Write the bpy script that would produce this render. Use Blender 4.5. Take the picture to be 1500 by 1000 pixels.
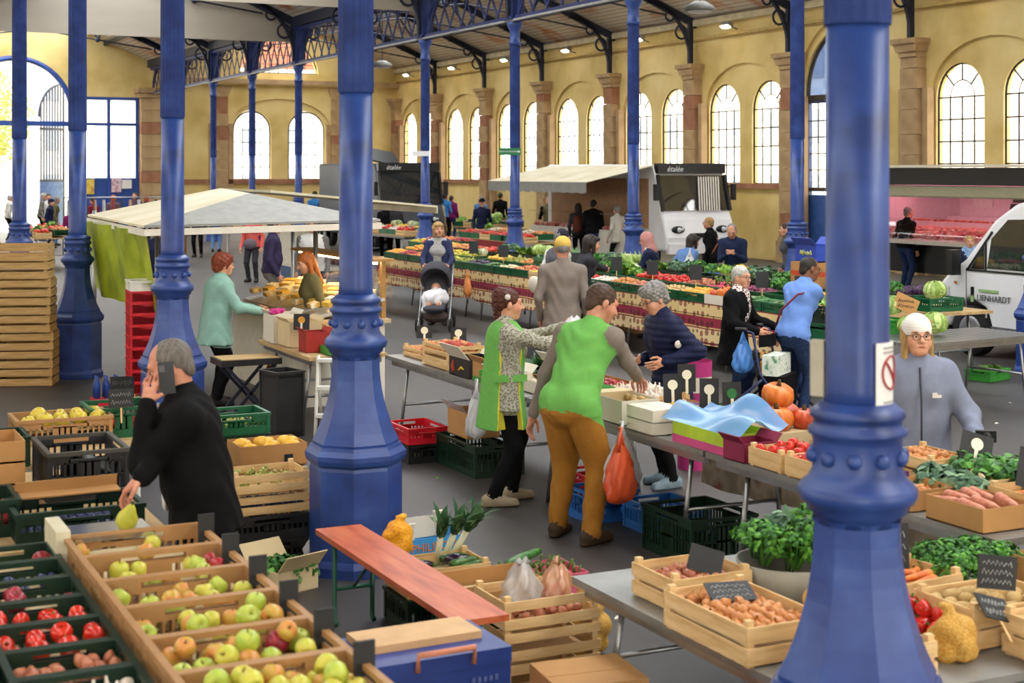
import bpy, bmesh, math, random
import numpy as np
from mathutils import Vector, Matrix, Euler
PI = math.pi
for o in list(bpy.data.objects): bpy.data.objects.remove(o)
SC = bpy.context.scene
COL = SC.collection
rnd = random.Random(7)

# ------------------------------------------------------------------ camera, world, light, exposure
FPX, HOR, CAMH = 2206.0, 250.0, 2.5
TH = math.atan(1075.0/FPX)
FWD = Vector((math.sin(TH), math.cos(TH), 0)); RGT = Vector((math.cos(TH), -math.sin(TH), 0))
cam = bpy.data.cameras.new('camera'); camo = bpy.data.objects.new('camera', cam); COL.objects.link(camo)
cam.sensor_width = 36; cam.lens = FPX*36/1500; cam.shift_y = -(500-HOR)/1500
cam.clip_start = .1; cam.clip_end = 400
camo.location = (0, 0, CAMH); camo.rotation_euler = (PI/2, 0, -TH)
cam.dof.use_dof = True; cam.dof.focus_distance = 13.5; cam.dof.aperture_fstop = 3.6
SC.camera = camo
SC.view_settings.view_transform = 'Standard'; SC.view_settings.look = 'None'
SC.view_settings.gamma = 1; SC.view_settings.use_curve_mapping = False
SC.view_settings.exposure = 0.0
W = bpy.data.worlds.new('sky'); SC.world = W; W.use_nodes = True
nt = W.node_tree; bg = nt.nodes['Background']
bg.inputs[0].default_value = (1.0, .985, .95, 1); bg.inputs[1].default_value = 7.6
def area(name, loc, rot, sx, sy, power, color=(1, .97, .92)):
    l = bpy.data.lights.new(name, 'AREA'); l.shape = 'RECTANGLE'; l.size = sx; l.size_y = sy
    l.energy = power; l.color = color
    o = bpy.data.objects.new(name, l); o.location = loc; o.rotation_euler = rot; COL.objects.link(o); return o

# ------------------------------------------------------------------ pixel helpers (1500 x 1000 photo frame)
def atZ(px, py, Z):
    p = FWD*Z + RGT*((px-750)/FPX*Z); p.z = CAMH-(py-HOR)/FPX*Z; return p
def G(px, py, z=0.0): return atZ(px, py, (CAMH-z)*FPX/(py-HOR))
def onX(px, X):                       # depth where the pixel column meets the plane x = X
    t = (px-750)/FPX
    Y = X*(RGT.x-t*FWD.x)/(t*FWD.y-RGT.y); return X*FWD.x+Y*FWD.y, Y
def onY(px, Y):
    t = (px-750)/FPX
    X = Y*(t*FWD.y-RGT.y)/(RGT.x-t*FWD.x); return X*FWD.x+Y*FWD.y, X
def zat(py, Z): return CAMH-(py-HOR)/FPX*Z

# ------------------------------------------------------------------ materials
MATS = {}
def srgb(c):
    if isinstance(c, str):
        c = [int(c[i:i+2], 16)/255 for i in (0, 2, 4)]
    return tuple((v/12.92 if v <= .04045 else ((v+.055)/1.055)**2.4) for v in c)
def newmat(name):
    m = bpy.data.materials.new(name); m.use_nodes = True; m.node_tree.nodes.clear()
    n = m.node_tree; out = n.nodes.new('ShaderNodeOutputMaterial'); b = n.nodes.new('ShaderNodeBsdfPrincipled')
    n.links.new(b.outputs[0], out.inputs[0]); MATS[name] = m
    return m, n, b, out
def mat(name, c, rough=.6, var=.12, scale=9.0, bump=0.0, metal=0.0, c2=None, spec=.4, stretch=None, emit=None, estr=0, sheen=0, coords='Object', detail=4):
    """principled material whose colour wanders between two tones with noise"""
    if name in MATS: return MATS[name]
    m, n, b, out = newmat(name); L = n.links
    c = srgb(c); c2 = srgb(c2) if c2 is not None else tuple(v*(1-var*1.6) for v in c)
    tc = n.nodes.new('ShaderNodeTexCoord'); mp = n.nodes.new('ShaderNodeMapping'); L.new(tc.outputs[coords], mp.inputs[0])
    if stretch: mp.inputs['Scale'].default_value = stretch
    nz = n.nodes.new('ShaderNodeTexNoise'); nz.inputs['Scale'].default_value = scale; nz.inputs['Detail'].default_value = detail
    L.new(mp.outputs[0], nz.inputs['Vector'])
    rp = n.nodes.new('ShaderNodeValToRGB'); rp.color_ramp.elements[0].position = .35; rp.color_ramp.elements[1].position = .65
    rp.color_ramp.elements[0].color = (*c2, 1); rp.color_ramp.elements[1].color = (*c, 1)
    L.new(nz.outputs[0], rp.inputs[0]); L.new(rp.outputs[0], b.inputs['Base Color'])
    b.inputs['Roughness'].default_value = rough; b.inputs['Metallic'].default_value = metal
    b.inputs['Specular IOR Level'].default_value = spec
    if sheen: b.inputs['Sheen Weight'].default_value = sheen
    if emit is not None:
        b.inputs['Emission Color'].default_value = (*srgb(emit), 1); b.inputs['Emission Strength'].default_value = estr
    if bump:
        bp = n.nodes.new('ShaderNodeBump'); bp.inputs['Strength'].default_value = bump; bp.inputs['Distance'].default_value = .02
        L.new(nz.outputs[0], bp.inputs['Height']); L.new(bp.outputs[0], b.inputs['Normal'])
    return m
def rampmat(name, stops, kind='NOISE', scale=8, rough=.6, bump=0, stretch=None, spec=.4, detail=5, distort=0, coords='Object'):
    if name in MATS: return MATS[name]
    m, n, b, out = newmat(name); L = n.links
    tc = n.nodes.new('ShaderNodeTexCoord'); mp = n.nodes.new('ShaderNodeMapping'); L.new(tc.outputs[coords], mp.inputs[0])
    if stretch: mp.inputs['Scale'].default_value = stretch
    if kind == 'NOISE':
        t = n.nodes.new('ShaderNodeTexNoise'); t.inputs['Detail'].default_value = detail; t.inputs['Distortion'].default_value = distort; f = t.outputs[0]
    elif kind == 'VORONOI':
        t = n.nodes.new('ShaderNodeTexVoronoi'); f = t.outputs['Distance']
    elif kind == 'WAVE':
        t = n.nodes.new('ShaderNodeTexWave'); t.bands_direction = 'Z'; t.inputs['Distortion'].default_value = distort; f = t.outputs[0]
    t.inputs['Scale'].default_value = scale; L.new(mp.outputs[0], t.inputs['Vector'])
    rp = n.nodes.new('ShaderNodeValToRGB'); els = rp.color_ramp.elements
    while len(els) < len(stops): els.new(.5)
    for e, (p, c) in zip(els, stops): e.position = p; e.color = (*srgb(c), 1)
    L.new(f, rp.inputs[0]); L.new(rp.outputs[0], b.inputs['Base Color'])
    b.inputs['Roughness'].default_value = rough; b.inputs['Specular IOR Level'].default_value = spec
    if bump:
        bp = n.nodes.new('ShaderNodeBump'); bp.inputs['Strength'].default_value = bump; bp.inputs['Distance'].default_value = .02
        L.new(f, bp.inputs['Height']); L.new(bp.outputs[0], b.inputs['Normal'])
    return m
def glassmat(name, tint=(1, 1, 1), gloss=.12, rough=.03, opac=0.0, col=(.8, .8, .8)):
    if name in MATS: return MATS[name]
    m, n, b, out = newmat(name); L = n.links
    tr = n.nodes.new('ShaderNodeBsdfTransparent'); tr.inputs[0].default_value = (*tint, 1)
    gl = n.nodes.new('ShaderNodeBsdfGlossy'); gl.inputs['Roughness'].default_value = rough
    mx = n.nodes.new('ShaderNodeMixShader'); mx.inputs[0].default_value = gloss
    L.new(tr.outputs[0], mx.inputs[1]); L.new(gl.outputs[0], mx.inputs[2])
    mx2 = n.nodes.new('ShaderNodeMixShader'); mx2.inputs[0].default_value = opac
    b.inputs['Base Color'].default_value = (*col, 1); b.inputs['Roughness'].default_value = .4
    L.new(mx.outputs[0], mx2.inputs[1]); L.new(b.outputs[0], mx2.inputs[2]); L.new(mx2.outputs[0], out.inputs[0])
    return m

# ------------------------------------------------------------------ mesh builder
class MB:
    def __init__(s): s.v = []; s.f = []; s.mi = []; s.sm = []
    def add(s, vs, fs, mi=0, smooth=False):
        b = len(s.v); s.v += [tuple(v) for v in vs]
        for f in fs: s.f.append([i+b for i in f]); s.mi.append(mi); s.sm.append(smooth)
        return s
    def box(s, c, d, mi=0, rot=None, taper=1.0):
        x, y, z = d[0]/2, d[1]/2, d[2]/2; t = taper
        vs = [Vector(p) for p in ((-x,-y,-z),(x,-y,-z),(x,y,-z),(-x,y,-z),(-x*t,-y*t,z),(x*t,-y*t,z),(x*t,y*t,z),(-x*t,y*t,z))]
        if rot is not None:
            R = rot if isinstance(rot, Matrix) else Euler(rot).to_matrix()
            vs = [R @ v for v in vs]
        c = Vector(c); vs = [v+c for v in vs]
        return s.add(vs, ((0,3,2,1),(4,5,6,7),(0,1,5,4),(1,2,6,5),(2,3,7,6),(3,0,4,7)), mi)
    def bx(s, x0, y0, z0, x1, y1, z1, mi=0): return s.box(((x0+x1)/2,(y0+y1)/2,(z0+z1)/2), (abs(x1-x0),abs(y1-y0),abs(z1-z0)), mi)
    def bar(s, a, b, w, h=None, mi=0, up=None):
        a, b = Vector(a), Vector(b); d = b-a; L = d.length
        if L < 1e-6: return s
        h = h or w; d.normalize(); u = Vector(up) if up else (Vector((0,0,1)) if abs(d.z) < .95 else Vector((1,0,0)))
        r = d.cross(u).normalized(); u = r.cross(d); R = Matrix((r, d, u)).transposed()
        return s.box((a+b)/2, (w, L, h), mi, R)
    def tube(s, pts, r, n=8, mi=0, closed=False, caps=True, smooth=True):
        pts = [Vector(p) for p in pts]; N = len(pts); rs = r if isinstance(r, (list, tuple)) else [r]*N
        vs = []; prev = None
        for i, p in enumerate(pts):
            if closed: t = pts[(i+1) % N]-pts[i-1]
            else: t = pts[min(i+1, N-1)]-pts[max(i-1, 0)]
            t.normalize()
            if prev is None:
                q = Vector((0,0,1)) if abs(t.z) < .9 else Vector((1,0,0)); prev = (q-t*q.dot(t)).normalized()
            else: prev = (prev-t*prev.dot(t)).normalized()
            bn = t.cross(prev)
            for k in range(n):
                a = 2*PI*k/n; vs.append(p+(prev*math.cos(a)+bn*math.sin(a))*rs[i])
        fs = []
        for i in range(N if closed else N-1):
            j = (i+1) % N
            for k in range(n): fs.append((i*n+k, i*n+(k+1) % n, j*n+(k+1) % n, j*n+k))
        s.add(vs, fs, mi, smooth)
        if caps and not closed:
            b = len(s.v)-len(vs)
            s.f.append([b+k for k in range(n)][::-1]); s.mi.append(mi); s.sm.append(False)
            s.f.append([b+(N-1)*n+k for k in range(n)]); s.mi.append(mi); s.sm.append(False)
        return s
    def lathe(s, prof, n=24, mi=0, c=(0,0,0), smooth=True, rotf=0.0, caps=True, squash=(1,1)):
        vs = []; N = len(prof)
        for r, z in prof:
            for k in range(n):
                a = 2*PI*k/n+rotf; vs.append((c[0]+r*math.cos(a)*squash[0], c[1]+r*math.sin(a)*squash[1], c[2]+z))
        fs = [(i*n+k, i*n+(k+1) % n, (i+1)*n+(k+1) % n, (i+1)*n+k) for i in range(N-1) for k in range(n)]
        b = len(s.v); s.add(vs, fs, mi, smooth)
        if caps:
            if prof[0][0] > 1e-4: s.f.append([b+k for k in range(n)][::-1]); s.mi.append(mi); s.sm.append(False)
            if prof[-1][0] > 1e-4: s.f.append([b+(N-1)*n+k for k in range(n)]); s.mi.append(mi); s.sm.append(False)
        return s
    def prism(s, poly, axis, a0, a1, mi=0):
        """extrude a 2D polygon; axis 0: poly=(y,z) along x, 1: (x,z) along y, 2: (x,y) along z"""
        def P(u, v, a): return (a,u,v) if axis == 0 else ((u,a,v) if axis == 1 else (u,v,a))
        n = len(poly); vs = [P(u,v,a0) for u,v in poly]+[P(u,v,a1) for u,v in poly]
        fs = [tuple(range(n))[::-1], tuple(range(n,2*n))]+[(i,(i+1)%n,n+(i+1)%n,n+i) for i in range(n)]
        return s.add(vs, fs, mi)
    def grid(s, fn, nu, nv, mi=0, smooth=True, wrap=False):
        vs = [fn(i/nu, j/nv) for j in range(nv+1) for i in range(nu+1)]
        fs = [(j*(nu+1)+i, j*(nu+1)+i+1, (j+1)*(nu+1)+i+1, (j+1)*(nu+1)+i) for j in range(nv) for i in range(nu)]
        return s.add(vs, fs, mi, smooth)
    def ball(s, c, r, n=10, m=6, mi=0, sc=(1,1,1), rot=None):
        vs = []; R = Euler(rot).to_matrix() if rot else None; c = Vector(c)
        for j in range(m+1):
            ph = PI*j/m-PI/2
            for k in range(n):
                a = 2*PI*k/n; p = Vector((r*math.cos(ph)*math.cos(a)*sc[0], r*math.cos(ph)*math.sin(a)*sc[1], r*math.sin(ph)*sc[2]))
                vs.append((R @ p if R else p)+c)
        return s.add(vs, [(j*n+k, j*n+(k+1)%n, (j+1)*n+(k+1)%n, (j+1)*n+k) for j in range(m) for k in range(n)], mi, True)
    def mesh(s, name, mats):
        me = bpy.data.meshes.new(name); me.from_pydata(s.v, [], s.f)
        for m in (mats if isinstance(mats, (list, tuple)) else [mats]): me.materials.append(m)
        me.polygons.foreach_set('material_index', s.mi); me.polygons.foreach_set('use_smooth', s.sm); me.update()
        return me
    def obj(s, name, mats, parent=None, loc=None, rot=None):
        return link(name, s.mesh(name, mats), parent, loc, rot)
def link(name, me, parent=None, loc=None, rot=None, scale=None):
    o = bpy.data.objects.new(name, me); COL.objects.link(o)
    if parent is not None: o.parent = parent
    if loc is not None: o.location = loc
    if rot is not None: o.rotation_euler = rot
    if scale is not None: o.scale = (scale,)*3 if isinstance(scale, (int, float)) else scale
    return o
def tag(o, label=None, cat=None, group=None, kind=None):
    if label: o['label'] = label
    if cat: o['category'] = cat
    if group: o['group'] = group
    if kind: o['kind'] = kind
    return o
def thing(name, label, cat, loc=(0,0,0), rz=0.0, group=None, rot=None):
    o = bpy.data.objects.new(name, None); COL.objects.link(o); o.empty_display_size = .1
    o.location = loc; o.rotation_euler = rot if rot else (0,0,rz)
    return tag(o, label, cat, group)
def copy_tree(o, parent=None, loc=None, rz=None, label=None, group=None):
    c = o.copy(); COL.objects.link(c); c.parent = parent
    if loc is not None: c.location = loc
    if rz is not None: c.rotation_euler = (0,0,rz)
    if label: c['label'] = label
    if group: c['group'] = group
    for ch in o.children: copy_tree(ch, c)
    return c
def text_mesh(s, size, font_extrude=.002, align='CENTER', shear=0.0):
    cu = bpy.data.curves.new('txt', 'FONT'); cu.body = s; cu.size = size; cu.extrude = font_extrude; cu.align_x = align; cu.align_y = 'CENTER'; cu.shear = shear; cu.resolution_u = 3
    to = bpy.data.objects.new('txt', cu); COL.objects.link(to)
    dg = bpy.context.evaluated_depsgraph_get(); me = bpy.data.meshes.new_from_object(to.evaluated_get(dg))
    bpy.data.objects.remove(to); bpy.data.curves.remove(cu); return me
def text(name, s, size, m, parent, loc, rot, **k):
    me = text_mesh(s, size, **k); me.materials.clear(); me.materials.append(m); return link(name, me, parent, loc, rot)
# ------------------------------------------------------------------ the hall
S = 4.9; X1, X2, XW = 3.268, 13.98, 24.96; Y0 = 4.05; YB = Y0+12*S
def bay(k): return Y0+k*S
EAVE, CAP, GB, GT = 7.0, 5.7, 5.68, 6.72
RIDGE = 9.3
M_blue = rampmat('blue_paint', [(.2,'18264f'),(.45,'263f82'),(.6,'2d4a8f'),(.85,'4662a4')], scale=5, rough=.38, bump=.12, spec=.5)
M_blue_d = mat('blue_iron_dark', '27356b', .45, .2, 5)
M_iron = mat('dark_iron', '23283c', .5, .25, 4)
M_wall = rampmat('ochre_plaster', [(.25,'b99b52'),(.5,'d9bf7c'),(.75,'e6d093')], scale=.7, rough=.9, bump=.1)
M_stone = rampmat('sandstone', [(.25,'8f7350'),(.5,'ad9068'),(.8,'bfa37c')], scale=1.6, rough=.9, bump=.2)
M_stone_p = rampmat('pink_sandstone', [(.3,'8a5c42'),(.7,'a87a5a')], scale=2, rough=.9, bump=.2)
M_cream = mat('cream_stone', 'd8c9a2', .9, .15, 3)
M_glass = glassmat('window_glass', gloss=.06)
M_bar = mat('glazing_bar_dark', '2a2a2c', .6)
M_floor = None
def mk_floor():
    m, n, b, out = newmat('asphalt'); L = n.links
    tc = n.nodes.new('ShaderNodeTexCoord')
    a = n.nodes.new('ShaderNodeTexNoise'); a.inputs['Scale'].default_value = 170; a.inputs['Detail'].default_value = 3
    c = n.nodes.new('ShaderNodeTexNoise'); c.inputs['Scale'].default_value = .55; c.inputs['Detail'].default_value = 6
    L.new(tc.outputs['Object'], a.inputs[0]); L.new(tc.outputs['Object'], c.inputs[0])
    r = n.nodes.new('ShaderNodeValToRGB'); r.color_ramp.elements[0].position = .3; r.color_ramp.elements[1].position = .75
    r.color_ramp.elements[0].color = (*srgb('3e3b39'), 1); r.color_ramp.elements[1].color = (*srgb('524e4b'), 1)
    L.new(c.outputs[0], r.inputs[0])
    r2 = n.nodes.new('ShaderNodeValToRGB'); r2.color_ramp.elements[0].position = .35; r2.color_ramp.elements[1].position = .7
    r2.color_ramp.elements[0].color = (.55,.55,.55,1); r2.color_ramp.elements[1].color = (1.25,1.25,1.25,1)
    L.new(a.outputs[0], r2.inputs[0])
    mx = n.nodes.new('ShaderNodeMix'); mx.data_type = 'RGBA'; mx.blend_type = 'MULTIPLY'; mx.inputs[0].default_value = 1
    L.new(r.outputs[0], mx.inputs[6]); L.new(r2.outputs[0], mx.inputs[7]); L.new(mx.outputs[2], b.inputs['Base Color'])
    bp = n.nodes.new('ShaderNodeBump'); bp.inputs['Strength'].default_value = .5; bp.inputs['Distance'].default_value = .004
    L.new(a.outputs[0], bp.inputs['Height']); L.new(bp.outputs[0], b.inputs['Normal']); b.inputs['Roughness'].default_value = .5
    return m
M_floor = mk_floor()
tag(MB().bx(-14, -6, -.1, XW+.5, YB+.5, 0).obj('floor', M_floor), 'dark grey worn asphalt floor of the market hall', 'floor', kind='structure')
tag(MB().bx(-60, YB+.5, -.2, 110, YB+80, -.06).bx(XW+.5, -30, -.2, 110, YB+.5, -.06).obj('ground', mat('outdoor_paving', 'b9b2a6', .9)), 'pale paving outside the hall', 'ground', kind='structure')

# --- walls with arched openings: u along the wall, z up; t = thickness (0 .. -t behind the face)
def arch_pts(c, hw, spring, rise, n=14): return [(c+hw*math.cos(PI*i/n), spring+rise*math.sin(PI*i/n)) for i in range(n+1)]
def wall_arches(mb, place, u0, u1, z0, z1, ops, t, mi=0, n=14):
    """ops: (centre, halfwidth, sill, spring, rise), sorted by centre"""
    def quad(a, b, c, d, mi=mi): mb.add([place(*p) for p in (a,b,c,d)], [(0,1,2,3)], mi)
    for off in (0, -t):
        u = u0
        for (c, hw, sill, sp, rise) in ops:
            quad((u,z0,off),(c-hw,z0,off),(c-hw,z1,off),(u,z1,off))
            if sill > z0: quad((c-hw,z0,off),(c+hw,z0,off),(c+hw,sill,off),(c-hw,sill,off))
            ap = arch_pts(c, hw, sp, rise, n)
            for (a, b) in zip(ap[:-1], ap[1:]): quad((b[0],b[1],off),(a[0],a[1],off),(a[0],z1,off),(b[0],z1,off))
            u = c+hw
        quad((u,z0,off),(u1,z0,off),(u1,z1,off),(u,z1,off))
    for (c, hw, sill, sp, rise) in ops:
        loop = [(c-hw,sill),(c+hw,sill)]+arch_pts(c, hw, sp, rise, n)
        for a, b in zip(loop, loop[1:]+loop[:1]): quad((a[0],a[1],0),(b[0],b[1],0),(b[0],b[1],-t),(a[0],a[1],-t))
    for (a, b) in (((u0,z0),(u0,z1)),((u1,z0),(u1,z1)),((u0,z1),(u1,z1))): quad((a[0],a[1],0),(b[0],b[1],0),(b[0],b[1],-t),(a[0],a[1],-t))
def placeW(u, z, off): return (XW-off, u, z)         # right wall, room side faces -x
def placeB(u, z, off): return (u, YB-off, z)         # back wall, room side faces -y
HW, SILL, SPR = .8, 2.14, 4.24
K0, K1 = 3, 12
wb = MB(); DOORBAY = 5      # bay 5..6 holds the arched door
ops = []
for k in range(K0, K1):
    c = bay(k)+S/2
    if k == DOORBAY: ops.append((c+.62, 1.55, 0.0, 4.5, 1.75))
    else: ops += [(c-1.1, HW, SILL, SPR, HW), (c+1.1, HW, SILL, SPR, HW)]
wall_arches(wb, placeW, bay(K0)-8, YB+.5, 0, EAVE+.5, ops, .2)
wr = tag(wb.obj('wall_right', M_wall), 'ochre plastered side wall with paired arched windows', 'wall', kind='structure')
# shallow blind arches: a second skin proud of the wall
wb = MB(); ops2 = []
for k in range(K0, K1):
    c = bay(k)+S/2
    if k == DOORBAY: ops2.append((c+.62, 1.75, 0.0, 4.5, 1.95))
    else: ops2.append((c, 2.02, 0.0, 4.3, 1.3))
def placeW2(u, z, off): return (XW-.09-off, u, z)
wall_arches(wb, placeW2, bay(K0)-8, YB, 0, EAVE, ops2, .088)
wb.obj('blind_arch_skin', M_wall, wr)
mb = MB()
for k in range(K0, K1):
    if k == DOORBAY: continue
    c = bay(k)+S/2; mb.bx(XW-.12, c-2.0, SILL-.14, XW+.05, c+2.0, SILL)
mb.obj('sill_band', M_stone_p, wr)
MB().bx(XW-.02, bay(K0)-8, EAVE-.16, XW-.26, YB, EAVE+.02).obj('cornice', M_cream, wr)
MB().tube([(XW-.2, bay(K0)-8, 6.45), (XW-.2, YB-.1, 6.45)], .045, 8).obj('pipe', mat('pipe_ochre','cdb06a',.6), wr)
# pilasters built from stone blocks, each with a capital
rb = random.Random(3)
blockme = {}
def pilaster(k, X, Y, place='W', top=CAP):
    p = thing('pilaster', 'sandstone wall pilaster with carved capital between arched windows' if place == 'W' else 'sandstone pilaster on the end wall of the aisle', 'pilaster', (X, Y, 0), 0 if place == 'W' else -PI/2, 'wall pilasters' if place == 'W' else 'end wall pilasters')
    z = 0.0; i = 0
    while z < top-.5:
        h = rb.choice((.42,.5,.6)); h = min(h, top-.45-z)
        if top-.45-z-h < .2: h = top-.45-z
        w = .62 if i % 2 else .58
        key = (round(h,3), w)
        if key not in blockme: blockme[key] = MB().box((-.12,0,h/2), (.34, w, h-.012)).mesh('stone_block', [M_stone])
        o = link('stone_block', blockme[key], p, (0,0,z))
        if rb.random() < .3:
            o.data = o.data.copy(); o.data.materials[0] = M_stone_p
        z += h; i += 1
    if 'cap' not in blockme:
        m = MB(); m.box((-.14,0,.06),(.4,.62,.12)).box((-.16,0,.22),(.46,.7,.2),taper=1.18).box((-.2,0,.38),(.58,.9,.12)); blockme['cap'] = m.mesh('capital', [M_stone])
        m = MB(); m.box((-.15,0,.3),(.42,.8,.6)).box((-.14,0,.65),(.38,.7,.1)); blockme['base'] = m.mesh('plinth', [M_stone])
    link('capital', blockme['cap'], p, (0,0,z)); link('plinth', blockme['base'], p, (0,0,0))
    # jamb strips either side
    for sy in (-1,1):
        if 'jamb' not in blockme:
            blockme['jamb'] = MB().box((0,0,2.25),(.2,.2,4.5)).mesh('jamb', [M_stone])
        link('jamb', blockme['jamb'], p, (-.06, sy*.42, 0))
    return p
for k in range(K0+1, K1+1):
    if k in (): continue
    pilaster(k, XW-.09, bay(k)-(.3 if k == K1 else 0))
# --- windows
wcount = [0]
frame_cache = {}
def window(place_rot, loc, panes=True, kind='n', label=None):
    wcount[0] += 1
    w = bpy.data.objects.new('window_%d' % wcount[0], None); COL.objects.link(w); w.location = loc; w.rotation_euler = (0,0,place_rot)
    tag(w, label or 'tall arched window with dark glazing bars, daylight behind', 'window', 'arched windows', 'structure')
    hw, H = HW, SPR-SILL
    if 'fr' not in frame_cache:
        m = MB(); m.tube([(-hw,0,0)]+[(hw*math.cos(PI-PI*i/16),0,H+hw*math.sin(PI*i/16)) for i in range(17)]+[(hw,0,0)], .035, 4, closed=True, smooth=False)
        frame_cache['fr'] = m.mesh('frame', [M_bar])
        frame_cache['h'] = MB().box((0,0,0),(2*hw,.03,.035)).mesh('glazing_bar', [M_bar])
        frame_cache['v'] = MB().box((0,0,H/2),(.03,.03,H)).mesh('glazing_bar', [M_bar])
        frame_cache['a'] = MB().tube([(hw*.5*math.cos(PI*i/12),0,H+hw*.5*math.sin(PI*i/12)) for i in range(13)], .017, 4).mesh('glazing_bar', [M_bar])
        for j, a in enumerate((45,90,135)):
            c, s_ = math.cos(math.radians(a)), math.sin(math.radians(a)); frame_cache['r%d'%j] = MB().bar((hw*.5*c,0,H+hw*.5*s_),(hw*c,0,H+hw*s_),.03).mesh('glazing_bar', [M_bar])
        pw, ph = hw/2, H/4
        frame_cache['p'] = MB().box((0,0,0),(pw-.03,.008,ph-.035)).mesh('pane', [M_glass])
        # arched panes: 4 wedges in ring, 2 quarter panes inside
        for j in range(4):
            a0, a1 = PI*j/4+.02, PI*(j+1)/4-.02; n = 4
            pts = [(hw*.97*math.cos(a0+(a1-a0)*i/n), H+hw*.97*math.sin(a0+(a1-a0)*i/n)) for i in range(n+1)]+[(hw*.52*math.cos(a1-(a1-a0)*i/n), H+hw*.52*math.sin(a1-(a1-a0)*i/n)) for i in range(n+1)]
            frame_cache['w%d'%j] = MB().prism(pts, 1, -.004, .004).mesh('pane', [M_glass])
        for j in range(2):
            a0, a1 = PI*j/2+.02, PI*(j+1)/2-.02; n = 5
            pts = [(0.01*(1-2*j),H+.02)]+[(hw*.48*math.cos(a0+(a1-a0)*i/n), H+hw*.48*math.sin(a0+(a1-a0)*i/n)) for i in range(n+1)]
            frame_cache['q%d'%j] = MB().prism(pts, 1, -.004, .004).mesh('pane', [M_glass])
        pts = [(-hw,0),(hw,0)]+[(hw*math.cos(PI*i/16), H+hw*math.sin(PI*i/16)) for i in range(17)]
        frame_cache['one'] = MB().prism(pts, 1, -.004, .004).mesh('pane', [M_glass])
    link('frame', frame_cache['fr'], w)
    for i in range(0, 5): link('glazing_bar', frame_cache['h'], w, (0,0,H*i/4))
    for x in (-hw/2, 0, hw/2): link('glazing_bar', frame_cache['v'], w, (x,0,0))
    link('glazing_bar', frame_cache['a'], w)
    for j in range(3): link('glazing_bar', frame_cache['r%d'%j], w)
    if panes:
        for i in range(4):
            for j in range(4): link('pane', frame_cache['p'], w, (-hw+hw/4+i*hw/2, 0, H/8+j*H/4))
        for j in range(4): link('pane', frame_cache['w%d'%j], w)
        for j in range(2): link('pane', frame_cache['q%d'%j], w)
    else: link('pane', frame_cache['one'], w)
    return w
for k in range(K0, K1):
    if k == DOORBAY: continue
    for d in (-1.1, 1.1): window(PI/2, (XW+.08, bay(k)+S/2+d, SILL), panes=(k < 9))
# --- arched glazed door in the right wall
DC = bay(DOORBAY)+S/2+.62
dr = bpy.data.objects.new('door_1', None); COL.objects.link(dr); dr.location = (XW+.12, DC, 0); dr.rotation_euler = (0,0,PI/2)
tag(dr, 'tall arched glazed entrance door with bronze arch frame and blue lower panels', 'door', kind='structure')
M_bronze = mat('bronze_frame', '4a4238', .45, .2)
M_bluegl = glassmat('blue_door_glass', tint=(.55,.68,.9), gloss=.35, opac=.25, col=(.2,.3,.55))
M_blued = mat('blue_door_paint', '3a5f9f', .4, .15)
M_pblue = mat('pale_blue_panel', '86a6d8', .5, .15)
hw = 1.52
MB().tube([(-hw,0,0)]+[(hw*math.cos(PI-PI*i/20),0,4.5+1.72*math.sin(PI*i/20)) for i in range(21)]+[(hw,0,0)], .07, 4, closed=False, smooth=False).obj('arch_frame', M_bronze, dr)
MB().box((0,0,4.45),(2*hw,.14,.16)).box((0,0,5.35),(.08,.1,1.7)).box((0,-.02,2.0),(2*hw,.12,.1)).obj('transom', M_bronze, dr)
pts = [(-.04,4.55)]+[(hw*.96*math.cos(PI-PI/2*i/10), 4.5+1.66*math.sin(PI/2*i/10)) for i in range(0,10)]+[(-.04,6.15)]
MB().prism(pts, 1, -.005, .005).obj('fanlight_pane', M_bluegl, dr)
MB().prism([(-x,z) for x,z in pts][::-1], 1, -.005, .005).obj('fanlight_pane', M_bluegl, dr)
# world +y is local +x ; picture left = larger y = +x
M_frm = mat('blue_frame_dark', '2c3c66', .45)
for (xa, xb) in ((.2, 1.48), (-1.48, -.1)):
    MB().box((xa,0,2.2),(.08,.12,4.4)).box((xb,0,2.2),(.08,.12,4.4)).box(((xa+xb)/2,0,4.36),(xb-xa,.12,.1)).box(((xa+xb)/2,0,.06),(xb-xa,.1,.12)).obj('door_frame', M_frm, dr)
lf = MB().box((.84,0,.95),(1.16,.06,1.8)).obj('door_panel', M_blued, dr)
MB().box((.84,-.06,1.2),(.9,.05,.06)).box((.5,-.04,1.2),(.04,.1,.04)).obj('push_bar', mat('steel_bar','9aa0a8',.3,metal=.8), lf)
MB().box((.62,-.045,1.45),(.36,.012,.62)).obj('poster', rampmat('yellow_poster', [(.3,'5a3a78'),(.45,'d9b23a'),(.7,'e8d070')], scale=3.5, rough=.5), lf)
MB().box((1.36,-.07,1.55),(.3,.012,.36)).obj('notice', mat('paper_white','e9e6df',.7,.05), lf)
for r in range(5):
    for q in range(3):
        MB().box((.36+.19+q*.36,0,2.3+r*.44),(.33,.008,.41)).obj('pane', M_glass, dr)
MB().box((.55+.18,0,3.2),(.025,.03,2.4)).box((.91+.18,0,3.2),(.025,.03,2.4)).box((.84,0,2.52),(1.2,.03,.03)).box((.84,0,2.96),(1.2,.03,.03)).box((.84,0,3.4),(1.2,.03,.03)).box((.84,0,3.84),(1.2,.03,.03)).obj('glazing_bar', M_bar, dr)
for q in range(4):
    MB().box((-1.3+q*.33,0.02,1.0),(.31,.05,1.9)).obj('door_panel', M_pblue, dr)
    MB().box((-1.3+q*.33,0.02,3.2),(.27,.008,2.3)).obj('pane', M_glass, dr)
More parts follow.
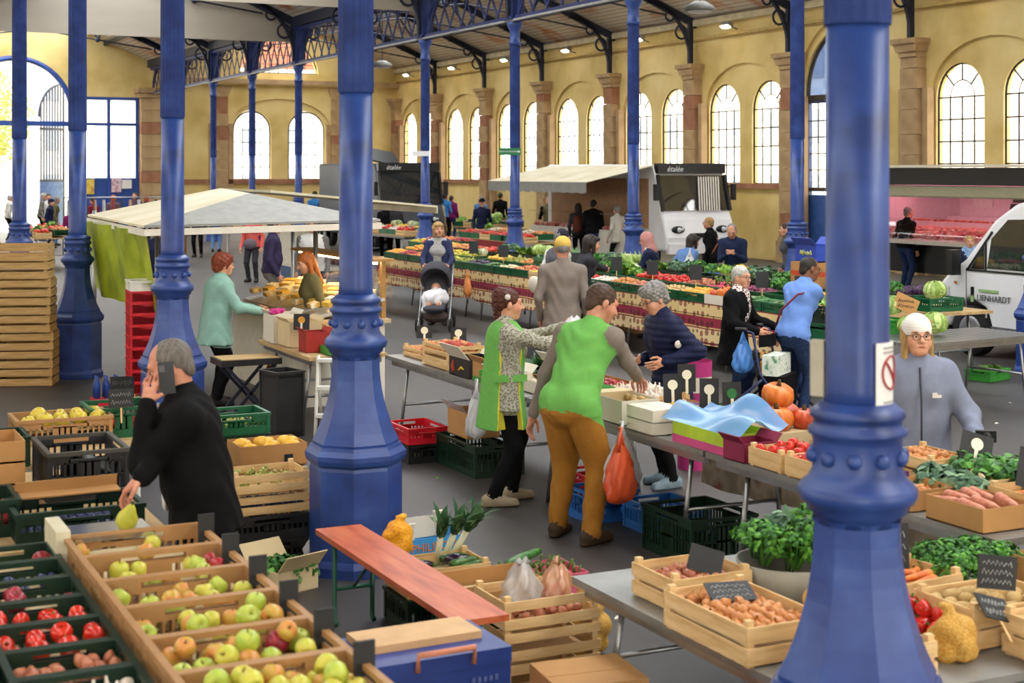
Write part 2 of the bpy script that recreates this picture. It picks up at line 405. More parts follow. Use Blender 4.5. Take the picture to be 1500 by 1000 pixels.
MB().box((-.95,0,3.2),(.04,.05,2.5)).box((-.6,0,3.2),(.04,.05,2.5)).box((-.27,0,3.2),(.04,.05,2.5)).box((-.8,0,3.9),(1.3,.05,.05)).obj('glazing_bar', M_blued, dr)

# --- end wall of the right aisle (y = YB)
XC = (X2+XW)/2
wb = MB(); ops = [(XC-3.95,.85,SILL,SPR,.85),(XC-1.22,.85,SILL,SPR,.85),(XC+1.22,.85,SILL,SPR,.85),(XC+3.95,.85,SILL,SPR,.85)]
wall_arches(wb, placeB, X2+.4, XW+.5, 0, 6.3, ops, .25)
wall_arches(wb, placeB, X2+.4, XW+.5, 6.3, 10.2, [(XC,1.75,6.7,6.7,1.5)], .5)
we = tag(wb.obj('wall_back', M_wall), 'ochre end wall of the aisle with arched windows', 'wall', kind='structure')
wb = MB()
wall_arches(wb, lambda u,z,o: (u, YB-.09-o, z), X2+.4, XW, 0, 6.25, [(XC,2.28,0,4.3,1.3)], .085)
wb.bx(X2+.4, YB-.3, 6.15, XW, YB, 6.45); wb.obj('blind_arch_skin', M_wall, we)
MB().bx(X2+.4, YB-.36, 6.2, XW, YB-.05, 6.4).obj('cornice', M_stone, we)
MB().bx(X2+.6, YB-.13, SILL-.2, XW-.3, YB, SILL).obj('sill_band', M_stone_p, we)
for x in (XC-2.6, XC+2.6): pilaster(0, x, YB-.09, 'B', 6.1)
for (c,*_) in ops: window(0, (c, YB+.1, SILL), panes=False, label='arched window in the end wall beyond the stalls')
lu = bpy.data.objects.new('window_lunette', None); lu.name = 'window_90'; COL.objects.link(lu); lu.location = (XC, YB+.2, 6.7); tag(lu, 'half-round lunette window high in the end wall', 'window', kind='structure')
MB().tube([(1.75*math.cos(PI*i/16),0,1.5*math.sin(PI*i/16)) for i in range(17)], .05, 4, closed=True, smooth=False).obj('frame', M_bar, lu)
m = MB()
for x in (-1.2,-.8,-.4,0,.4,.8,1.2): m.box((x,0,.7),(.03,.03,1.45*math.sqrt(max(.05,1-(x/1.75)**2))*1.0))
for z in (.4,.8,1.15): m.box((0,0,z),(3.3*math.sqrt(1-(z/1.5)**2),.03,.03))
m.obj('glazing_bar', M_bar, lu)
MB().prism([(1.72*math.cos(PI*i/16),1.47*math.sin(PI*i/16)) for i in range(17)], 1, -.004, .004).obj('pane', M_glass, lu)
# big stone pier where aisle meets nave
pr = thing('stone_pier', 'broad sandstone pier beside the blue glazed screen', 'pier', (X2-.1, YB-.25, 0))
for i in range(11): MB().box((0,0,.25),(1.0-.02*(i%2),.9,.488)).obj('stone_block', M_stone if i%4 else M_stone_p, pr, (0,0,i*.5))
MB().box((0,0,.1),(1.15,1.05,.2)).box((0,0,.3),(1.3,1.2,.2)).obj('capital', M_stone, pr, (0,0,5.5))
MB().tube([(.62,-.35,5.8),(.62,-.42,5.2),(.7,-.5,4.9),(.7,-.5,0)], .07, 8).obj('drainpipe', mat('drain_grey','8d8878',.5), pr)

# --- nave end: yellow wall with the great arch, blue glazed screen
NX = (X1+X2)/2
wb = MB(); wall_arches(wb, placeB, -9, X2+.4, 0, 10.5, [(NX-.1,2.25,0,4.8,2.25),(12.3,1.15,2.1,5.4,.02)], .5, n=20)
wn = tag(wb.obj('wall_end', M_wall), 'ochre end wall of the nave with the great entrance arch', 'wall', kind='structure')
MB().tube([(NX-.1+2.2*math.cos(PI*i/24), YB-.03, 4.8+2.2*math.sin(PI*i/24)) for i in range(25)], .11, 6).obj('arch_moulding', M_blue, wn)
sc = thing('glazed_screen', 'blue timber screen with glass panes beside the great arch', 'screen', (12.15, YB-.25, 0))
M_bp = mat('blue_panel', '2f4f9a', .45, .15, 3)
for x in (-1.15, 0.0, 1.15):
    MB().box((x,0,2.75),(.12,.14,5.5)).obj('post', M_bp, sc)
for z in (2.14, 4.4, 5.45): MB().box((0,0,z),(2.4,.13,.12)).obj('rail', M_bp, sc)
for x in (-.575,.575):
    MB().box((x,.02,1.05),(1.03,.06,2.1)).obj('panel', M_bp, sc)
    MB().box((x,0,3.27),(1.02,.01,2.14)).obj('pane', M_glass, sc); MB().box((x,0,4.93),(1.02,.01,.94)).obj('pane', M_glass, sc)
MB().box((-.8,-.08,1.85),(.42,.012,.6)).obj('poster', MATS['yellow_poster'], sc)
MB().box((.3,-.08,1.9),(.4,.012,.55)).obj('poster', rampmat('pink_poster',[(.3,'8a3b52'),(.5,'e8cfd4'),(.7,'5a4a5a')],scale=5), sc)
MB().box((.72,-.08,1.95),(.4,.012,.36)).obj('notice', MATS['paper_white'], sc)
MB().bx(NX-2.3, YB-.12, 4.3, NX+2.2, YB+.05, 4.5).obj('transom_beam', M_bp, wn)
gt = thing('iron_gate_leaf', 'open grey barred gate leaf with arched top in the entrance arch', 'gate', (NX+1.95, YB+1.0, 0), math.radians(38))
M_gate = mat('gate_grey', '5b6170', .5, .2)
for i in range(9):
    x = -1.3+i*.16; h = 4.7+1.3*math.sqrt(max(0,1-((x+.02)/1.45)**2))-.0
    MB().box((x,0,(2.1+h)/2),(.05,.05,h-2.1)).obj('gate_bar', M_gate, gt)
MB().tube([(-1.36+.03,0,4.7)]+[(-.02-1.4*math.cos(PI/2*i/8),0,4.7+1.35*math.sin(PI/2*i/8)) for i in range(9)]+[(0,0,.1)], .05, 6).box((-.68,0,4.2),(1.36,.07,.1)).box((-.68,0,2.1),(1.36,.07,.1)).obj('gate_frame', M_gate, gt)
MB().box((-.68,0,1.05),(1.36,.06,2.0)).obj('gate_panel', mat('gate_panel_blue','6f8fc4',.5,.2), gt)

# --- roof: boards, skylight strip at each ridge
M_board = None
def mk_board():
    m, n, b, out = newmat('ceiling_boards'); L = n.links
    tc = n.nodes.new('ShaderNodeTexCoord'); sp = n.nodes.new('ShaderNodeSeparateXYZ'); L.new(tc.outputs['Object'], sp.inputs[0])
    mu = n.nodes.new('ShaderNodeMath'); mu.operation = 'MULTIPLY'; mu.inputs[1].default_value = 5.5; L.new(sp.outputs[0], mu.inputs[0])
    fr = n.nodes.new('ShaderNodeMath'); fr.operation = 'FRACT'; L.new(mu.outputs[0], fr.inputs[0])
    gt_ = n.nodes.new('ShaderNodeMath'); gt_.operation = 'GREATER_THAN'; gt_.inputs[1].default_value = .12; L.new(fr.outputs[0], gt_.inputs[0])
    nz = n.nodes.new('ShaderNodeTexNoise'); nz.inputs['Scale'].default_value = .8; nz.inputs['Detail'].default_value = 5; L.new(tc.outputs['Object'], nz.inputs[0])
    r = n.nodes.new('ShaderNodeValToRGB'); e = r.color_ramp.elements; e[0].position = .30; e[1].position = .46
    e[0].color = (*srgb('b5713f'),1); e[1].color = (*srgb('cdc4b4'),1); L.new(nz.outputs[0], r.inputs[0])
    mx = n.nodes.new('ShaderNodeMix'); mx.data_type = 'RGBA'; L.new(gt_.outputs[0], mx.inputs[0]); mx.inputs[6].default_value = (*srgb('6b5a44'),1); L.new(r.outputs[0], mx.inputs[7])
    L.new(mx.outputs[2], b.inputs['Base Color']); b.inputs['Roughness'].default_value = .8
    bp = n.nodes.new('ShaderNodeBump'); bp.inputs['Strength'].default_value = .6; L.new(gt_.outputs[0], bp.inputs['Height']); L.new(bp.outputs[0], b.inputs['Normal'])
    return m
M_board = mk_board()
def slope(xa, za, xb, zb, y0, y1, name, t=.12):
    mb = MB(); dx, dz = xb-xa, zb-za; L = math.hypot(dx, dz); nx, nz = -dz/L*t, dx/L*t
    if nz < 0: nx, nz = -nx, -nz
    mb.prism([(xa,za),(xb,zb),(xb+nx,zb+nz),(xa+nx,za+nz)], 1, y0, y1)
    return tag(mb.obj(name, M_board), 'pale boarded underside of the roof with rusty stains', 'ceiling', kind='structure')
SKY = .80     # slope fraction that is boarded, the rest up to the ridge is glazed
def roof(xa, xb, ze, zr, y0, y1, n, SKY=SKY):
    xm = (xa+xb)/2
    for i, (x0, s_) in enumerate(((xa,1),(xb,-1))):
        xe = x0+s_*(xm-xa)*SKY; zz = ze+(zr-ze)*SKY
        slope(x0, ze, xe, zz, y0, y1, 'ceiling' if n == 0 and i == 0 else 'ceiling.%03d' % (n*2+i))
roof(X2, XW, EAVE, RIDGE, -6, YB+.3, 0)
roof(X1, X2, EAVE, RIDGE, -6, YB+.3, 1, .62)
XL = X1-(X2-X1)
roof(XL, X1, EAVE, RIDGE, -6, YB+.3, 2, .86)  # unseen left nave roof, added to cut ambient light from the open side
wb = MB(); wall_arches(wb, lambda u,z,o: (XL+o,u,z), -6, YB+.5, 0, EAVE+.3, [(bay(k)+S/2, 1.0, 2.2, 4.2, 1.0) for k in range(-2,12)], .4)
tag(wb.obj('wall_left', M_wall), 'unseen ochre side wall with arched openings, added to cut fill from the left', 'wall', kind='structure')  # out of view; put in to reduce the flat light from the left
wb = MB(); wall_arches(wb, lambda u,z,o: (u,-6+o,z), XL, XW+.5, 0, RIDGE, [(-2.1,2.0,0,3.6,1.9),(8.6,2.0,0,3.6,1.9),(19.4,2.0,0,3.6,1.9)], .4)
tag(wb.obj('wall_front', M_wall), 'unseen ochre end wall with entrance arches behind the viewer, added to cut fill', 'wall', kind='structure')  # out of view; put in to reduce fill light from behind the camera
wb = MB(); wb.bx(XW, -6, 0, XW+.5, bay(K0)-8, EAVE+.5); wb.obj('wall_right_end', M_wall, wr)
# ------------------------------------------------------------------ cast-iron columns
M_bluef = rampmat('blue_paint_darker', [(.2,'141f44'),(.5,'1f3470'),(.85,'324c8c')], scale=5, rough=.6, spec=.25)  # darker, rougher version of the blue, used on the whole fluted shaft
def oct_ring(r, z): return [(r/math.cos(PI/8)*math.cos(PI/8+k*PI/4), r/math.cos(PI/8)*math.sin(PI/8+k*PI/4), z) for k in range(8)]
def column_meshes():
    d = {}
    prof = [(.285,0),(.285,.06),(.268,.10),(.268,.65),(.262,.67),(.285,.69),(.294,.715),(.294,.745),(.27,.775),(.262,.795)]
    m = MB(); rings = [oct_ring(r,z) for r,z in prof]
    for a, b in zip(rings[:-1], rings[1:]): m.add(a+b, [(k,(k+1)%8,8+(k+1)%8,8+k) for k in range(8)])
    m.add(rings[0], [tuple(range(8))[::-1]]); m.add(rings[-1], [tuple(range(8))]); d['plinth'] = m.mesh('plinth', [M_blue])
    prof = [(.25,.795),(.252,.81)]+[(.137+.113*((1-t)**2.1), .81+.51*t) for t in [i/8 for i in range(1,9)]]+[(.145,1.34)]
    m = MB(); rings = [oct_ring(r,z) for r,z in prof]
    for a, b in zip(rings[:-1], rings[1:]): m.add(a+b, [(k,(k+1)%8,8+(k+1)%8,8+k) for k in range(8)])
    d['flare'] = m.mesh('flared_base', [M_blue])
    prof = [(.14,1.320),(.15,1.350),(.17,1.365),(.172,1.385),(.19,1.395),(.198,1.415),(.198,1.435),(.188,1.450),(.165,1.470),(.15,1.500),(.148,1.590),(.152,1.610),(.165,1.620),(.165,1.635),(.15,1.645),(.146,1.665),(.158,1.675),(.158,1.695),(.14,1.705),(.118,1.725)]
    d['collar'] = MB().lathe(prof, 32).mesh('collar', [M_blue])
    d['rivet'] = MB().ball((0,0,0), .026, 10, 6).mesh('rivet', [M_blue])
    d['shaft'] = MB().lathe([(.113,1.70),(.106,1.77),(.104,3.0)], 32).mesh('shaft', [M_blue])
    m = MB(); n = 80; prof = [(.112,2.99),(.113,3.01),(.107,5.0),(.107,5.2)]; vs = []
    for r, z in prof:
        for k in range(n): a = 2*PI*k/n; rr = r*(1-.07*(.5-.5*math.cos(16*a))**.6); vs.append((rr*math.cos(a), rr*math.sin(a), z))
    m.add(vs, [(i*n+k,i*n+(k+1)%n,(i+1)*n+(k+1)%n,(i+1)*n+k) for i in range(len(prof)-1) for k in range(n)], 0, True)
    m.add([(.112*math.cos(2*PI*k/n), .112*math.sin(2*PI*k/n), 2.99) for k in range(n)], [tuple(range(n))[::-1]])
    d['flute'] = m.mesh('fluted_shaft', [M_bluef])
    d['cap'] = MB().lathe([(.105,5.13),(.13,5.17),(.13,5.21),(.108,5.23),(.108,5.45),(.14,5.51),(.165,5.57),(.165,5.63),(.12,5.65),(.12,5.69)], 24).mesh('capital', [M_blue])
    d['block'] = MB().box((0,0,6.2),(.26,.3,1.1)).box((0,0,5.71),(.36,.4,.08)).box((0,0,6.76),(.34,.4,.08)).mesh('head_block', [M_blue_d])
    return d
CM = column_meshes()
def column(X, Y, label, group=None):
    c = thing('iron_column', label, 'column', (X,Y,0), 0, group)
    for k in ('plinth','flare','collar','shaft','flute','cap','block'):
        o = link(CM[k].name.split('.')[0], CM[k], c)
        if k == 'collar':
            for i in range(10):
                a = 2*PI*i/10+.2; link('rivet', CM['rivet'], o, (.15*math.cos(a), .15*math.sin(a), 1.545))
    return c
r1 = ['blue cast-iron column with a white no-smoking notice on its shaft', 'blue cast-iron column behind the orange bench', 'blue cast-iron column beside the stack of red crates', 'blue cast-iron column beside the tall stack of wooden crates', 'blue cast-iron column rising behind the stack of wooden crates']
for k in range(5): column(X1, bay(k), r1[k])
r2 = {3:'slim blue column beside the vendor at the end of the vegetable stall',4:'slim blue column beside the vendor in a pink headscarf',5:'slim blue column carrying the green emergency exit sign'}
for k in range(2, 12): column(X2, bay(k), r2.get(k, 'slim blue column in the far row under the lattice girder'), None if k in r2 else 'far row columns')
A_ = bpy.data.objects['iron_column']
sg = thing('notice_board', 'white no-smoking notice fixed on the blue column', 'notice', (X1, bay(0), 1.89))
def curved(rad, a0, a1, z0, z1, n=6, t=.004):
    m = MB(); vs = []
    for i in range(n+1):
        a = a0+(a1-a0)*i/n
        for r in (rad, rad+t):
            for z in (z0,z1): vs.append((r*math.cos(a), r*math.sin(a), z))
    fs = []
    for i in range(n):
        b = i*4; fs += [(b,b+1,b+5,b+4),(b+2,b+6,b+7,b+3),(b,b+4,b+6,b+2),(b+1,b+3,b+7,b+5)]
    fs += [(0,2,3,1),(n*4,n*4+1,n*4+3,n*4+2)]
    return m.add(vs, fs)
va = math.atan2(-Y0, -X1)       # direction from the column towards where one stands to read it
curved(.112, va+.55, va+1.75, -.185, .04).obj('sheet', mat('notice_white','ecebe8',.5,.04), sg)
ring = MB().tube([(.1185*math.cos(va+1.18+.42*math.cos(t)), .1185*math.sin(va+1.18+.42*math.cos(t)), -.06+.055*math.sin(t)) for t in [2*PI*i/24 for i in range(24)]], .004, 6, closed=True)
ring.tube([(.119*math.cos(va+1.18+u*.3), .119*math.sin(va+1.18+u*.3), -.06-u*.04) for u in (-1,-.5,0,.5,1)], .004, 6)
ring.obj('prohibition_ring', mat('sign_red','a8242f',.4,.05), sg)
for z in (.02,.005,-.16): curved(.1165, va+.8, va+1.55, z, z+.006, t=.0015).obj('print_line', mat('print_grey','9a9a9a',.6,.05), sg)
wb_ = MB().box((0,0,0),(.026,.05,.19)).obj('junction_box', mat('box_cream','b9b3a0',.5,.08)); p_ = atZ(1207,540,5.1); wb_.location = (X1-.085, bay(0)+.10, 1.83); wb_.rotation_euler=(0,0,TH); tag(wb_, 'small cream junction box on the far side of the blue column', 'box')
# signs hanging on the far columns
fa = thing('exit_sign', 'green emergency exit sign strapped on the slim blue column', 'sign', (X2-.14, bay(5)-.05, zat(222, .438*X2+.899*bay(5))), -TH)
MB().box((0,0,0),(.46,.02,.15)).obj('panel', mat('sign_green','1f7a4a',.4,.05), fa)
text('lettering', 'ISSUE DE SECOURS', .045, mat('sign_white','f4f4f4',.5,.03), fa, (-.035,-.013,0), (PI/2,0,0)); MB().prism([(.155,.012),(.185,.012),(.185,.03),(.215,0),(.185,-.03),(.185,-.012),(.155,-.012)],1,-.014,-.011).obj('arrow', MATS['sign_white'], fa)
ws = thing('stall_number_sign', 'small white plate hanging on a far blue column', 'sign', (X2-.14, bay(6)-.05, zat(225, .438*X2+.899*bay(6))), -TH)
MB().box((0,0,0),(.4,.02,.12)).obj('panel', MATS['sign_white'], ws)

# ------------------------------------------------------------------ lattice girder of the far row
gcache = {}
NB = 7
def girder(k):
    g = thing('lattice_girder', 'blue riveted lattice girder spanning two columns of the far row', 'girder', (X2, bay(k), 0), 0, 'lattice girders')
    if not gcache:
        gcache['bot'] = MB().box((0,S/2,GB+.04),(.2,S-.42,.08)).mesh('bottom_chord', [M_blue_d]); gcache['top'] = MB().box((0,S/2,GT),(.24,S-.42,.1)).mesh('top_chord', [M_blue_d])
        w = (S-.42)/NB
        gcache['d1'] = MB().bar((.03,0,GB+.06),(.03,w,GT-.04),.02,.06).mesh('lattice_bar', [M_blue_d]); gcache['d2'] = MB().bar((-.03,0,GT-.04),(-.03,w,GB+.06),.02,.06).mesh('lattice_bar', [M_blue_d])
        R = GT-GB-.05; q = lambda sgn: [(0, sgn*(.21+R*(1-math.cos(PI/2*i/8))), GB+.05+R*math.sin(PI/2*i/8)) for i in range(9)]
        m = MB(); pp = q(1)
        for a, b in zip(pp[:-1], pp[1:]): m.bar(a, b, .1, .07)
        gcache['arc'] = m.mesh('arched_bracket', [M_blue_d])
        m = MB(); pp = q(-1)
        for a, b in zip(pp[:-1], pp[1:]): m.bar(a, b, .1, .07)
        gcache['arc2'] = m.mesh('arched_bracket', [M_blue_d])
    link('bottom_chord', gcache['bot'], g); link('top_chord', gcache['top'], g)
    w = (S-.42)/NB
    for i in range(NB):
        link('lattice_bar', gcache['d1'], g, (0,.21+i*w,0)); link('lattice_bar', gcache['d2'], g, (0,.21+i*w,0))
    link('arched_bracket', gcache['arc'], g); link('arched_bracket', gcache['arc2'], g, (0,S,0))
for k in range(2, 12): girder(k)
MB().tube([(X2-.12, bay(2), GB-.02), (X2-.12, YB, GB-.02)], .03, 6).obj('cable_conduit', mat('conduit_grey','a8a8a8',.4)); tag(bpy.data.objects['cable_conduit'], 'grey conduit running along the bottom of the lattice girder', 'conduit')

# ------------------------------------------------------------------ roof trusses
tc_ = {}
def truss(k, xa, xb, wall_side, label, group):
    key = (round(xa,2))
    t = thing('roof_truss', label, 'truss', (0, bay(k), 0), 0, group)
    if key not in tc_:
        d = {}; xm = (xa+xb)/2; sl = (RIDGE-EAVE)/(xm-xa)
        for n_, s_, x0 in (('ra',1,xa),('rb',-1,xb)):
            m = MB(); m.bar((x0,0,EAVE-.12),(xm,0,RIDGE-.12),.1,.22); d[n_] = m.mesh('rafter', [M_iron])
            # curved bracket with round openings, from the support up to the rafter
            m = MB(); off = .22 if (x0 == xb and wall_side) else .13
            R1, R2 = 1.5, 1.75
            pts = [(x0+s_*(off+R1*(1-math.cos(PI/2*i/10))), 0, CAP+.05+R2*math.sin(PI/2*i/10)*(1.0)) for i in range(11)]
            for a, b in zip(pts[:-1], pts[1:]): m.bar(a, b, .1, .09)
            m.bar((x0+s_*off,0,CAP),(x0+s_*off,0,EAVE),.12,.14)
            for (u, z, r) in ((.32,6.65,.2),(.72,7.12,.15)):
                m.tube([(x0+s_*(off+u)+r*math.cos(2*PI*i/12),0,z+r*math.sin(2*PI*i/12)) for i in range(12)], .035, 5, closed=True)
            d['b'+n_] = m.mesh('curved_bracket', [M_iron])
            m = MB(); m.tube([(x0+s_*1.1,0,7.15),(xm,0,7.75)], .028, 6); d['t'+n_] = m.mesh('tie_rod', [M_iron])
            qx = x0+s_*(xm-xa)*s_*s_*.52; qz = EAVE+(RIDGE-EAVE)*.52
            m = MB(); m.bar((qx,0,qz-.15),(qx+s_*.35,0,7.48),.07,.07); m.bar((qx+s_*1.1,0,qz+.3),(qx+s_*.35,0,7.48),.06,.06); m.ball((qx+s_*.35,0,7.44),.1,8,5); d['s'+n_] = m.mesh('strut', [M_iron])
        m = MB(); m.tube([(xm,0,7.7),(xm,0,RIDGE-.2)], .03, 6); d['k'] = m.mesh('king_rod', [M_iron]); tc_[key] = d
    for kk, nm in (('ra','rafter'),('rb','rafter'),('bra','curved_bracket'),('brb','curved_bracket'),('tra','tie_rod'),('trb','tie_rod'),('sra','strut'),('srb','strut'),('k','king_rod')): link(nm, tc_[key][kk], t)
for k in range(3, 12): truss(k, X2, XW-.09, True, 'dark iron roof truss over the window aisle', 'aisle roof trusses')
for k in range(3, 12): truss(k, X1, X2, False, 'dark iron roof truss over the central nave', 'nave roof trusses')
for xa, xb, nm in ((X2, XW, 'aisle'), (X1, X2, 'nave')):
    xm = (xa+xb)/2
    for i, f in enumerate((.36, .7)):
        for s_ in (-1, 1):
            x = xm-s_*(xm-xa)*(1-f); z = EAVE+(RIDGE-EAVE)*f-.1
            o = MB().bx(x-.06, bay(0)-3, z-.09, x+.06, YB, z+.05).obj('purlin', M_iron); tag(o, 'long dark purlin under the boarded %s roof' % nm, 'purlin', '%s purlins' % nm)
# valley gutters above the column rows
for X in (X1, X2): tag(MB().bx(X-.2, bay(0)-3, EAVE-.22, X+.2, YB, EAVE+.1).obj('gutter_beam', M_iron), 'iron gutter beam above the %s column row' % ('near' if X == X1 else 'far'), 'beam')
# glazed ridge strips
M_sky_gl = glassmat('roof_glass', gloss=.05, tint=(.95,.97,1))
for n, (xa, xb) in enumerate(((X2,XW),(X1,X2),(XL,X1))):
    xm = (xa+xb)/2; w = (xm-xa)*(1-SKY); zz = EAVE+(RIDGE-EAVE)*SKY
    for k in range(0, 12):
        if n == 2: w = (xm-xa)*.14; zz = EAVE+(RIDGE-EAVE)*.86
        if n == 1: w = (xm-xa)*.38; zz = EAVE+(RIDGE-EAVE)*.62
        o = MB().prism([(xm-w,zz+.13),(xm,RIDGE+.13),(xm+w,zz+.13),(xm+w,zz+.15),(xm,RIDGE+.15),(xm-w,zz+.15)], 1, bay(k)+.03, bay(k+1)-.03).obj('window_%d' % (100+n*20+k), M_sky_gl); tag(o, 'glazed strip along the roof ridge', 'skylight', 'ridge skylights', 'structure')

# ------------------------------------------------------------------ smoke curtains across the nave
M_smoke = rampmat('smoke_curtain', [(.3,'9a9184'),(.7,'b4aa9a')], scale=.5, rough=.35, stretch=(.3,1,1.5))
for k in (6, 8):
    m = MB(); y = bay(k)+.16
    zb = 6.34; sl = (RIDGE-EAVE)/((X2-X1)/2); xm = (X1+X2)/2; dx = .3
    m.prism([(X1+.2,zb),(X2-.2,zb),(X2-.2,EAVE-.05),(xm,RIDGE-.15),(X1+.2,EAVE-.05)], 1, y, y+.03)
    tag(m.obj('smoke_curtain', M_smoke), 'grey-beige smoke curtain hanging across the nave roof, the %s one' % ('nearer' if k == 6 else 'farther'), 'curtain')

# ------------------------------------------------------------------ lamps
M_lampb = mat('lamp_body', '8c8c88', .5); M_lit = mat('lamp_lit', 'fff2d0', .4, .02, emit='ffedc4', estr=14)
lm0 = None
for k in range(3, 12):
    Y = bay(k)+S/2+.3
    if lm0 is None:
        lm0 = thing('wall_floodlight', 'lit floodlight on a bracket high on the ochre wall', 'lamp', (XW-.45, Y, 6.7), 0, 'wall floodlights')
        MB().box((0,0,0),(.16,.42,.12),rot=(0,.5,0)).obj('housing', M_lampb, lm0); MB().box((-.06,0,-.07),(.13,.36,.03),rot=(0,.5,0)).obj('lens', M_lit, lm0)
        MB().bar((.05,0,-.02),(.36,0,-.12),.04).obj('bracket', M_lampb, lm0)
    else: copy_tree(lm0, None, (XW-.45, Y, 6.7))
for (px, py, X) in ((1025, 10, XC-1.6), (560, 94, XC-1.6)):
    Z, Y = onX(px, X); z = zat(py, Z)
    l = thing('dome_lamp', 'round grey pendant lamp under the roof, %s' % ('near the arched door' if px > 800 else 'far down the aisle'), 'lamp', (X, Y, z))
    MB().lathe([(.0,.12),(.12,.12),(.3,.02),(.34,-.06),(.3,-.1),(0,-.1)], 20).obj('shade', M_lampb, l); MB().tube([(0,0,.1),(0,0,8.3-z+.7)], .012, 6).obj('cord', M_iron, l)
    MB().lathe([(0,-.14),(.2,-.13),(.26,-.1),(0,-.1)], 16).obj('diffuser', mat('diffuser','dddddd',.4,.03), l)

# ------------------------------------------------------------------ outdoors
def foliage(name, c, r, n, leafm, parent, seed=1, ls=.16):
    rr = random.Random(seed); m = MB()
    for i in range(n):
        v = Vector((rr.gauss(0,1), rr.gauss(0,1), rr.gauss(0,1))).normalized()*(rr.random()**.4)
        p = Vector((c[0]+v.x*r[0], c[1]+v.y*r[1], c[2]+v.z*r[2])); a = Vector((rr.gauss(0,1),rr.gauss(0,1),rr.gauss(0,1))).normalized()*ls; b = a.orthogonal().normalized()*ls*.6
        m.add([p-a, p+b, p+a, p-b], [(0,1,2,3)], i % 3)
    o = m.obj(name, leafm, parent); o['kind'] = 'stuff'; return o
LV = [mat('leaf_gold','c9b84a',.7), mat('leaf_green','8ba24a',.7), mat('leaf_pale','dcd89a',.7)]
M_bark = mat('bark','6b5a48',.9)
for i, (X, Y, s_, lab) in enumerate(((9.0, YB+16, 1.0, 'autumn tree with gold and green leaves seen through the great arch'), (5.6, YB+22, 1.2, 'broad yellowing tree farther out beyond the great arch'))):
    t = thing('tree', lab, 'tree', (X,Y,-.06))
    MB().tube([(0,0,0),(.1,.1,2.2*s_),(.3,0,4*s_)], [.2,.16,.1], 8).obj('trunk', M_bark, t); foliage('crown', (0,0,5.2*s_), (2.6*s_,2.6*s_,2.6*s_), 2600, LV, t, 5+i)
M_fac = mat('pale_facade', 'f2ece0', .9, .08, 2); M_facw = mat('facade_window','9aa4ac',.3)
def house(X, Y, w, d, h, rz, label, rows, cols):
    b = thing('building', label, 'building', (X,Y,-.06), rz)
    MB().box((0,0,h/2),(w,d,h)).obj('wall', M_fac, b)
    MB().prism([(-w/2-.3,h),(w/2+.3,h),(0,h+w*.25)], 1, -d/2-.2, d/2+.2).obj('roof', mat('roof_tile','a5654a',.8), b)
    wm = MB().box((0,0,0),(.9,.1,1.5)).mesh('window', [M_facw])
    for r in range(rows):
        for c in range(cols):
            link('window', wm, b, (-w/2+(c+.5)*w/cols, -d/2-.03, 1.6+r*2.9))
house(46, 30, 20, 10, 10, PI/2*3, 'pale town house seen through the side windows', 3, 7)
house(46, 58, 24, 10, 9, PI/2*3, 'wide cream building seen through the far side windows', 3, 8)
house(22, YB+34, 30, 10, 9, 0, 'pale building beyond the end wall windows', 3, 10)
# ------------------------------------------------------------------ smooth organic meshes: signed distance fields + surface nets
A3 = lambda *v: np.array(v, dtype=np.float64)
def rotm(rx=0, ry=0, rz=0): return np.array(Euler((rx,ry,rz)).to_matrix())
def cone(a, b, ra, rb, m=0, k=.03, fl=None, op='add', disp=None, cut=None): return dict(t='c', a=np.asarray(a,float), b=np.asarray(b,float), ra=ra, rb=rb, m=m, k=k, fl=fl, op=op, disp=disp, cut=cut)
def elli(c, r, m=0, k=.03, R=None, op='add', disp=None): return dict(t='e', c=np.asarray(c,float), r=np.asarray(r,float), m=m, k=k, R=R, op=op, disp=disp, cut=None)
def disp_fn(kind, P, amp):
    x, y, z = P
    if kind == 'quilt': return -amp*(np.abs(np.sin(z*PI/.052))-.5)
    if kind == 'fold': return amp*(np.sin(z*31+6*np.sin(x*11+1)+4*np.sin(y*13))*.6+np.sin(x*23+y*19+z*17)*.4)
    if kind == 'curl': return amp*(np.sin(x*95+2*np.sin(z*60))*np.sin(y*90+1.3)*np.sin(z*98+.7))*1.6
    if kind == 'strand': return amp*np.sin(x*150+3*np.sin(z*18)+y*110)
    if kind == 'leafy': return amp*(np.sin(x*70+2*np.sin(y*40))+np.sin(y*66+2*np.sin(z*50))+np.sin(z*74+1.5*np.sin(x*44)))*.5
    return 0
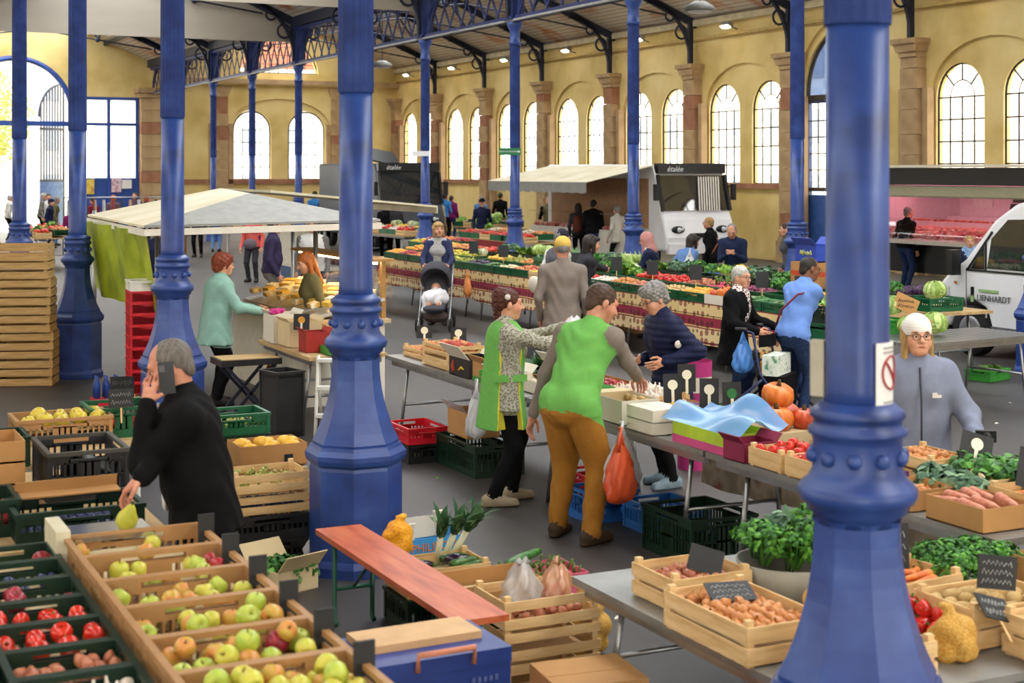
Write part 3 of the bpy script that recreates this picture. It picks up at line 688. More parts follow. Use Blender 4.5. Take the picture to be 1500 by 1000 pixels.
def sdf_mesh(prims, res):
    lo = A3(9,9,9); hi = A3(-9,-9,-9)
    for p in prims:
        if p['op'] != 'add': continue
        if p['t'] == 'c':
            r = max(p['ra'], p['rb']); l = np.minimum(p['a'],p['b'])-r; h = np.maximum(p['a'],p['b'])+r
        else:
            r = max(p['r']) if p['R'] is not None else p['r']; l = p['c']-r; h = p['c']+r
        p['lo'], p['hi'] = l, h; lo = np.minimum(lo, l); hi = np.maximum(hi, h)
    lo = lo-3*res-.01; hi = hi+3*res+.01
    n = np.ceil((hi-lo)/res).astype(int)+1
    D = np.full(n, .5, np.float32); DH = np.full(n, .5, np.float32); ID = np.zeros(n, np.int16)
    ax = [lo[i]+res*np.arange(n[i]) for i in range(3)]
    for p in prims:
        mg = p['k']+3*res+.012
        if p['op'] == 'add':
            i0 = np.maximum(0, np.floor((p['lo']-mg-lo)/res).astype(int)); i1 = np.minimum(n, np.ceil((p['hi']+mg-lo)/res).astype(int)+1)
        else: i0 = np.zeros(3,int); i1 = n
        sl = tuple(slice(i0[i], i1[i]) for i in range(3))
        X = ax[0][sl[0]][:,None,None]; Y = ax[1][sl[1]][None,:,None]; Zz = ax[2][sl[2]][None,None,:]
        if p['t'] == 'c':
            a, ba = p['a'], p['b']-p['a']; L2 = max(ba.dot(ba), 1e-9)
            qx, qy, qz = X-a[0], Y-a[1], Zz-a[2]
            t = np.clip((qx*ba[0]+qy*ba[1]+qz*ba[2])/L2, 0, 1)
            qx = qx-t*ba[0]; qy = qy-t*ba[1]; qz = qz-t*ba[2]
            if p['fl'] is not None:
                nn, f = p['fl']; s_ = (qx*nn[0]+qy*nn[1]+qz*nn[2])*(1/f-1)
                qx = qx+s_*nn[0]; qy = qy+s_*nn[1]; qz = qz+s_*nn[2]
                d = (np.sqrt(qx*qx+qy*qy+qz*qz)-(p['ra']+(p['rb']-p['ra'])*t))*(.5+.5*f)
            else: d = np.sqrt(qx*qx+qy*qy+qz*qz)-(p['ra']+(p['rb']-p['ra'])*t)
        else:
            qx, qy, qz = X-p['c'][0], Y-p['c'][1], Zz-p['c'][2]
            if p['R'] is not None:
                R = p['R']; qx, qy, qz = qx*R[0,0]+qy*R[1,0]+qz*R[2,0], qx*R[0,1]+qy*R[1,1]+qz*R[2,1], qx*R[0,2]+qy*R[1,2]+qz*R[2,2]
            r = p['r']; k0 = np.sqrt((qx/r[0])**2+(qy/r[1])**2+(qz/r[2])**2); k1 = np.sqrt((qx/r[0]**2)**2+(qy/r[1]**2)**2+(qz/r[2]**2)**2)+1e-9
            d = k0*(k0-1)/k1
        if p['cut'] is not None:
            cp, cn = p['cut']; d = np.maximum(d, (X-cp[0])*cn[0]+(Y-cp[1])*cn[1]+(Zz-cp[2])*cn[2])
        d0 = (d+0*X+0*Y+0*Zz).astype(np.float32)
        if p['disp']: d = d+disp_fn(p['disp'][0], (X,Y,Zz), p['disp'][1])
        d = (d+0*X+0*Y+0*Zz).astype(np.float32); cur = D[sl]
        if p['op'] == 'add':
            k = max(p['k'], 1e-4); h = np.clip(.5+.5*(cur-d)/k, 0, 1); D[sl] = cur+(d-cur)*h-k*h*(1-h)
            hm = d0 < DH[sl]; DH[sl][hm] = d0[hm]; ID[sl][hm] = p['m']
        else: D[sl] = np.maximum(cur, -d)
    Sg = D < 0
    c = [Sg[i:n[0]-1+i, j:n[1]-1+j, k:n[2]-1+k] for i in (0,1) for j in (0,1) for k in (0,1)]
    cnt = sum(x.astype(np.int8) for x in c); act = (cnt > 0) & (cnt < 8)
    ci = np.argwhere(act)
    if len(ci) == 0: return np.zeros((0,3)), np.zeros((0,4),int), np.zeros(0,int)
    idx = np.full(act.shape, -1, np.int64); idx[act] = np.arange(len(ci))
    offs = [(i,j,k) for i in (0,1) for j in (0,1) for k in (0,1)]
    dv = np.stack([D[ci[:,0]+o[0], ci[:,1]+o[1], ci[:,2]+o[2]] for o in offs], 1)
    acc = np.zeros((len(ci),3)); num = np.zeros(len(ci))
    for a in range(8):
        for b in range(a+1, 8):
            oa, ob = np.array(offs[a]), np.array(offs[b])
            if np.abs(oa-ob).sum() != 1: continue
            da, db = dv[:,a], dv[:,b]; mk = (da < 0) != (db < 0)
            t = np.where(mk, da/np.where(mk, da-db, 1), 0); acc[mk] += oa+(ob-oa)*t[mk][:,None]; num[mk] += 1
    V = lo+res*(ci+acc/num[:,None])
    cid = ID[ci[:,0]+1, ci[:,1]+1, ci[:,2]+1].copy()
    best = np.abs(dv).argmin(1); ofa = np.array(offs)[best]; cid = ID[ci[:,0]+ofa[:,0], ci[:,1]+ofa[:,1], ci[:,2]+ofa[:,2]]
    F = []
    for axn in range(3):
        o = [0,0,0]; o[axn] = 1
        s0 = Sg[:n[0]-o[0], :n[1]-o[1], :n[2]-o[2]]; s1 = Sg[o[0]:, o[1]:, o[2]:]
        e = np.argwhere(s0 != s1); u, v = [(1,2),(2,0),(0,1)][axn]
        e = e[(e[:,u] > 0) & (e[:,v] > 0) & (e[:,u] < n[u]-1) & (e[:,v] < n[v]-1)]
        if not len(e): continue
        def cell(du, dv_): q = e.copy(); q[:,u] -= du; q[:,v] -= dv_; return idx[q[:,0], q[:,1], q[:,2]]
        f = np.stack([cell(1,1), cell(0,1), cell(0,0), cell(1,0)], 1)
        flip = ~s0[e[:,0],e[:,1],e[:,2]]; f[flip] = f[flip][:,::-1]; F.append(f)
    F = np.concatenate(F); F = F[(F >= 0).all(1)]
    return V, F, np.minimum.reduce([cid[F[:,i]] for i in range(4)]) if False else cid[F[:,0]]
def np_mesh(name, parts, mats):
    """parts: list of (V,F,mid)"""
    vs, fs, ms = [], [], []; b = 0
    for V, F, Mi in parts:
        if len(F) == 0: continue
        vs.append(V); fs.append(F+b); ms.append(Mi); b += len(V)
    V = np.concatenate(vs); F = np.concatenate(fs); Mi = np.concatenate(ms)
    me = bpy.data.meshes.new(name); nf = len(F)
    me.vertices.add(len(V)); me.vertices.foreach_set('co', V.astype(np.float32).ravel())
    me.loops.add(nf*4); me.loops.foreach_set('vertex_index', F.astype(np.int32).ravel())
    me.polygons.add(nf); me.polygons.foreach_set('loop_start', np.arange(0, nf*4, 4, dtype=np.int32))
    for m in mats: me.materials.append(m)
    me.update(calc_edges=True); me.validate()
    me.polygons.foreach_set('material_index', Mi.astype(np.int32)); me.polygons.foreach_set('use_smooth', np.ones(nf, bool)); me.update()
    return me
def sdf_obj(name, prims, res, mats, parent=None, loc=None, rot=None):
    return link(name, np_mesh(name, [sdf_mesh(prims, res)], mats if isinstance(mats,(list,tuple)) else [mats]), parent, loc, rot)

# ------------------------------------------------------------------ people
def ik(Sh, T, l1, l2, pole):
    d = T-Sh; L = np.linalg.norm(d)
    if L > (l1+l2)*.998: T = Sh+d/L*(l1+l2)*.998; d = T-Sh; L = np.linalg.norm(d)
    u = d/L; a = (l1*l1-l2*l2+L*L)/(2*L); h = math.sqrt(max(l1*l1-a*a, 0))
    p = np.asarray(pole, float); p = p-u*p.dot(u); p = p/(np.linalg.norm(p)+1e-9)
    return Sh+u*a+p*h, T
def unit(v): return v/(np.linalg.norm(v)+1e-9)
def hand_prims(W, d, n, side, m, sc=1.0, curl=.35, spread=1.0):
    """W wrist, d finger direction, n palm normal (towards what it holds); side=+1 right hand"""
    d = unit(np.asarray(d,float)); n = np.asarray(n,float); n = unit(n-d*n.dot(d)); w = np.cross(d, n)*side   # w towards the thumb
    pr = [cone(W-d*.008*sc, W+d*.02*sc, .024*sc, .026*sc, m, .012)]
    P = W+d*.05*sc
    pr += [cone(W+d*.03*sc+w*.018*sc, W+d*.085*sc+w*.022*sc, .016*sc, .014*sc, m, .012), cone(W+d*.03*sc-w*.012*sc, W+d*.082*sc-w*.02*sc, .016*sc, .013*sc, m, .012), elli(P, (.02*sc,)*3, m, .012)]
    for i, (off, ln) in enumerate(((.031,.92),(.011,1.0),(-.010,.94),(-.030,.76))):
        b = W+d*(.088-.004*abs(i-1))*sc+w*off*sc*spread; a = 0; r = .0088*sc
        for j, L in enumerate((.042,.027,.021)):
            a += curl*(.8,1.1,.9)[j]*(1+.12*i); dr = d*math.cos(a)+n*math.sin(a)+w*(off*1.2*spread*(1-j*.4)); e = b+unit(dr)*L*ln*sc
            pr.append(cone(b, e, r, r*.9, m, .004)); b = e; r *= .92
    t0 = W+d*.022*sc+w*.026*sc+n*.006*sc; t1 = t0+unit(d*.7+w*.75+n*.35)*.04*sc; t2 = t1+unit(d*.95+w*.1+n*.45)*.032*sc; t3 = t2+unit(d*.9-w*.2+n*.5)*.024*sc
    pr += [cone(t0, t1, .013*sc, .0105*sc, m, .01), cone(t1, t2, .0105*sc, .0095*sc, m, .004), cone(t2, t3, .0095*sc, .0085*sc, m, .004)]
    return pr
SKIN = mat('skin', 'd9a587', .5, .1, 14, c2='c98d70', spec=.35); SKIN2 = mat('skin_ruddy', 'cf957a', .5, .1, 14, c2='b87860', spec=.35); SKIN3 = mat('skin_brown', '8a5a40', .5, .1, 14, spec=.35)
M_lip = mat('lips', 'a8584e', .5, .1); M_eye = mat('eye_white', 'd8d2c8', .3, .05); M_iris = mat('iris', '2a1e18', .2, .1); M_brow = mat('brow', '5a4a3e', .8)
HAIR = {k: mat('hair_'+k, c, .55, .3, 30, stretch=(3,3,.5), spec=.4) for k, c in dict(grey='8f8c88', white='c9c6c0', dark='2a211c', brown='4e3626', ginger='b5652a', red='8a3c20', blond='b8935a', auburn='5a2a1c', salt='77706a').items()}
M_spec = mat('spectacle_metal', '3a3634', .3, .1, metal=.6)
def head_R(yaw, pitch, roll=0, base=None):
    R = rotm(0,0,yaw) @ rotm(-pitch,0,0) @ rotm(0,roll,0); return R if base is None else base @ R
eye_me = {}
def person(label, pos, face, H=1.7, lean=0., side=0., hands=(None,None), feet=None, head=(0,0), top=None, bottom=None, skin=SKIN, shoe=None, hair=('short','brown'),
           hem=.0, puff=0., build=1., hat=None, tier=2, group=None, sleeve=1., fold=.006, quilt=False, belly=0., vest=None, curl=(.35,.35), handdir=(None,None), palm=(None,None),
           glasses=False, z0=0., collar=True, scarf=None, legs=True, skirt=False, poles=(None,None), twist=0., shrug=0., female=False, knees=None, baggy=1., cuffs=True, sit=None, name='person'):
    s = H/1.7
    res = {0:(.009,.0045,.0036), 1:(.012,.0065,.005), 2:(.016,.009,.0075), 3:(.022,.013,.011)}[tier]
    top = top or mat('cloth_dark','2a2c34',.8); bottom = bottom or mat('cloth_trousers','2b3040',.85); shoe = shoe or mat('shoe_dark','26221f',.6)
    mats = [skin, top, bottom, shoe, vest or top, scarf or top, top]; hem = max(hem, .05)
    py = -math.sin(lean)*.16*s
    hipz = .515*H if sit is None else sit
    P = A3(math.sin(side)*-.05, py, hipz)
    R = rotm(0,side,0) @ rotm(-lean,0,0); Rt = R @ rotm(0,0,twist)
    T = lambda x, y, z: P+Rt @ (A3(x,y,z)*s)
    fwd = Rt @ A3(0,1,0); up = R @ A3(0,0,1); FLn = fwd
    b = build; pf = puff; dp = ('quilt', .010) if quilt else ('fold', fold)
    body = []
    tm = 4 if vest else 1
    shw = (.175 if not female else .155)*(.6+.4*b)
    SL, SR = T(-shw,0,.445+shrug), T(shw,0,.445+shrug)
    N = T(0,.012,.535)
    body += [cone(T(0,0,.0), T(0,.01+belly*.3,.16), (.14+.0*pf)*b+pf*.7, (.138)*b+pf+belly*.5, tm, .05, (FLn,.74), disp=dp),
             cone(T(0,.01+belly*.3,.14), T(0,.015,.36), .138*b+pf+belly*.5, .155*b+pf, tm, .05, (FLn,.72), disp=dp),
             cone(T(-.07*b,.01,.38), T(.07*b,.01,.38), .115+pf*.7, .115+pf*.7, tm, .05, (FLn,.85), disp=dp),
             cone(SL, SR, .058+pf*.6, .058+pf*.6, tm, .05, disp=None), cone(T(0,0,.47), T(0,.012,.54), .07+pf*.4, .058+pf*.2, tm, .04), cone(SL, T(-.02,0,.51), .05+pf*.5, .05+pf*.3, tm, .05), cone(SR, T(.02,0,.51), .05+pf*.5, .05+pf*.3, tm, .05)]
    if female: body += [elli(T(-.068,.095*b,.33), (.068,.06,.07), tm, .05), elli(T(.068,.095*b,.33), (.068,.06,.07), tm, .05)]
    if collar: body.append(cone(T(0,.0,.53), T(0,.015,.565), .066, .062, tm, .015))
    if scarf: body += [cone(T(-.05,.02,.54), T(.05,.03,.54), .06, .06, 5, .02, disp=('fold',.008)), cone(T(.02,.1,.5), T(.04,.14,.25), .045, .035, 5, .02, disp=('fold',.006))]
    hw = .078*(.5+.5*b)
    HL, HR = P+Rt @ A3(-hw*s,0,-.01*s), P+Rt @ A3(hw*s,0,-.01*s)
    body.append(cone(HL, HR, .102*(.5+.5*b), .102*(.5+.5*b), 2, .05, (FLn,.95)))
    if hem > 0:
        hb = P+Rt @ A3(0,0,.03)+A3(0,0,-hem)-fwd*0.0
        body.append(cone(T(0,.0,.14), hb-A3(0,0,.06), .138*b+pf, (.192+hem*.06)*(.3+.7*b)+pf, tm, .012, (FLn,.72), disp=dp, cut=(hb, A3(0,0,-1))))
    feet = feet or ((-.10,.03),(.10,-.02))
    if legs:
        for i, (sg, hp) in enumerate(((-1,HL),(1,HR))):
            ft = A3(feet[i][0], feet[i][1], .09*s+(feet[i][2] if len(feet[i]) > 2 else 0)); pole = (0.15*sg,1,0) if knees is None else knees
            kn, an = ik(hp, ft, .245*H, .235*H, pole)
            if skirt and i == 0:
                body.append(cone(P, A3(0,py*.5,.22*H), .15*b, .22*b, 2, .03, (FLn,.8), disp=('fold',.01)))
            body += [cone(hp, kn, .088*(.4+.6*b)*baggy, .064*(.5+.5*b)*baggy, 2, .03, disp=('fold',.005)), cone(kn, an, .062*(.5+.5*b)*baggy, .05*baggy, 2, .025, disp=('fold',.005))]
            tdir = unit(A3(math.sin(.18*sg), math.cos(.18*sg), 0)); a0 = A3(an[0],an[1],.05*s+an[2]-.09*s)
            body += [cone(a0-tdir*.05, a0+tdir*.06, .046, .043, 3, .02), cone(a0+tdir*.04-A3(0,0,.008), a0+tdir*.155-A3(0,0,.014), .044, .034, 3, .02, (A3(0,0,1),.85)),
                     cone(A3(a0[0],a0[1],.018+an[2]-.09*s)-tdir*.06, A3(a0[0],a0[1],.018+an[2]-.09*s)+tdir*.16, .038, .036, 3, .01, (A3(0,0,1),.5))]
    hp_all = []
    for i, (sg, sh) in enumerate(((-1,SL),(1,SR))):
        hd = hands[i]
        tgt = np.asarray(hd, float) if hd is not None else P+A3(sg*.24*(.7+.3*b), .05, -.06*s)+Rt @ A3(0,.04,0)
        pole = poles[i] if poles[i] is not None else (A3(.55*sg,-.7,-.55) if hd is not None else A3(.3*sg,-1,0))
        el, wr = ik(sh, tgt, .17*H, .155*H, pole)
        fd = unit(wr-el); ux = 1 if sleeve > .15 else 0
        body.append(cone(sh, el, .06+pf*.6, .048+pf*.5, 6, .035, disp=dp if quilt else ('fold', fold)))
        if sleeve >= .95: body.append(cone(el, wr, .047+pf*.5, .036+pf*.45, 6, .025, disp=dp if quilt else ('fold', fold)))
        else:
            q = el+(wr-el)*max(0,(sleeve-.5)*2)
            if sleeve > .55: body.append(cone(el, q, .048+pf*.4, .044+pf*.3, 6, .02))
            body.append(cone(el, wr, .038, .027, 0, .015))
        dd = handdir[i] if handdir[i] is not None else fd
        pn = palm[i] if palm[i] is not None else A3(-sg,.15,-.1)
        hp_all.append(hand_prims(wr+fd*.015, dd, pn, sg*(1), 0, s*.98, curl[i]))
    yaw, pitch = head[0], head[1]; Rh = (rotm(-lean*.45,0,0)) @ head_R(yaw, pitch, head[2] if len(head) > 2 else 0)
    HC = N+(unit(up*.55+A3(0,0,.45)))*.075*s+Rh @ (A3(0,.022,.065)*s)
    hs = s*1.0; Hh = lambda x, y, z: HC+Rh @ (A3(x,y,z)*hs)
    hd_ = [elli(Hh(0,-.012,.03), A3(.076,.096,.088)*hs, 0, .02, Rh), elli(Hh(0,.022,-.03), A3(.063,.072,.085)*hs, 0, .03, Rh), cone(Hh(-.022,.062,-.088), Hh(.022,.062,-.088), .024*hs, .024*hs, 0, .03),
           cone(Hh(0,.088,.018), Hh(0,.112,-.022), .010*hs, .0145*hs, 0, .012), cone(Hh(-.013,.096,-.026), Hh(.013,.096,-.026), .009*hs, .009*hs, 0, .008),
           cone(Hh(-.04,.075,.03), Hh(.04,.075,.03), .016*hs, .016*hs, 0, .02), elli(Hh(-.045,.055,-.03), A3(.026,.03,.03)*hs, 0, .03, Rh), elli(Hh(.045,.055,-.03), A3(.026,.03,.03)*hs, 0, .03, Rh),
           elli(Hh(-.032,.094,.008), (.015*hs,)*3, 0, .01, op='sub'), elli(Hh(.032,.094,.008), (.015*hs,)*3, 0, .01, op='sub'),
           cone(Hh(-.02,.085,-.055), Hh(.02,.085,-.055), .011*hs, .011*hs, 0, .01),
           elli(Hh(-.078,-.008,-.008), A3(.012,.02,.032)*hs, 0, .006, Rh), elli(Hh(.078,-.008,-.008), A3(.012,.02,.032)*hs, 0, .006, Rh),
           cone(N-up*.05, Hh(0,-.02,-.05), .058*s, .055*s, 0, .03)]
    V, F, Mi = sdf_mesh(body, res[0])
    fc = V[F].mean(1)-P; zt = fc[:,2] if hem > .12 else fc @ up; Mi = Mi.copy()
    Mi[(Mi == 2) & (zt > -hem)] = tm; Mi[((Mi == 1) | (Mi == 4)) & (zt < -hem-.012)] = 2
    parts = [(V,F,Mi), sdf_mesh(hd_, res[1])]+[sdf_mesh(h, res[2]) for h in hp_all]
    o = link(name, np_mesh('person', parts, mats), None, (pos[0],pos[1],z0), (0,0,-TH-math.radians(face)))
    tag(o, label, 'person', group)
    RM = Matrix(Rh.tolist()).to_4x4(); RE = RM.to_euler()
    if tier <= 2:
        if 'e' not in eye_me:
            eye_me['e'] = MB().ball((0,0,0),.0125,10,6).mesh('eye',[M_eye]); eye_me['i'] = MB().ball((0,.0075,0),.0068,8,5,sc=(1,.8,1)).mesh('iris',[M_iris])
            m = MB(); m.tube([(-.026,-.006,0),(-.012,.002,.002),(0,.004,.0005),(.012,.002,.002),(.026,-.006,0)], [.002,.0055,.006,.0055,.002], 6); eye_me['l'] = m.mesh('lips',[M_lip])
            m = MB(); m.tube([(-.017,-.004,-.003),(0,.003,.003),(.018,-.004,-.001)], [.003,.0045,.002], 5); eye_me['b'] = m.mesh('eyebrow',[M_brow])
        for sx in (-1,1):
            e = link('eye', eye_me['e'], o, Hh(sx*.032,.076,.008), RE, hs); link('iris', eye_me['i'], e, (0,.004,0))
            link('eyebrow', eye_me['b'], o, Hh(sx*.034,.093,.033), RE, hs)
        link('lips', eye_me['l'], o, Hh(0,.0945,-.058), RE, hs)
    if glasses:
        m = MB()
        for sx in (-1,1):
            m.tube([tuple(A3(sx*.034+.026*math.cos(t),.108,.006+.02*math.sin(t))) for t in [2*PI*i/14 for i in range(14)]], .0022, 5, closed=True); m.tube([(sx*.06,.105,.012),(sx*.08,.0,.014)], .0022, 5)
        m.tube([(-.01,.112,.01),(.01,.112,.01)], .0022, 5); m.obj('spectacles', M_spec, o, Hh(0,0,0), RE).scale = (hs,)*3
    style, hc = hair; hm = HAIR[hc] if isinstance(hc, str) else hc; hr = res[1]*1.1
    def hsub(): return [elli(Hh(0,.105,-.04), A3(.066,.075,.10)*hs, 0, .0, Rh, op='sub')]
    pr = None; st = ('strand', .0025)
    if style == 'short': pr = [elli(Hh(0,-.02,.035), A3(.084,.102,.095)*hs, 0, .01, Rh, disp=('curl',.003)), elli(Hh(0,-.075,-.03), A3(.06,.035,.05)*hs, 0, .02, Rh)]+hsub()+[elli(Hh(0,.02,-.1), A3(.1,.09,.085)*hs,0,0,Rh,op='sub')]
    elif style == 'crop': pr = [elli(Hh(0,-.018,.033), A3(.0785,.098,.09)*hs, 0, .01, Rh), elli(Hh(0,-.07,-.03), A3(.058,.035,.05)*hs, 0, .02, Rh)]+hsub()+[elli(Hh(0,.075,.07), A3(.062,.085,.075)*hs,0,0,Rh,op='sub'), elli(Hh(0,.02,-.1), A3(.1,.09,.085)*hs,0,0,Rh,op='sub')]
    elif style == 'fringe': pr = [elli(Hh(0,-.02,.012), A3(.0795,.099,.075)*hs, 0, .01, Rh)]+hsub()+[elli(Hh(0,.03,.09), A3(.066,.11,.075)*hs,0,0,Rh,op='sub'), elli(Hh(0,.03,-.1), A3(.1,.09,.085)*hs,0,0,Rh,op='sub')]
    elif style in ('curly','fluffy'):
        g = .012 if style == 'fluffy' else .02
        pr = [elli(Hh(0,-.02,.04), A3(.088+g*.6,.105+g*.6,.098+g*.6)*hs, 0, .01, Rh, disp=('curl',.006)), elli(Hh(0,-.07,-.03), A3(.075,.05,.06)*hs, 0, .03, Rh, disp=('curl',.006)), cone(Hh(-.05,.05,.09), Hh(.05,.05,.09), .035*hs, .035*hs, 0, .03, disp=('curl',.005))]+hsub()
    elif style == 'long': pr = [elli(Hh(0,-.018,.035), A3(.086,.103,.095)*hs, 0, .01, Rh, disp=st), cone(Hh(0,-.07,.0), Hh(0,-.085,-.26), .085*hs, .07*hs, 0, .04, (Rh @ A3(0,1,0), .55), disp=st), cone(Hh(-.07,-.01,0), Hh(-.085,.01,-.2), .03*hs, .025*hs, 0, .03, disp=st), cone(Hh(.07,-.01,0), Hh(.085,.01,-.2), .03*hs, .025*hs, 0, .03, disp=st)]+[elli(Hh(0,.115,-.06), A3(.062,.085,.125)*hs,0,0,Rh,op='sub')]
    elif style == 'bob': pr = [elli(Hh(0,-.018,.035), A3(.086,.104,.097)*hs, 0, .01, Rh, disp=st), cone(Hh(0,-.06,.0), Hh(0,-.065,-.1), .09*hs, .075*hs, 0, .04, (Rh @ A3(0,1,0), .7), disp=st), cone(Hh(-.072,.005,.01), Hh(-.078,.02,-.1), .026*hs, .022*hs, 0, .03, disp=st), cone(Hh(.072,.005,.01), Hh(.078,.02,-.1), .026*hs, .022*hs, 0, .03, disp=st), cone(Hh(-.05,.075,.075), Hh(.05,.075,.075), .022*hs,.022*hs,0,.03)]+[elli(Hh(0,.115,-.05), A3(.06,.08,.095)*hs,0,0,Rh,op='sub')]
    elif style == 'bun': pr = [elli(Hh(0,-.02,.035), A3(.085,.103,.096)*hs, 0, .01, Rh, disp=('curl',.004)), elli(Hh(0,-.085,.075), A3(.06,.05,.055)*hs, 0, .03, Rh, disp=('curl',.006)), cone(Hh(0,-.085,0), Hh(0,-.07,-.12), .045*hs, .03*hs, 0, .04, disp=('curl',.006))]+hsub()
    if pr is not None and hat not in ('hijab',): sdf_obj('hair', pr, hr, hm, o)
    if hat:
        kind, hmats = hat
        if kind == 'cap':
            sdf_obj('cap', [elli(Hh(0,-.012,.045), A3(.088,.106,.09)*hs, 0, .01, Rh), elli(Hh(0,.0,-.06), A3(.13,.15,.095)*hs, 0, 0, Rh, op='sub'), cone(Hh(-.03,.09,.045), Hh(-.03,.15,.03), .035*hs, .03*hs, 0, .02, (Rh @ A3(0,0,1),.22)), cone(Hh(.03,.09,.045), Hh(.03,.15,.03), .035*hs, .03*hs, 0, .02, (Rh @ A3(0,0,1),.22))], hr, hmats, o)
        elif kind == 'beanie':
            sdf_obj('beanie', [elli(Hh(0,-.012,.05), A3(.09,.108,.10)*hs, 0, .01, Rh), elli(Hh(0,-.01,-.075), A3(.14,.16,.11)*hs, 0, 0, Rh, op='sub')], hr, hmats, o)
        elif kind == 'hijab':
            sdf_obj('headscarf', [elli(Hh(0,-.015,.03), A3(.092,.112,.10)*hs, 0, .02, Rh, disp=('fold',.003)), cone(Hh(0,-.01,-.03), Hh(0,-.01,-.17), .095*hs, .12*hs, 0, .04, disp=('fold',.006)), elli(Hh(0,.12,-.01), A3(.058,.085,.082)*hs, 0, 0, Rh, op='sub')], hr, hmats, o)
    o['_'] = 0; del o['_']
    return o, dict(HC=HC, Rh=Rh, P=P, N=N, T=T, hs=hs, SL=SL, SR=SR)
# ------------------------------------------------------------------ crates, boxes, tables
M_wood = rampmat('crate_wood', [(.2,'b98f58'),(.5,'dcb983'),(.8,'ecd3a4')], scale=3, rough=.75, stretch=(1.2,1.2,9), bump=.05, detail=6)
M_wood2 = rampmat('crate_wood_old', [(.2,'8f6f3e'),(.5,'b99560'),(.8,'cdae7a')], scale=3, rough=.8, stretch=(1.2,1.2,9), bump=.08, detail=6)
M_green = mat('plastic_green', '12603a', .4, .15, 5); M_dgreen = mat('plastic_dark_green', '0d2e1f', .45, .2, 5); M_lgreen = mat('plastic_light_green','3f9a3a',.45,.15,5)
M_brown = mat('plastic_tan', 'b08556', .5, .12, 4); M_redp = mat('plastic_red', 'd21f2e', .38, .12, 4); M_blackp = mat('plastic_black', '26272a', .45, .2, 5); M_bluep = mat('plastic_blue','2f6fc0',.4,.12,5)
M_whitep = mat('plastic_white','e4e2da',.45,.06,5)
M_card = mat('cardboard', 'b98a55', .85, .12, 3); M_cardp = mat('cardboard_pale', 'd9c49a', .85, .1, 3); M_cardw = mat('cardboard_white', 'e3dccb', .8, .06, 3)
M_steel = mat('steel_tube', 'a9abad', .35, .1, 5, metal=.85); M_zinc = mat('zinc_tray', '9a9a96', .45, .15, 4, metal=.6); M_ply = rampmat('plywood',[(.3,'a88a5e'),(.7,'c4a878')],scale=2,stretch=(1,5,5),rough=.8)
CC = {}
def cm(key, fn):
    if key not in CC: CC[key] = fn()
    return CC[key]
def wood_crate(loc, rz, label, w=.5, d=.3, h=.16, rows=2, m=None, group=None, rot=None, post=.03, gap=.018):
    """light softwood tray: corner posts, side slats, floor slats; origin at the base centre, w along x, d along y"""
    m = m or M_wood; mn = m.name
    c = thing('wooden_crate', label, 'crate', loc, rz, group, rot)
    sh = (h-.02-gap*(rows-1))/rows; t = .009
    pm = cm(('wp',h,post,mn), lambda: MB().box((0,0,h/2+.008),(post,post,h+.016)).mesh('corner_post',[m]))
    for sx in (-1,1):
        for sy in (-1,1): link('corner_post', pm, c, (sx*(w/2-post/2-t), sy*(d/2-post/2-t), 0))
    lx = cm(('wlx',w,sh,mn), lambda: MB().box((0,0,sh/2),(w,t,sh)).mesh('slat',[m])); ly = cm(('wly',d,sh,mn), lambda: MB().box((0,0,sh/2),(t,d-2*t-.002,sh)).mesh('slat',[m]))
    for r in range(rows):
        z = .012+r*(sh+gap)
        for sy in (-1,1): link('slat', lx, c, (0, sy*(d/2-t/2), z))
        for sx in (-1,1): link('slat', ly, c, (sx*(w/2-t/2), 0, z))
    nb = max(3, int(d/.1)); fw = (d-.02)/nb; fm = cm(('wf',w,fw,mn), lambda: MB().box((0,0,.004),(w-.02,fw-.012,.008)).mesh('floor_slat',[m]))
    for i in range(nb): link('floor_slat', fm, c, (0, -d/2+.01+fw*(i+.5), .003))
    return c
def plastic_crate(loc, rz, label, m, w=.6, d=.4, h=.2, group=None, rot=None, slots=10, fine=True, name='plastic_crate', nested=False, rim=None):
    """moulded crate: solid floor, ribbed slotted walls, thick rim with hand holes"""
    c = thing(name, label, 'crate', loc, rz, group, rot); rm = rim or m
    def body():
        b = MB(); t = .012
        b.box((0,0,.008),(w-.02,d-.02,.012))
        for ax, L, o in ((0,w,d),(1,d,w)):
            for s_ in (-1,1):
                def pl(u, z, du, dz, th=t, push=0):
                    q = s_*(o/2-.012-push)
                    if ax == 0: b.box((u,q,z),(du,th,dz))
                    else: b.box((q,u,z),(th,du,dz))
                pl(0, .03, L-.02, .06); 
                if fine and slots:
                    n = max(4, int(L/.036)); z0, z1 = .055, h-.055
                    for i in range(n+1):
                        u = -L/2+.014+(L-.028)*i/n; pl(u, (z0+z1)/2, .012, z1-z0)
                    if z1-z0 > .11: pl(0, (z0+z1)/2, L-.02, .014)
                    pl(0, (z0+z1)/2, L*.22, z1-z0) 
                else: pl(0, h/2, L-.02, h-.02)
                pl(-L*.5+L*.14, h-.04, L*.26, .05); pl(L*.5-L*.14, h-.04, L*.26, .05); pl(0, h-.052, L*.5, .02)
        for sx in (-1,1):
            for sy in (-1,1): b.box((sx*(w/2-.012),sy*(d/2-.012),h/2),(.024,.024,h-.01))
        return b.mesh('basket',[m])
    link('basket', cm(('pb',w,d,h,m.name,slots,fine), body), c)
    def rimf():
        b = MB()
        for s_ in (-1,1): b.box((0,s_*(d/2-.006),h-.01),(w+.012,.026,.02)); b.box((s_*(w/2-.006),0,h-.01),(.026,d-.026,.0198))
        return b.mesh('rim',[rm])
    link('rim', cm(('pr',w,d,h,rm.name), rimf), c)
    return c
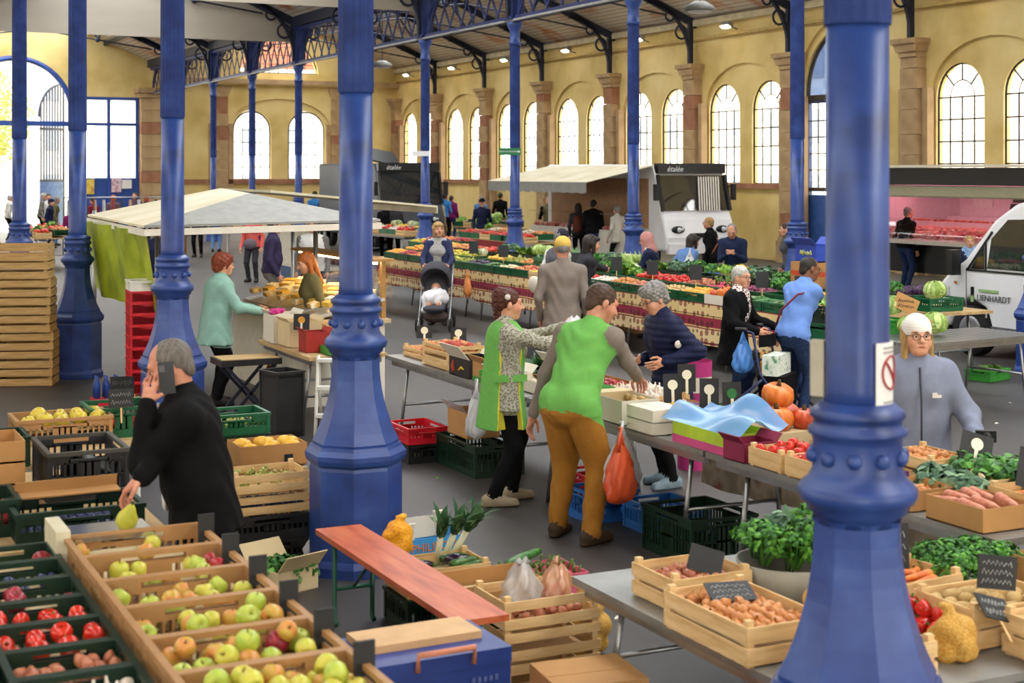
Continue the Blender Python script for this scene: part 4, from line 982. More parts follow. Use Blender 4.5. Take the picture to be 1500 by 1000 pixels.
def carton(loc, rz, label, m=None, w=.5, d=.35, h=.2, flaps=0.0, closed=False, group=None, rot=None, inner=None, band=None, name='cardboard_box', cat='box', tall=0.0):
    m = m or M_card; c = thing(name, label, cat, loc, rz, group, rot); t = .006
    b = MB(); b.box((0,0,t/2),(w,d,t))
    for s_ in (-1,1): b.box((0,s_*(d/2-t/2),h/2),(w,t,h)); b.box((s_*(w/2-t/2),0,h/2+tall/2),(t,d-2*t,h+tall))
    b.obj('box_body', m, c)
    if closed: MB().box((0,0,h+t/2),(w,d,t)).box((0,0,h+t+.001),(w*.98,.05,.002)).obj('lid', m, c)
    elif flaps:
        for s_ in (-1,1):
            a = .9*s_; f = MB(); f.box((0,s_*(d/2+flaps*.3),h+flaps*.36),(w,t,flaps*1.0),rot=(-a*.8,0,0)); f.obj('flap', inner or m, c)
    if band is not None:
        bm, z0, z1 = band
        for s_ in (-1,1): MB().box((0,s_*(d/2+.0012),(z0+z1)/2),(w+.002,.002,z1-z0)).obj('printed_band', bm, c); MB().box((s_*(w/2+.0012),0,(z0+z1)/2),(.002,d+.002,z1-z0)).obj('printed_band', bm, c)
    return c
def trestle(loc, rz, label, L, W, h, top=None, group=None, legs=None, thick=.035, slats=0, name='trestle_table', legm=None):
    """table with splayed tube legs; L along local x"""
    c = thing(name, label, 'table', loc, rz, group); legm = legm or M_steel
    if slats:
        w = W/slats
        for i in range(slats): MB().box((0,-W/2+w*(i+.5),h-thick/2),(L,w*.62,thick)).obj('slat', top or M_steel, c)
    else: MB().box((0,0,h-thick/2),(L,W,thick)).obj('tabletop', top or M_ply, c)
    for x in (legs or (-L/2+.3, L/2-.3)):
        for sy in (-1,1):
            MB().tube([(x,sy*(W/2-.12),h-thick),(x,sy*(W/2-.03),.0)], .016, 8).obj('leg', legm, c)
        MB().tube([(x,-W/2+.08,h*.42),(x,W/2-.08,h*.42)], .013, 6).obj('crossbar', legm, c)
    for sy in (-1,1): MB().box((0,sy*(W/2-.06),h-thick-.03),(L-.1,.03,.05)).obj('rail', legm, c)
    return c
# ------------------------------------------------------------------ produce
def prof_ball(prof, n=12, mats=None, name='x', stem=None, squash=(1,1), lobes=0, lobe=.06):
    b = MB(); vs = []; N = len(prof)
    for r, z in prof:
        for k in range(n):
            a = 2*PI*k/n; rr = r*(1-lobe*(.5+.5*math.cos(lobes*a)) if lobes else 1); vs.append((rr*math.cos(a)*squash[0], rr*math.sin(a)*squash[1], z))
    b.add(vs, [(i*n+k,i*n+(k+1)%n,(i+1)*n+(k+1)%n,(i+1)*n+k) for i in range(N-1) for k in range(n)], 0, True)
    if stem: b.tube(stem[0], stem[1], 5, 1)
    return b.mesh(name, mats)
def fruit_mat(name, c1, c2, c3=None, rough=.35, scale=14, spec=.5):
    return rampmat(name, [(.3,c1),(.5,c2),(.72,c3 or c2)], scale=scale, rough=rough, spec=spec, distort=.5)
M_stem = mat('stem_brown','5a4426',.8); M_gstem = mat('stem_green','5f7a34',.7)
apple_prof = [(.004,.012),(.02,.002),(.03,.006),(.037,.022),(.0385,.038),(.035,.053),(.024,.064),(.012,.064),(.004,.057)]
def apple_me(nm, m): return prof_ball(apple_prof, 12, [m, M_stem], nm, ([(0,0,.056),(.004,.002,.075)], .002))
PM = {}
PM['apple'] = [apple_me('apple', fruit_mat('apple_yg','a8b83a','c9c24a','d7a545')), apple_me('apple', fruit_mat('apple_green','8fae35','b5c24a','c6cf62')), apple_me('apple', fruit_mat('apple_blush','b5b040','cf8f45','c24f35'))]
PM['red_apple'] = [apple_me('apple', fruit_mat('apple_red','8f1f2c','b02a30','c9653c')), apple_me('apple', fruit_mat('apple_dark_red','6f1528','9a2034','b03a3a'))]
PM['peach'] = [apple_me('peach', fruit_mat('peach_a','c26a4a','d98f5a','e0b070',rough=.7)), apple_me('peach', fruit_mat('peach_b','8f2f3a','b8503f','d98a55',rough=.7))]
PM['tomato'] = [prof_ball([(.006,.004),(.025,.001),(.036,.014),(.039,.028),(.034,.044),(.02,.052),(.006,.048)], 12, [fruit_mat('tomato_r','b01c14','cf2f1c','d8482a',rough=.2), M_gstem], 'tomato', ([(0,0,.046),(.004,0,.06)], .003), lobes=5, lobe=.05)]
PM['onion'] = [prof_ball([(.003,0),(.016,.004),(.028,.018),(.031,.031),(.026,.045),(.013,.054),(.007,.06),(.005,.066)], 10, [fruit_mat('onion_y','a8622f','c98547','d9a868',rough=.4), M_stem], 'onion')]
PM['shallot'] = [prof_ball([(.003,0),(.012,.004),(.02,.018),(.022,.031),(.018,.043),(.01,.051),(.005,.057)], 9, [fruit_mat('shallot','96503c','b87050','d09a78',rough=.4), M_stem], 'shallot')]
PM['red_onion'] = [prof_ball([(.003,0),(.016,.004),(.028,.016),(.03,.028),(.025,.042),(.012,.052),(.005,.062)], 10, [fruit_mat('onion_r','5a1836','82284e','a85a78',rough=.35), M_stem], 'red_onion')]
PM['garlic'] = [prof_ball([(.006,0),(.018,.002),(.03,.014),(.031,.026),(.024,.038),(.01,.046),(.006,.06),(.005,.075)], 12, [fruit_mat('garlic','cbb8aa','e6dccf','d8b8b8',rough=.6), M_stem], 'garlic', lobes=7, lobe=.12)]
PM['potato'] = [prof_ball([(.003,-.045),(.02,-.038),(.03,-.02),(.032,0),(.031,.022),(.021,.04),(.003,.047)], 10, [fruit_mat('potato','9a7a48','c0a068','d2b880',rough=.75,scale=20)], 'potato', squash=(1,.82)), prof_ball([(.003,-.036),(.02,-.03),(.03,-.014),(.031,.004),(.027,.022),(.016,.034),(.003,.038)], 10, [MATS['potato']], 'potato', squash=(1,.88))]
def carrot_me(nm, m, L=.19, r=.019):
    return prof_ball([(.002,-L/2),(.006,-L/2+.02),(r*.6,-L*.18),(r*.85,L*.2),(r,L*.42),(r*.7,L*.49),(.003,L/2)], 9, [m, M_gstem], nm, ([(0,0,L*.48),(.003,0,L*.6)], .004))
PM['carrot'] = [carrot_me('carrot', fruit_mat('carrot_m','c4581c','dd7a2c','e69545',rough=.5,scale=25))]
PM['sweet_potato'] = [carrot_me('sweet_potato', fruit_mat('sweetpot','a05a48','bf7a60','c99078',rough=.7,scale=20), .2, .036)]
PM['parsnip'] = [carrot_me('parsnip', fruit_mat('parsnip','c8b48a','e0d2ac','d8c090',rough=.7), .2, .024)]
PM['zucchini'] = [prof_ball([(.004,-.09),(.018,-.085),(.023,-.05),(.022,.05),(.016,.085),(.008,.09),(.008,.105)], 10, [fruit_mat('zucc','24461c','3f6a2a','6a8f45',rough=.35,scale=30), M_gstem], 'courgette')]
PM['cucumber'] = [prof_ball([(.004,-.14),(.018,-.13),(.022,-.08),(.022,.08),(.016,.13),(.004,.14)], 10, [fruit_mat('cuc','1e4a1a','2f6a26','5a8f3a',rough=.35,scale=25)], 'cucumber')]
PM['aubergine'] = [prof_ball([(.004,-.085),(.028,-.07),(.038,-.03),(.03,.03),(.02,.07),(.012,.085)], 10, [fruit_mat('aub','150c1c','241430','3a2448',rough=.15), M_gstem], 'aubergine', ([(0,0,.08),(.006,0,.11)], [.018,.005]))]
PM['orange'] = [prof_ball([(.003,0),(.022,.005),(.036,.022),(.039,.038),(.036,.054),(.022,.071),(.003,.076)], 12, [fruit_mat('orange_m','d9861e','eca030','f0b048',rough=.4,scale=60)], 'orange')]
PM['lemon'] = [prof_ball([(.003,-.045),(.012,-.038),(.026,-.02),(.029,0),(.026,.02),(.012,.038),(.004,.046)], 10, [fruit_mat('lemon_m','d8b020','ecc838','f2d860',rough=.4,scale=60)], 'lemon')]
PM['mango'] = [prof_ball([(.003,-.06),(.026,-.05),(.04,-.02),(.042,.01),(.032,.045),(.01,.06)], 10, [fruit_mat('mango_m','d89a20','eab232','e8c050',rough=.4)], 'melon', squash=(1,.85))]
PM['plum'] = [prof_ball([(.003,0),(.014,.003),(.02,.014),(.021,.025),(.016,.037),(.003,.042)], 9, [fruit_mat('plum_m','1c2240','2e3560','505888',rough=.4)], 'plum')]
PM['pepper_red'] = [prof_ball([(.006,0),(.026,.002),(.036,.02),(.038,.05),(.033,.075),(.015,.08),(.004,.072)], 12, [fruit_mat('pep_r','b0161a','d02a20','e04a2a',rough=.15), M_gstem], 'red_pepper', ([(0,0,.07),(.004,0,.095)], .006), lobes=4, lobe=.18)]
PM['pepper_yellow'] = [prof_ball([(.006,0),(.026,.002),(.036,.02),(.038,.05),(.033,.075),(.015,.08),(.004,.072)], 12, [fruit_mat('pep_y','d8a818','ecc42a','f2d848',rough=.15), M_gstem], 'yellow_pepper', ([(0,0,.07),(.004,0,.095)], .006), lobes=4, lobe=.18)]
PM['radish'] = [prof_ball([(.002,-.03),(.005,-.012),(.016,0),(.018,.012),(.013,.024),(.004,.03)], 9, [fruit_mat('radish_m','b0204a','cc3060','e890a8',rough=.4), M_gstem], 'radish', ([(0,0,.028),(.01,0,.09)], [.004,.008]))]
PM['mushroom'] = [prof_ball([(.008,0),(.008,.02),(.02,.022),(.026,.032),(.02,.046),(.003,.052)], 10, [fruit_mat('mush','b8a888','d8ccb4','e6dccb',rough=.7)], 'mushroom')]
PM['quince'] = [apple_me('quince', fruit_mat('quince_m','b8a02a','d2bc3a','ddc858'))]
PM['pear'] = [prof_ball([(.004,.006),(.02,.001),(.032,.012),(.036,.028),(.032,.046),(.022,.062),(.016,.078),(.009,.088),(.003,.09)], 12, [fruit_mat('pear_m','9aa02c','bcb83c','cfc452',rough=.45), M_stem], 'pear', ([(0,0,.088),(.006,0,.108)], .002))]
def pumpkin_me(m, r=.11): return prof_ball([(.01,.0),(r*.6,-.005),(r*.92,r*.28),(r,r*.62),(r*.9,r*1.0),(r*.55,r*1.25),(.02,r*1.2)], 40, [m, M_stem], 'pumpkin', ([(0,0,r*1.18),(.005,.005,r*1.55)], [.018,.010]), lobes=10, lobe=.1)
PM['pumpkin'] = [pumpkin_me(fruit_mat('pumpkin_o','c05a1a','d8742a','e09040')), pumpkin_me(fruit_mat('pumpkin_r','a83c18','c8502a','d87040'), .095)]
PM['butternut'] = [prof_ball([(.01,-.11),(.05,-.105),(.068,-.06),(.062,-.02),(.045,.03),(.042,.09),(.03,.115),(.01,.12)], 16, [fruit_mat('butternut_m','c09858','d4b078','dcc090',rough=.5), M_stem], 'butternut_squash')]
def leafball(nm, r, cols, seed=0, squash=.85):
    """head of leaves: overlapping cupped leaves around a core"""
    rr = random.Random(seed); b = MB(); b.ball((0,0,r*squash), r*.86, 12, 8, 1, (1,1,squash))
    for i in range(16):
        a = i*2.4+rr.random()*.4; el = .1+1.15*(i/16); ca, sa = math.cos(a), math.sin(a)
        def fn(u, v, a=a, el=el):
            th = (u-.5)*1.5; ph = el-.9+v*1.5; q = r*(1.0+.06*math.sin(u*14)*v+.05*v*v*(1 if i < 9 else 0))
            return (q*math.cos(ph)*math.cos(a+th*(1-.45*v)), q*math.cos(ph)*math.sin(a+th*(1-.45*v)), r*squash+q*math.sin(ph)*squash)
        b.grid(fn, 6, 4, i % 2)
    return b.mesh(nm, cols)
PM['cabbage'] = [leafball('cabbage', .13, [mat('cab_leaf','8fb04a',.5,.2,12), mat('cab_core','c2d48a',.5,.15,12)], 1), leafball('cabbage', .12, [mat('cab_leaf2','7da03e',.5,.2,12), MATS['cab_core']], 2)]
PM['red_cabbage'] = [leafball('red_cabbage', .1, [mat('rcab','3a1c3c',.4,.25,12), mat('rcab2','54305a',.4,.2,12)], 3)]
PM['cauliflower'] = [leafball('cauliflower', .1, [mat('cauli_leaf','7f9f52',.6,.2,12), mat('cauli','e8e2c8',.8,.1,30)], 4, .7)]
def bunch(nm, n, L, spread, mats, seed=0, wide=.02, stem=None, up=.6, curl=.5):
    """leafy bunch: n strap or blade leaves fanning out from the base"""
    rr = random.Random(seed); b = MB()
    for i in range(n):
        a = rr.uniform(0,2*PI); tilt = spread*math.sqrt(rr.random()); l = L*rr.uniform(.65,1.0); w = wide*rr.uniform(.7,1.3); ca, sa = math.cos(a), math.sin(a); c0 = curl*rr.uniform(.5,1.4); tw = rr.uniform(-.6,.6)
        def fn(u, v):
            ph = tilt+c0*v*v; rad = l*v*math.sin(ph*.75+.02); z = l*v*math.cos(ph*.75); ww = w*(math.sin(PI*min(1,v*1.0+.08))**.7)*(u-.5)*2
            ruff = .25*w*math.sin(v*14+u*9)
            return (ca*rad-sa*ww*math.cos(tw)+ca*ruff, sa*rad+ca*ww*math.cos(tw)+sa*ruff, z+ww*math.sin(tw)+ruff*.5)
        b.grid(fn, 2, 5, i % len(mats) if not stem else i % (len(mats)-1))
    if stem:
        b.tube([(0,0,-stem[1]),(0,0,.02)], [stem[0],stem[0]*.9], 8, len(mats)-1)
    return b.mesh(nm, mats)
LGa, LGb, LGc = mat('herb_a','3f8426',.55,.25,20), mat('herb_b','63a832',.55,.2,20), mat('herb_c','2c661f',.6,.25,20)
def tuft(nm, n, R, Hh_, mats, seed, ls):
    """curly herb: short stems and many small ruffled leaflets forming a dome"""
    rr = random.Random(seed); b = MB()
    for i in range(8):
        a = i*.785; b.tube([(.012*math.cos(a),.012*math.sin(a),0),(R*.5*math.cos(a),R*.5*math.sin(a),Hh_*.7)], .0025, 4, i % 2)
    for i in range(n):
        v = Vector((rr.gauss(0,1),rr.gauss(0,1),abs(rr.gauss(0,1))+.1)).normalized()*rr.uniform(.72,1.03); p = Vector((v.x*R,v.y*R,Hh_*.35+v.z*Hh_*.68))
        a = Vector((rr.gauss(0,1),rr.gauss(0,1),rr.gauss(0,.6))).normalized(); c = a.cross(v).normalized(); l = ls*rr.uniform(.6,1.2)
        b.add([p-a*l, p-a*l*.2+c*l*.75+v*l*.35, p+a*l+v*l*.2, p+a*l*.1-c*l*.75+v*l*.3, p+v*l*.55], [(0,1,4),(1,2,4),(2,3,4),(3,0,4)], i % len(mats))
    return b.mesh(nm, mats)
PM['parsley'] = [tuft('parsley_bunch', 260, .1, .16, [LGa,LGb,LGc], 1, .017), tuft('parsley_bunch', 260, .11, .15, [LGa,LGc,LGb], 2, .018)]
PM['lettuce'] = [tuft('lettuce', 90, .11, .13, [mat('let_a','7aa834',.5,.2,15), mat('let_b','a0c85a',.5,.2,15), mat('let_c','5f9430',.5,.2,15)], 5, .042), bunch('lettuce', 46, .17, 1.0, [mat('let_a','7aa834',.5,.2,15), mat('let_b','9cc455',.5,.2,15), mat('let_c','5a8a2c',.5,.2,15)], 3, .05, curl=.5), bunch('lettuce', 46, .16, 1.1, [MATS['let_c'], MATS['let_a'], MATS['let_b']], 4, .05, curl=.55)]
PM['spinach'] = [tuft('spinach', 110, .11, .16, [mat('spin_a','44822f',.5,.2,15), mat('spin_b','62a040',.5,.2,15), mat('spin_c','326a28',.5,.2,15)], 6, .034)]
PM['chard'] = [bunch('chard', 26, .34, .6, [mat('chard_a','33692a',.45,.25,12), mat('chard_b','4f8a3a',.45,.2,12), mat('chard_c','2a5a2c',.45,.2,12)], 6, .06, curl=.9)]
M_leekw = mat('leek_white','dfe2c4',.4,.08,12)
PM['leek'] = [bunch('leek', 11, .28, .32, [mat('leek_g','3f6b45',.45,.2,10), mat('leek_g2','6f9a66',.45,.2,10), M_leekw], 7, .03, stem=(.02,.2), curl=.35)]
PM['fennel'] = [bunch('celery', 16, .3, .35, [mat('cel_a','8ab04a',.5,.2,10), mat('cel_b','a8c468',.5,.2,10), M_leekw], 8, .02, stem=(.04,.08), curl=.5)]
PM['kale'] = [tuft('kale', 90, .12, .15, [mat('kale_a','557a58',.6,.2,14), mat('kale_b','7a9c78',.6,.2,14), mat('kale_c','41664a',.6,.2,14)], 9, .045)]
PM['beet'] = [prof_ball([(.002,-.05),(.008,-.03),(.03,-.01),(.04,.015),(.032,.042),(.01,.052)], 10, [mat('beet_m','4a3a30',.8,.3,18), mat('beet_st','6a2a4a',.5,.2)], 'beetroot', ([(0,0,.05),(.01,0,.12)], [.012,.008]))]
PM['grapes'] = []
def grapes():
    rr = random.Random(5); b = MB()
    for i in range(26):
        t = i/26; a = i*2.4; q = .035*(1-t*.75); b.ball((q*math.cos(a)+t*.05, q*math.sin(a), .02+.03*(1-t)), .011, 7, 5)
    b.tube([(0,0,.05),(-.03,0,.07)], .003, 5, 1)
    return b.mesh('grape_bunch', [fruit_mat('grape_m','8f9a45','b0b560','c4c47a',rough=.3), M_stem])
PM['grapes'] = [grapes()]
RAD = dict(apple=.036, red_apple=.036, peach=.037, tomato=.037, onion=.029, shallot=.021, red_onion=.028, garlic=.028, potato=.033, carrot=.02, sweet_potato=.034, parsnip=.024, zucchini=.023, cucumber=.022, aubergine=.036, orange=.038, lemon=.03, mango=.042, plum=.021, pepper_red=.036, pepper_yellow=.036, radish=.018, mushroom=.026, quince=.037, pear=.036, pumpkin=.1, butternut=.068, cabbage=.125, red_cabbage=.1, cauliflower=.1, parsley=.12, lettuce=.12, spinach=.11, chard=.13, leek=.05, fennel=.06, kale=.12, beet=.04, grapes=.05)
LONG = {'carrot','sweet_potato','parsnip','zucchini','cucumber','aubergine','leek','butternut','fennel','lemon','mango','potato'}
LEAF = {'parsley','lettuce','spinach','chard','kale','cabbage','red_cabbage','cauliflower','leek','fennel','pumpkin'}
CAT = dict(zucchini='courgette', pepper_red='pepper', pepper_yellow='pepper', mango='melon', fennel='celery', parsley='herb', beet='beetroot', sweet_potato='sweet potato', red_apple='apple', red_cabbage='cabbage', red_onion='onion', butternut='squash', grapes='grapes')
COUNT = {}
def one(kind, loc, rot=(0,0,0), label=None, group=None, scale=1.0, i=None):
    me = PM[kind][i if i is not None else rnd.randrange(len(PM[kind]))]
    o = link(me.name.split('.')[0], me, None, loc, rot, scale); COUNT[kind] = COUNT.get(kind,0)+1
    return tag(o, label, CAT.get(kind, kind), group)
def fill(kind, crate_loc, rz, w, d, z, label, group, layers=1, n=None, sc=1.0, heap=.0, tilt=None, jit=.35, zj=.3):
    """lay produce over a w x d rectangle (crate frame) at height z above crate_loc; alternate kinds allowed"""
    kinds = kind if isinstance(kind, (list,tuple)) else [kind]
    r = RAD[kinds[0]]*sc; T_ = Matrix.Translation(Vector(crate_loc)) @ (tilt if tilt is not None else Matrix.Rotation(rz,4,'Z'))
    RZ = T_.to_3x3().to_4x4()
    lx = 2*r; ly = 2*r
    lng = kinds[0] in LONG and kinds[0] not in ('leek','fennel')
    if lng and kinds[0] not in ('lemon','mango','potato'): lx = {'carrot':.17,'sweet_potato':.17,'parsnip':.18,'zucchini':.16,'cucumber':.25,'aubergine':.17,'butternut':.2}[kinds[0]]*sc
    elif lng: lx = 2.5*r
    out = []
    for la in range(layers):
        ww, dd = w-lx*.98-la*lx*.5, d-ly*.98-la*ly*.7
        nx = max(1, int(ww/(lx*.98))+1) if ww > 0 else 1; ny = max(1, int(dd/(ly*.98))+1) if dd > 0 else 1
        for i in range(nx):
            for j in range(ny):
                if n is not None and rnd.random() > n: continue
                x = (i/(nx-1)-.5)*ww if nx > 1 else 0; y = (j/(ny-1)-.5)*dd if ny > 1 else 0
                x += rnd.uniform(-1,1)*r*jit*.5; y += rnd.uniform(-1,1)*r*jit*.5
                hz = heap*(1-min(1,(2*x/max(w,.01))**2))*(1-min(1,(2*y/max(d,.01))**2))
                k = rnd.choice(kinds); zz = z+la*1.5*r+hz+rnd.uniform(0,zj)*r
                if k in LONG and k not in ('leek','fennel'):
                    rot = Matrix.Rotation(rnd.gauss(0,.22),4,'Z') @ Matrix.Rotation(PI/2+rnd.gauss(0,.1),4,'Y'); zz += r
                elif k in ('leek','fennel'): rot = Matrix.Rotation(rnd.gauss(0,.2),4,'Z') @ Matrix.Rotation(PI/2-.25,4,'Y'); zz += r
                elif k in LEAF: rot = Matrix.Rotation(rnd.uniform(0,2*PI),4,'Z') @ Matrix.Rotation(rnd.gauss(0,.18),4,'X')
                else:
                    rot = Matrix.Rotation(rnd.uniform(0,2*PI),4,'Z') @ Matrix.Rotation(rnd.gauss(0,1.1),4,'X')
                s_ = sc*rnd.uniform(.88,1.1)
                if k in LEAF or k in LONG: Mx = T_ @ Matrix.Translation((x,y,zz)) @ rot
                else: Mx = T_ @ Matrix.Translation((x,y,zz+r)) @ rot @ Matrix.Translation((0,0,-r))
                o = one(k, Mx.to_translation(), Mx.to_euler(), label, group, s_); out.append(o)
    return out
M_slate = mat('slate_board','2b2d30',.6,.2,8); M_chalk = mat('chalk','d5d8d6',.8,.1); M_paper = mat('paper_tag','f0ead2',.7,.05)
def scribble(parent, w, h, n, m, seed, y=-.0042, z0=0.0, name='chalk_lettering', r=.0016):
    rr = random.Random(seed)
    for i in range(n):
        zc = z0+h*(.5-(i+.5)/n)*.8; b = MB(); N = 14; b.tube([(-w*.4+w*.8*k/N*rr.uniform(.96,1.0), y, zc+h*.3/n*(1 if k % 2 else -1)*rr.uniform(.3,1)) for k in range(N+1)], r, 4); b.obj(name, m, parent)
def price_tag(loc, rz, label, w=.14, h=.09, lean=.25, lines=('',), group='price slates', stick=True, roll=0, m=None, disc=False, rot=None):
    t = thing('price_slate', label, 'price sign', loc, rz, group, rot or (-lean,roll,rz))
    MB().box((0,0,h/2+.05),(w,.006,h)).obj('slate', m or M_slate, t)
    if stick: MB().box((0,.004,.02),(.012,.004,.14)).obj('stick', M_wood, t)
    if lines[0]: scribble(t, w, h, len(lines)+1, M_chalk, int(w*1000)+len(lines[0]), z0=.05+h/2)
    if disc: MB().lathe([(0,.0),(.035,.0),(.035,.003),(0,.003)], 20, smooth=False).obj('price_disc', disc if not isinstance(disc,bool) else M_paper, t, (0,-.0035,h*.62+.05), (PI/2,0,0)); MB().box((0,-.006,.05+h*.2),(.02,.003,h*.5)).obj('price_pointer', M_paper, t)
    return t
def bag(label, loc, m, h=.38, w=.2, rz=0, seed=0, group=None, handles=True, tied=False, d=None):
    """plastic carrier bag hanging / standing: crumpled body with two loop handles"""
    rr = random.Random(seed); d = d or w*.5; ph = [rr.uniform(0,6) for _ in range(6)]
    b = thing('plastic_bag', label, 'bag', loc, rz, group)
    def fn(u, v):
        a = 2*PI*u; prof = min(1,.55+v*3.2)*(1 if v > .02 else .25) if v < .4 else 1-.72*((v-.4)/.6)**1.5
        cr = 1+.10*math.sin(5*a+ph[0]+7*v)+.08*math.sin(9*a+ph[1]-11*v)+.05*math.sin(14*a+ph[2]+19*v)
        return (w/2*prof*cr*math.cos(a), d/2*prof*cr*math.sin(a), h*(v)+.01*math.sin(3*a+ph[3]))
    MB().grid(fn, 40, 18).obj('bag_body', m, b)
    if tied: MB().tube([(0,0,h*.97),(.03,0,h*1.1),(.05,0,h*1.02),(0,0,h*.98),(-.04,0,h*1.08),(-.03,0,h*1.14),(0,0,h)], .012, 6).obj('knot', m, b)
    elif handles:
        for s_ in (-1,1):
            MB().tube([(s_*w*.14,s_*.01,h*.9),(s_*w*.12,s_*.02,h*1.1),(0,0.01*s_,h*1.3),(-s_*.01,0,h*1.32)], [w*.08,w*.06,w*.03,w*.02], 6).obj('handle', m, b)
    return b
def mk_bagmat(name, c, op=.75): return glassmat(name, gloss=.15, rough=.25, opac=op, col=srgb(c))
M_bagw = mk_bagmat('bag_white','dcdce0',.7); M_bago = mk_bagmat('bag_orange','d8552a',.88); M_bagb = mk_bagmat('bag_blue','4a8ad8',.85); M_bagc = mk_bagmat('bag_clear','c8c8c8',.4)
# ------------------------------------------------------------------ stocked crates
PL = dict(apple='apples', red_apple='red apples', peach='peaches', tomato='tomatoes', onion='brown onions', shallot='shallots', red_onion='red onions', garlic='garlic bulbs', potato='potatoes', carrot='carrots', sweet_potato='sweet potatoes', parsnip='parsnips', zucchini='courgettes', cucumber='cucumbers', aubergine='aubergines', orange='oranges', lemon='lemons', mango='yellow melons', plum='plums', pepper_red='red peppers', pepper_yellow='yellow peppers', radish='radishes', mushroom='mushrooms', quince='yellow-green quinces', pear='green pears', pumpkin='orange pumpkins', butternut='butternut squashes', cabbage='green cabbages', red_cabbage='red cabbages', cauliflower='cauliflowers', parsley='parsley', lettuce='green lettuces', spinach='spinach', chard='dark chard', leek='leeks', fennel='celery', kale='kale', beet='beetroots', grapes='green grapes')
SG = {k: v[:-1] if v.endswith('s') and k not in ('parsley','grapes') else v for k, v in PL.items()}
SG.update(tomato='tomato', potato='potato', sweet_potato='sweet potato', peach='peach', radish='radish', butternut='butternut squash', quince='yellow-green quince', grapes='bunch of green grapes', parsley='bunch of parsley', spinach='head of spinach', chard='bunch of dark chard', fennel='head of pale celery', kale='head of grey-green kale', mango='yellow melon')
WHERE = ['']
def stock(ct, X, Y, z, kind, w=.6, d=.4, h=.15, rz=PI/2, layers=1, n=None, heap=.03, adj='', sc=1.0, where=None, tilt=None, zin=None, note='', m=None, rows=2, fine=True):
    where = where or WHERE[0]; k0 = kind if isinstance(kind, str) else kind[0]; pl = PL[k0]; sg = SG[k0]
    crn = dict(g='green crate', dg='dark green crate', t='tan crate', w='wooden crate', c='cardboard tray', cw='white tray', k='black crate', r='red crate', b='blue crate', wo='old wooden crate')[ct]
    lab = ('%s of %s %s %s' % (crn, pl, note, where)).replace('  ',' ').strip()
    rot = None; T_ = None
    if tilt: rot = (0,0,rz); T_ = Matrix.Rotation(rz,4,'Z') @ Matrix.Rotation(tilt,4,'X'); rot = T_.to_euler()
    loc = (X,Y,z)
    if ct in ('w','wo'): c = wood_crate(loc, rz, lab, w, d, h, rows, m or (M_wood if ct == 'w' else M_wood2), rot=rot)
    elif ct in ('c','cw'): c = carton(loc, rz, lab, m or (M_card if ct == 'c' else M_cardw), w, d, h, rot=rot, name='cardboard_tray', cat='tray')
    else: c = plastic_crate(loc, rz, lab, m or dict(g=M_green,dg=M_dgreen,t=M_brown,k=M_blackp,r=M_redp,b=M_bluep)[ct], w, d, h, rot=rot, fine=fine)
    zi = zin if zin is not None else .018
    if zi > .04: MB().box((0,0,zi-.006),(w-.06,d-.06,.008)).obj('packing_sheet', M_cardp, c)
    fill(kind, loc, rz, w-.05, d-.05, zi, ('%s in the %s %s %s' % (sg, crn, note, where)).replace('  ',' ').strip(), '%s %s %s' % (pl, note, where), layers, n, sc, heap, T_)
    return c
# ================================================================== left foreground fruit stall
T1 = .74
trestle((1.0,5.35,0), PI/2, 'wooden trestle table under the tan apple crates', 3.0, 1.5, T1, M_ply)
trestle((1.15,8.2,0), PI/2, 'trestle table under the black crate', 1.9, 1.15, T1, M_ply)
trestle((1.55,9.88,0), 0, 'trestle table under the quinces and green crate', 1.55, .95, T1, M_ply, legm=M_whitep)
tn = ['next to the scale','second from the scale','third from the scale','fourth from the scale','fifth from the scale','sixth from the scale']
for i in range(6):
    Y = 6.4-.39*i-.01; al = 'apple with red blush in the tan crate '+tn[i]; ag = 'apples in the tan crate '+tn[i]
    c = plastic_crate((1.38,Y,T1), 0, 'tan plastic crate of apples '+tn[i], M_brown, .58, .385, .21)
    nn = (.12,.45,.5,.62,.72,.8)[i]; MB().box((0,0,.10),(.53,.33,.008)).obj('packing_sheet', M_cardp, c)
    fill(['apple','apple','apple','apple','red_apple'] if i in (1,4) else 'apple', (1.38,Y,T1), 0, .52, .32, .105, al, ag, 1, nn, 1.0, .02)
    if i > 2: fill('apple', (1.38,Y,T1), 0, .42, .26, .155, al, ag, 1, .45, 1.0, .02)
    s_ = thing('price_slate', 'black slate upright at the end of the tan apple crate %s' % tn[i], 'price sign', (1.66,Y+.03,T1+.12), 0); MB().box((0,0,.07),(.07,.012,.18)).obj('slate', M_slate, s_); MB().box((0,0,-.03),(.014,.02,.12)).obj('stick', M_wood, s_)
# scale with the quince on it
sc_ = thing('market_scale', 'cream market scale with steel plate between man and apple crates', 'scale', (1.30,6.68,T1), 0)
MB().box((0,0,.07),(.36,.3,.14),taper=.86).obj('scale_body', mat('scale_cream','d8d2b4',.4,.06), sc_); MB().box((0,0,.19),(.34,.27,.018)).box((0,0,.16),(.1,.1,.05)).obj('weighing_plate', mat('steel_plate','c9c9c4',.12,.05,metal=.9), sc_)
MB().box((-.22,0,.12),(.06,.3,.24)).obj('display_housing', MATS['scale_cream'], sc_); MB().box((0,-.152,.07),(.2,.004,.05)).obj('display', mat('lcd','39403a',.2), sc_)
one('pear', (1.36,6.66,T1+.202), (.5,0,.4), 'yellow-green quince held on the scale plate', None, 1.35)
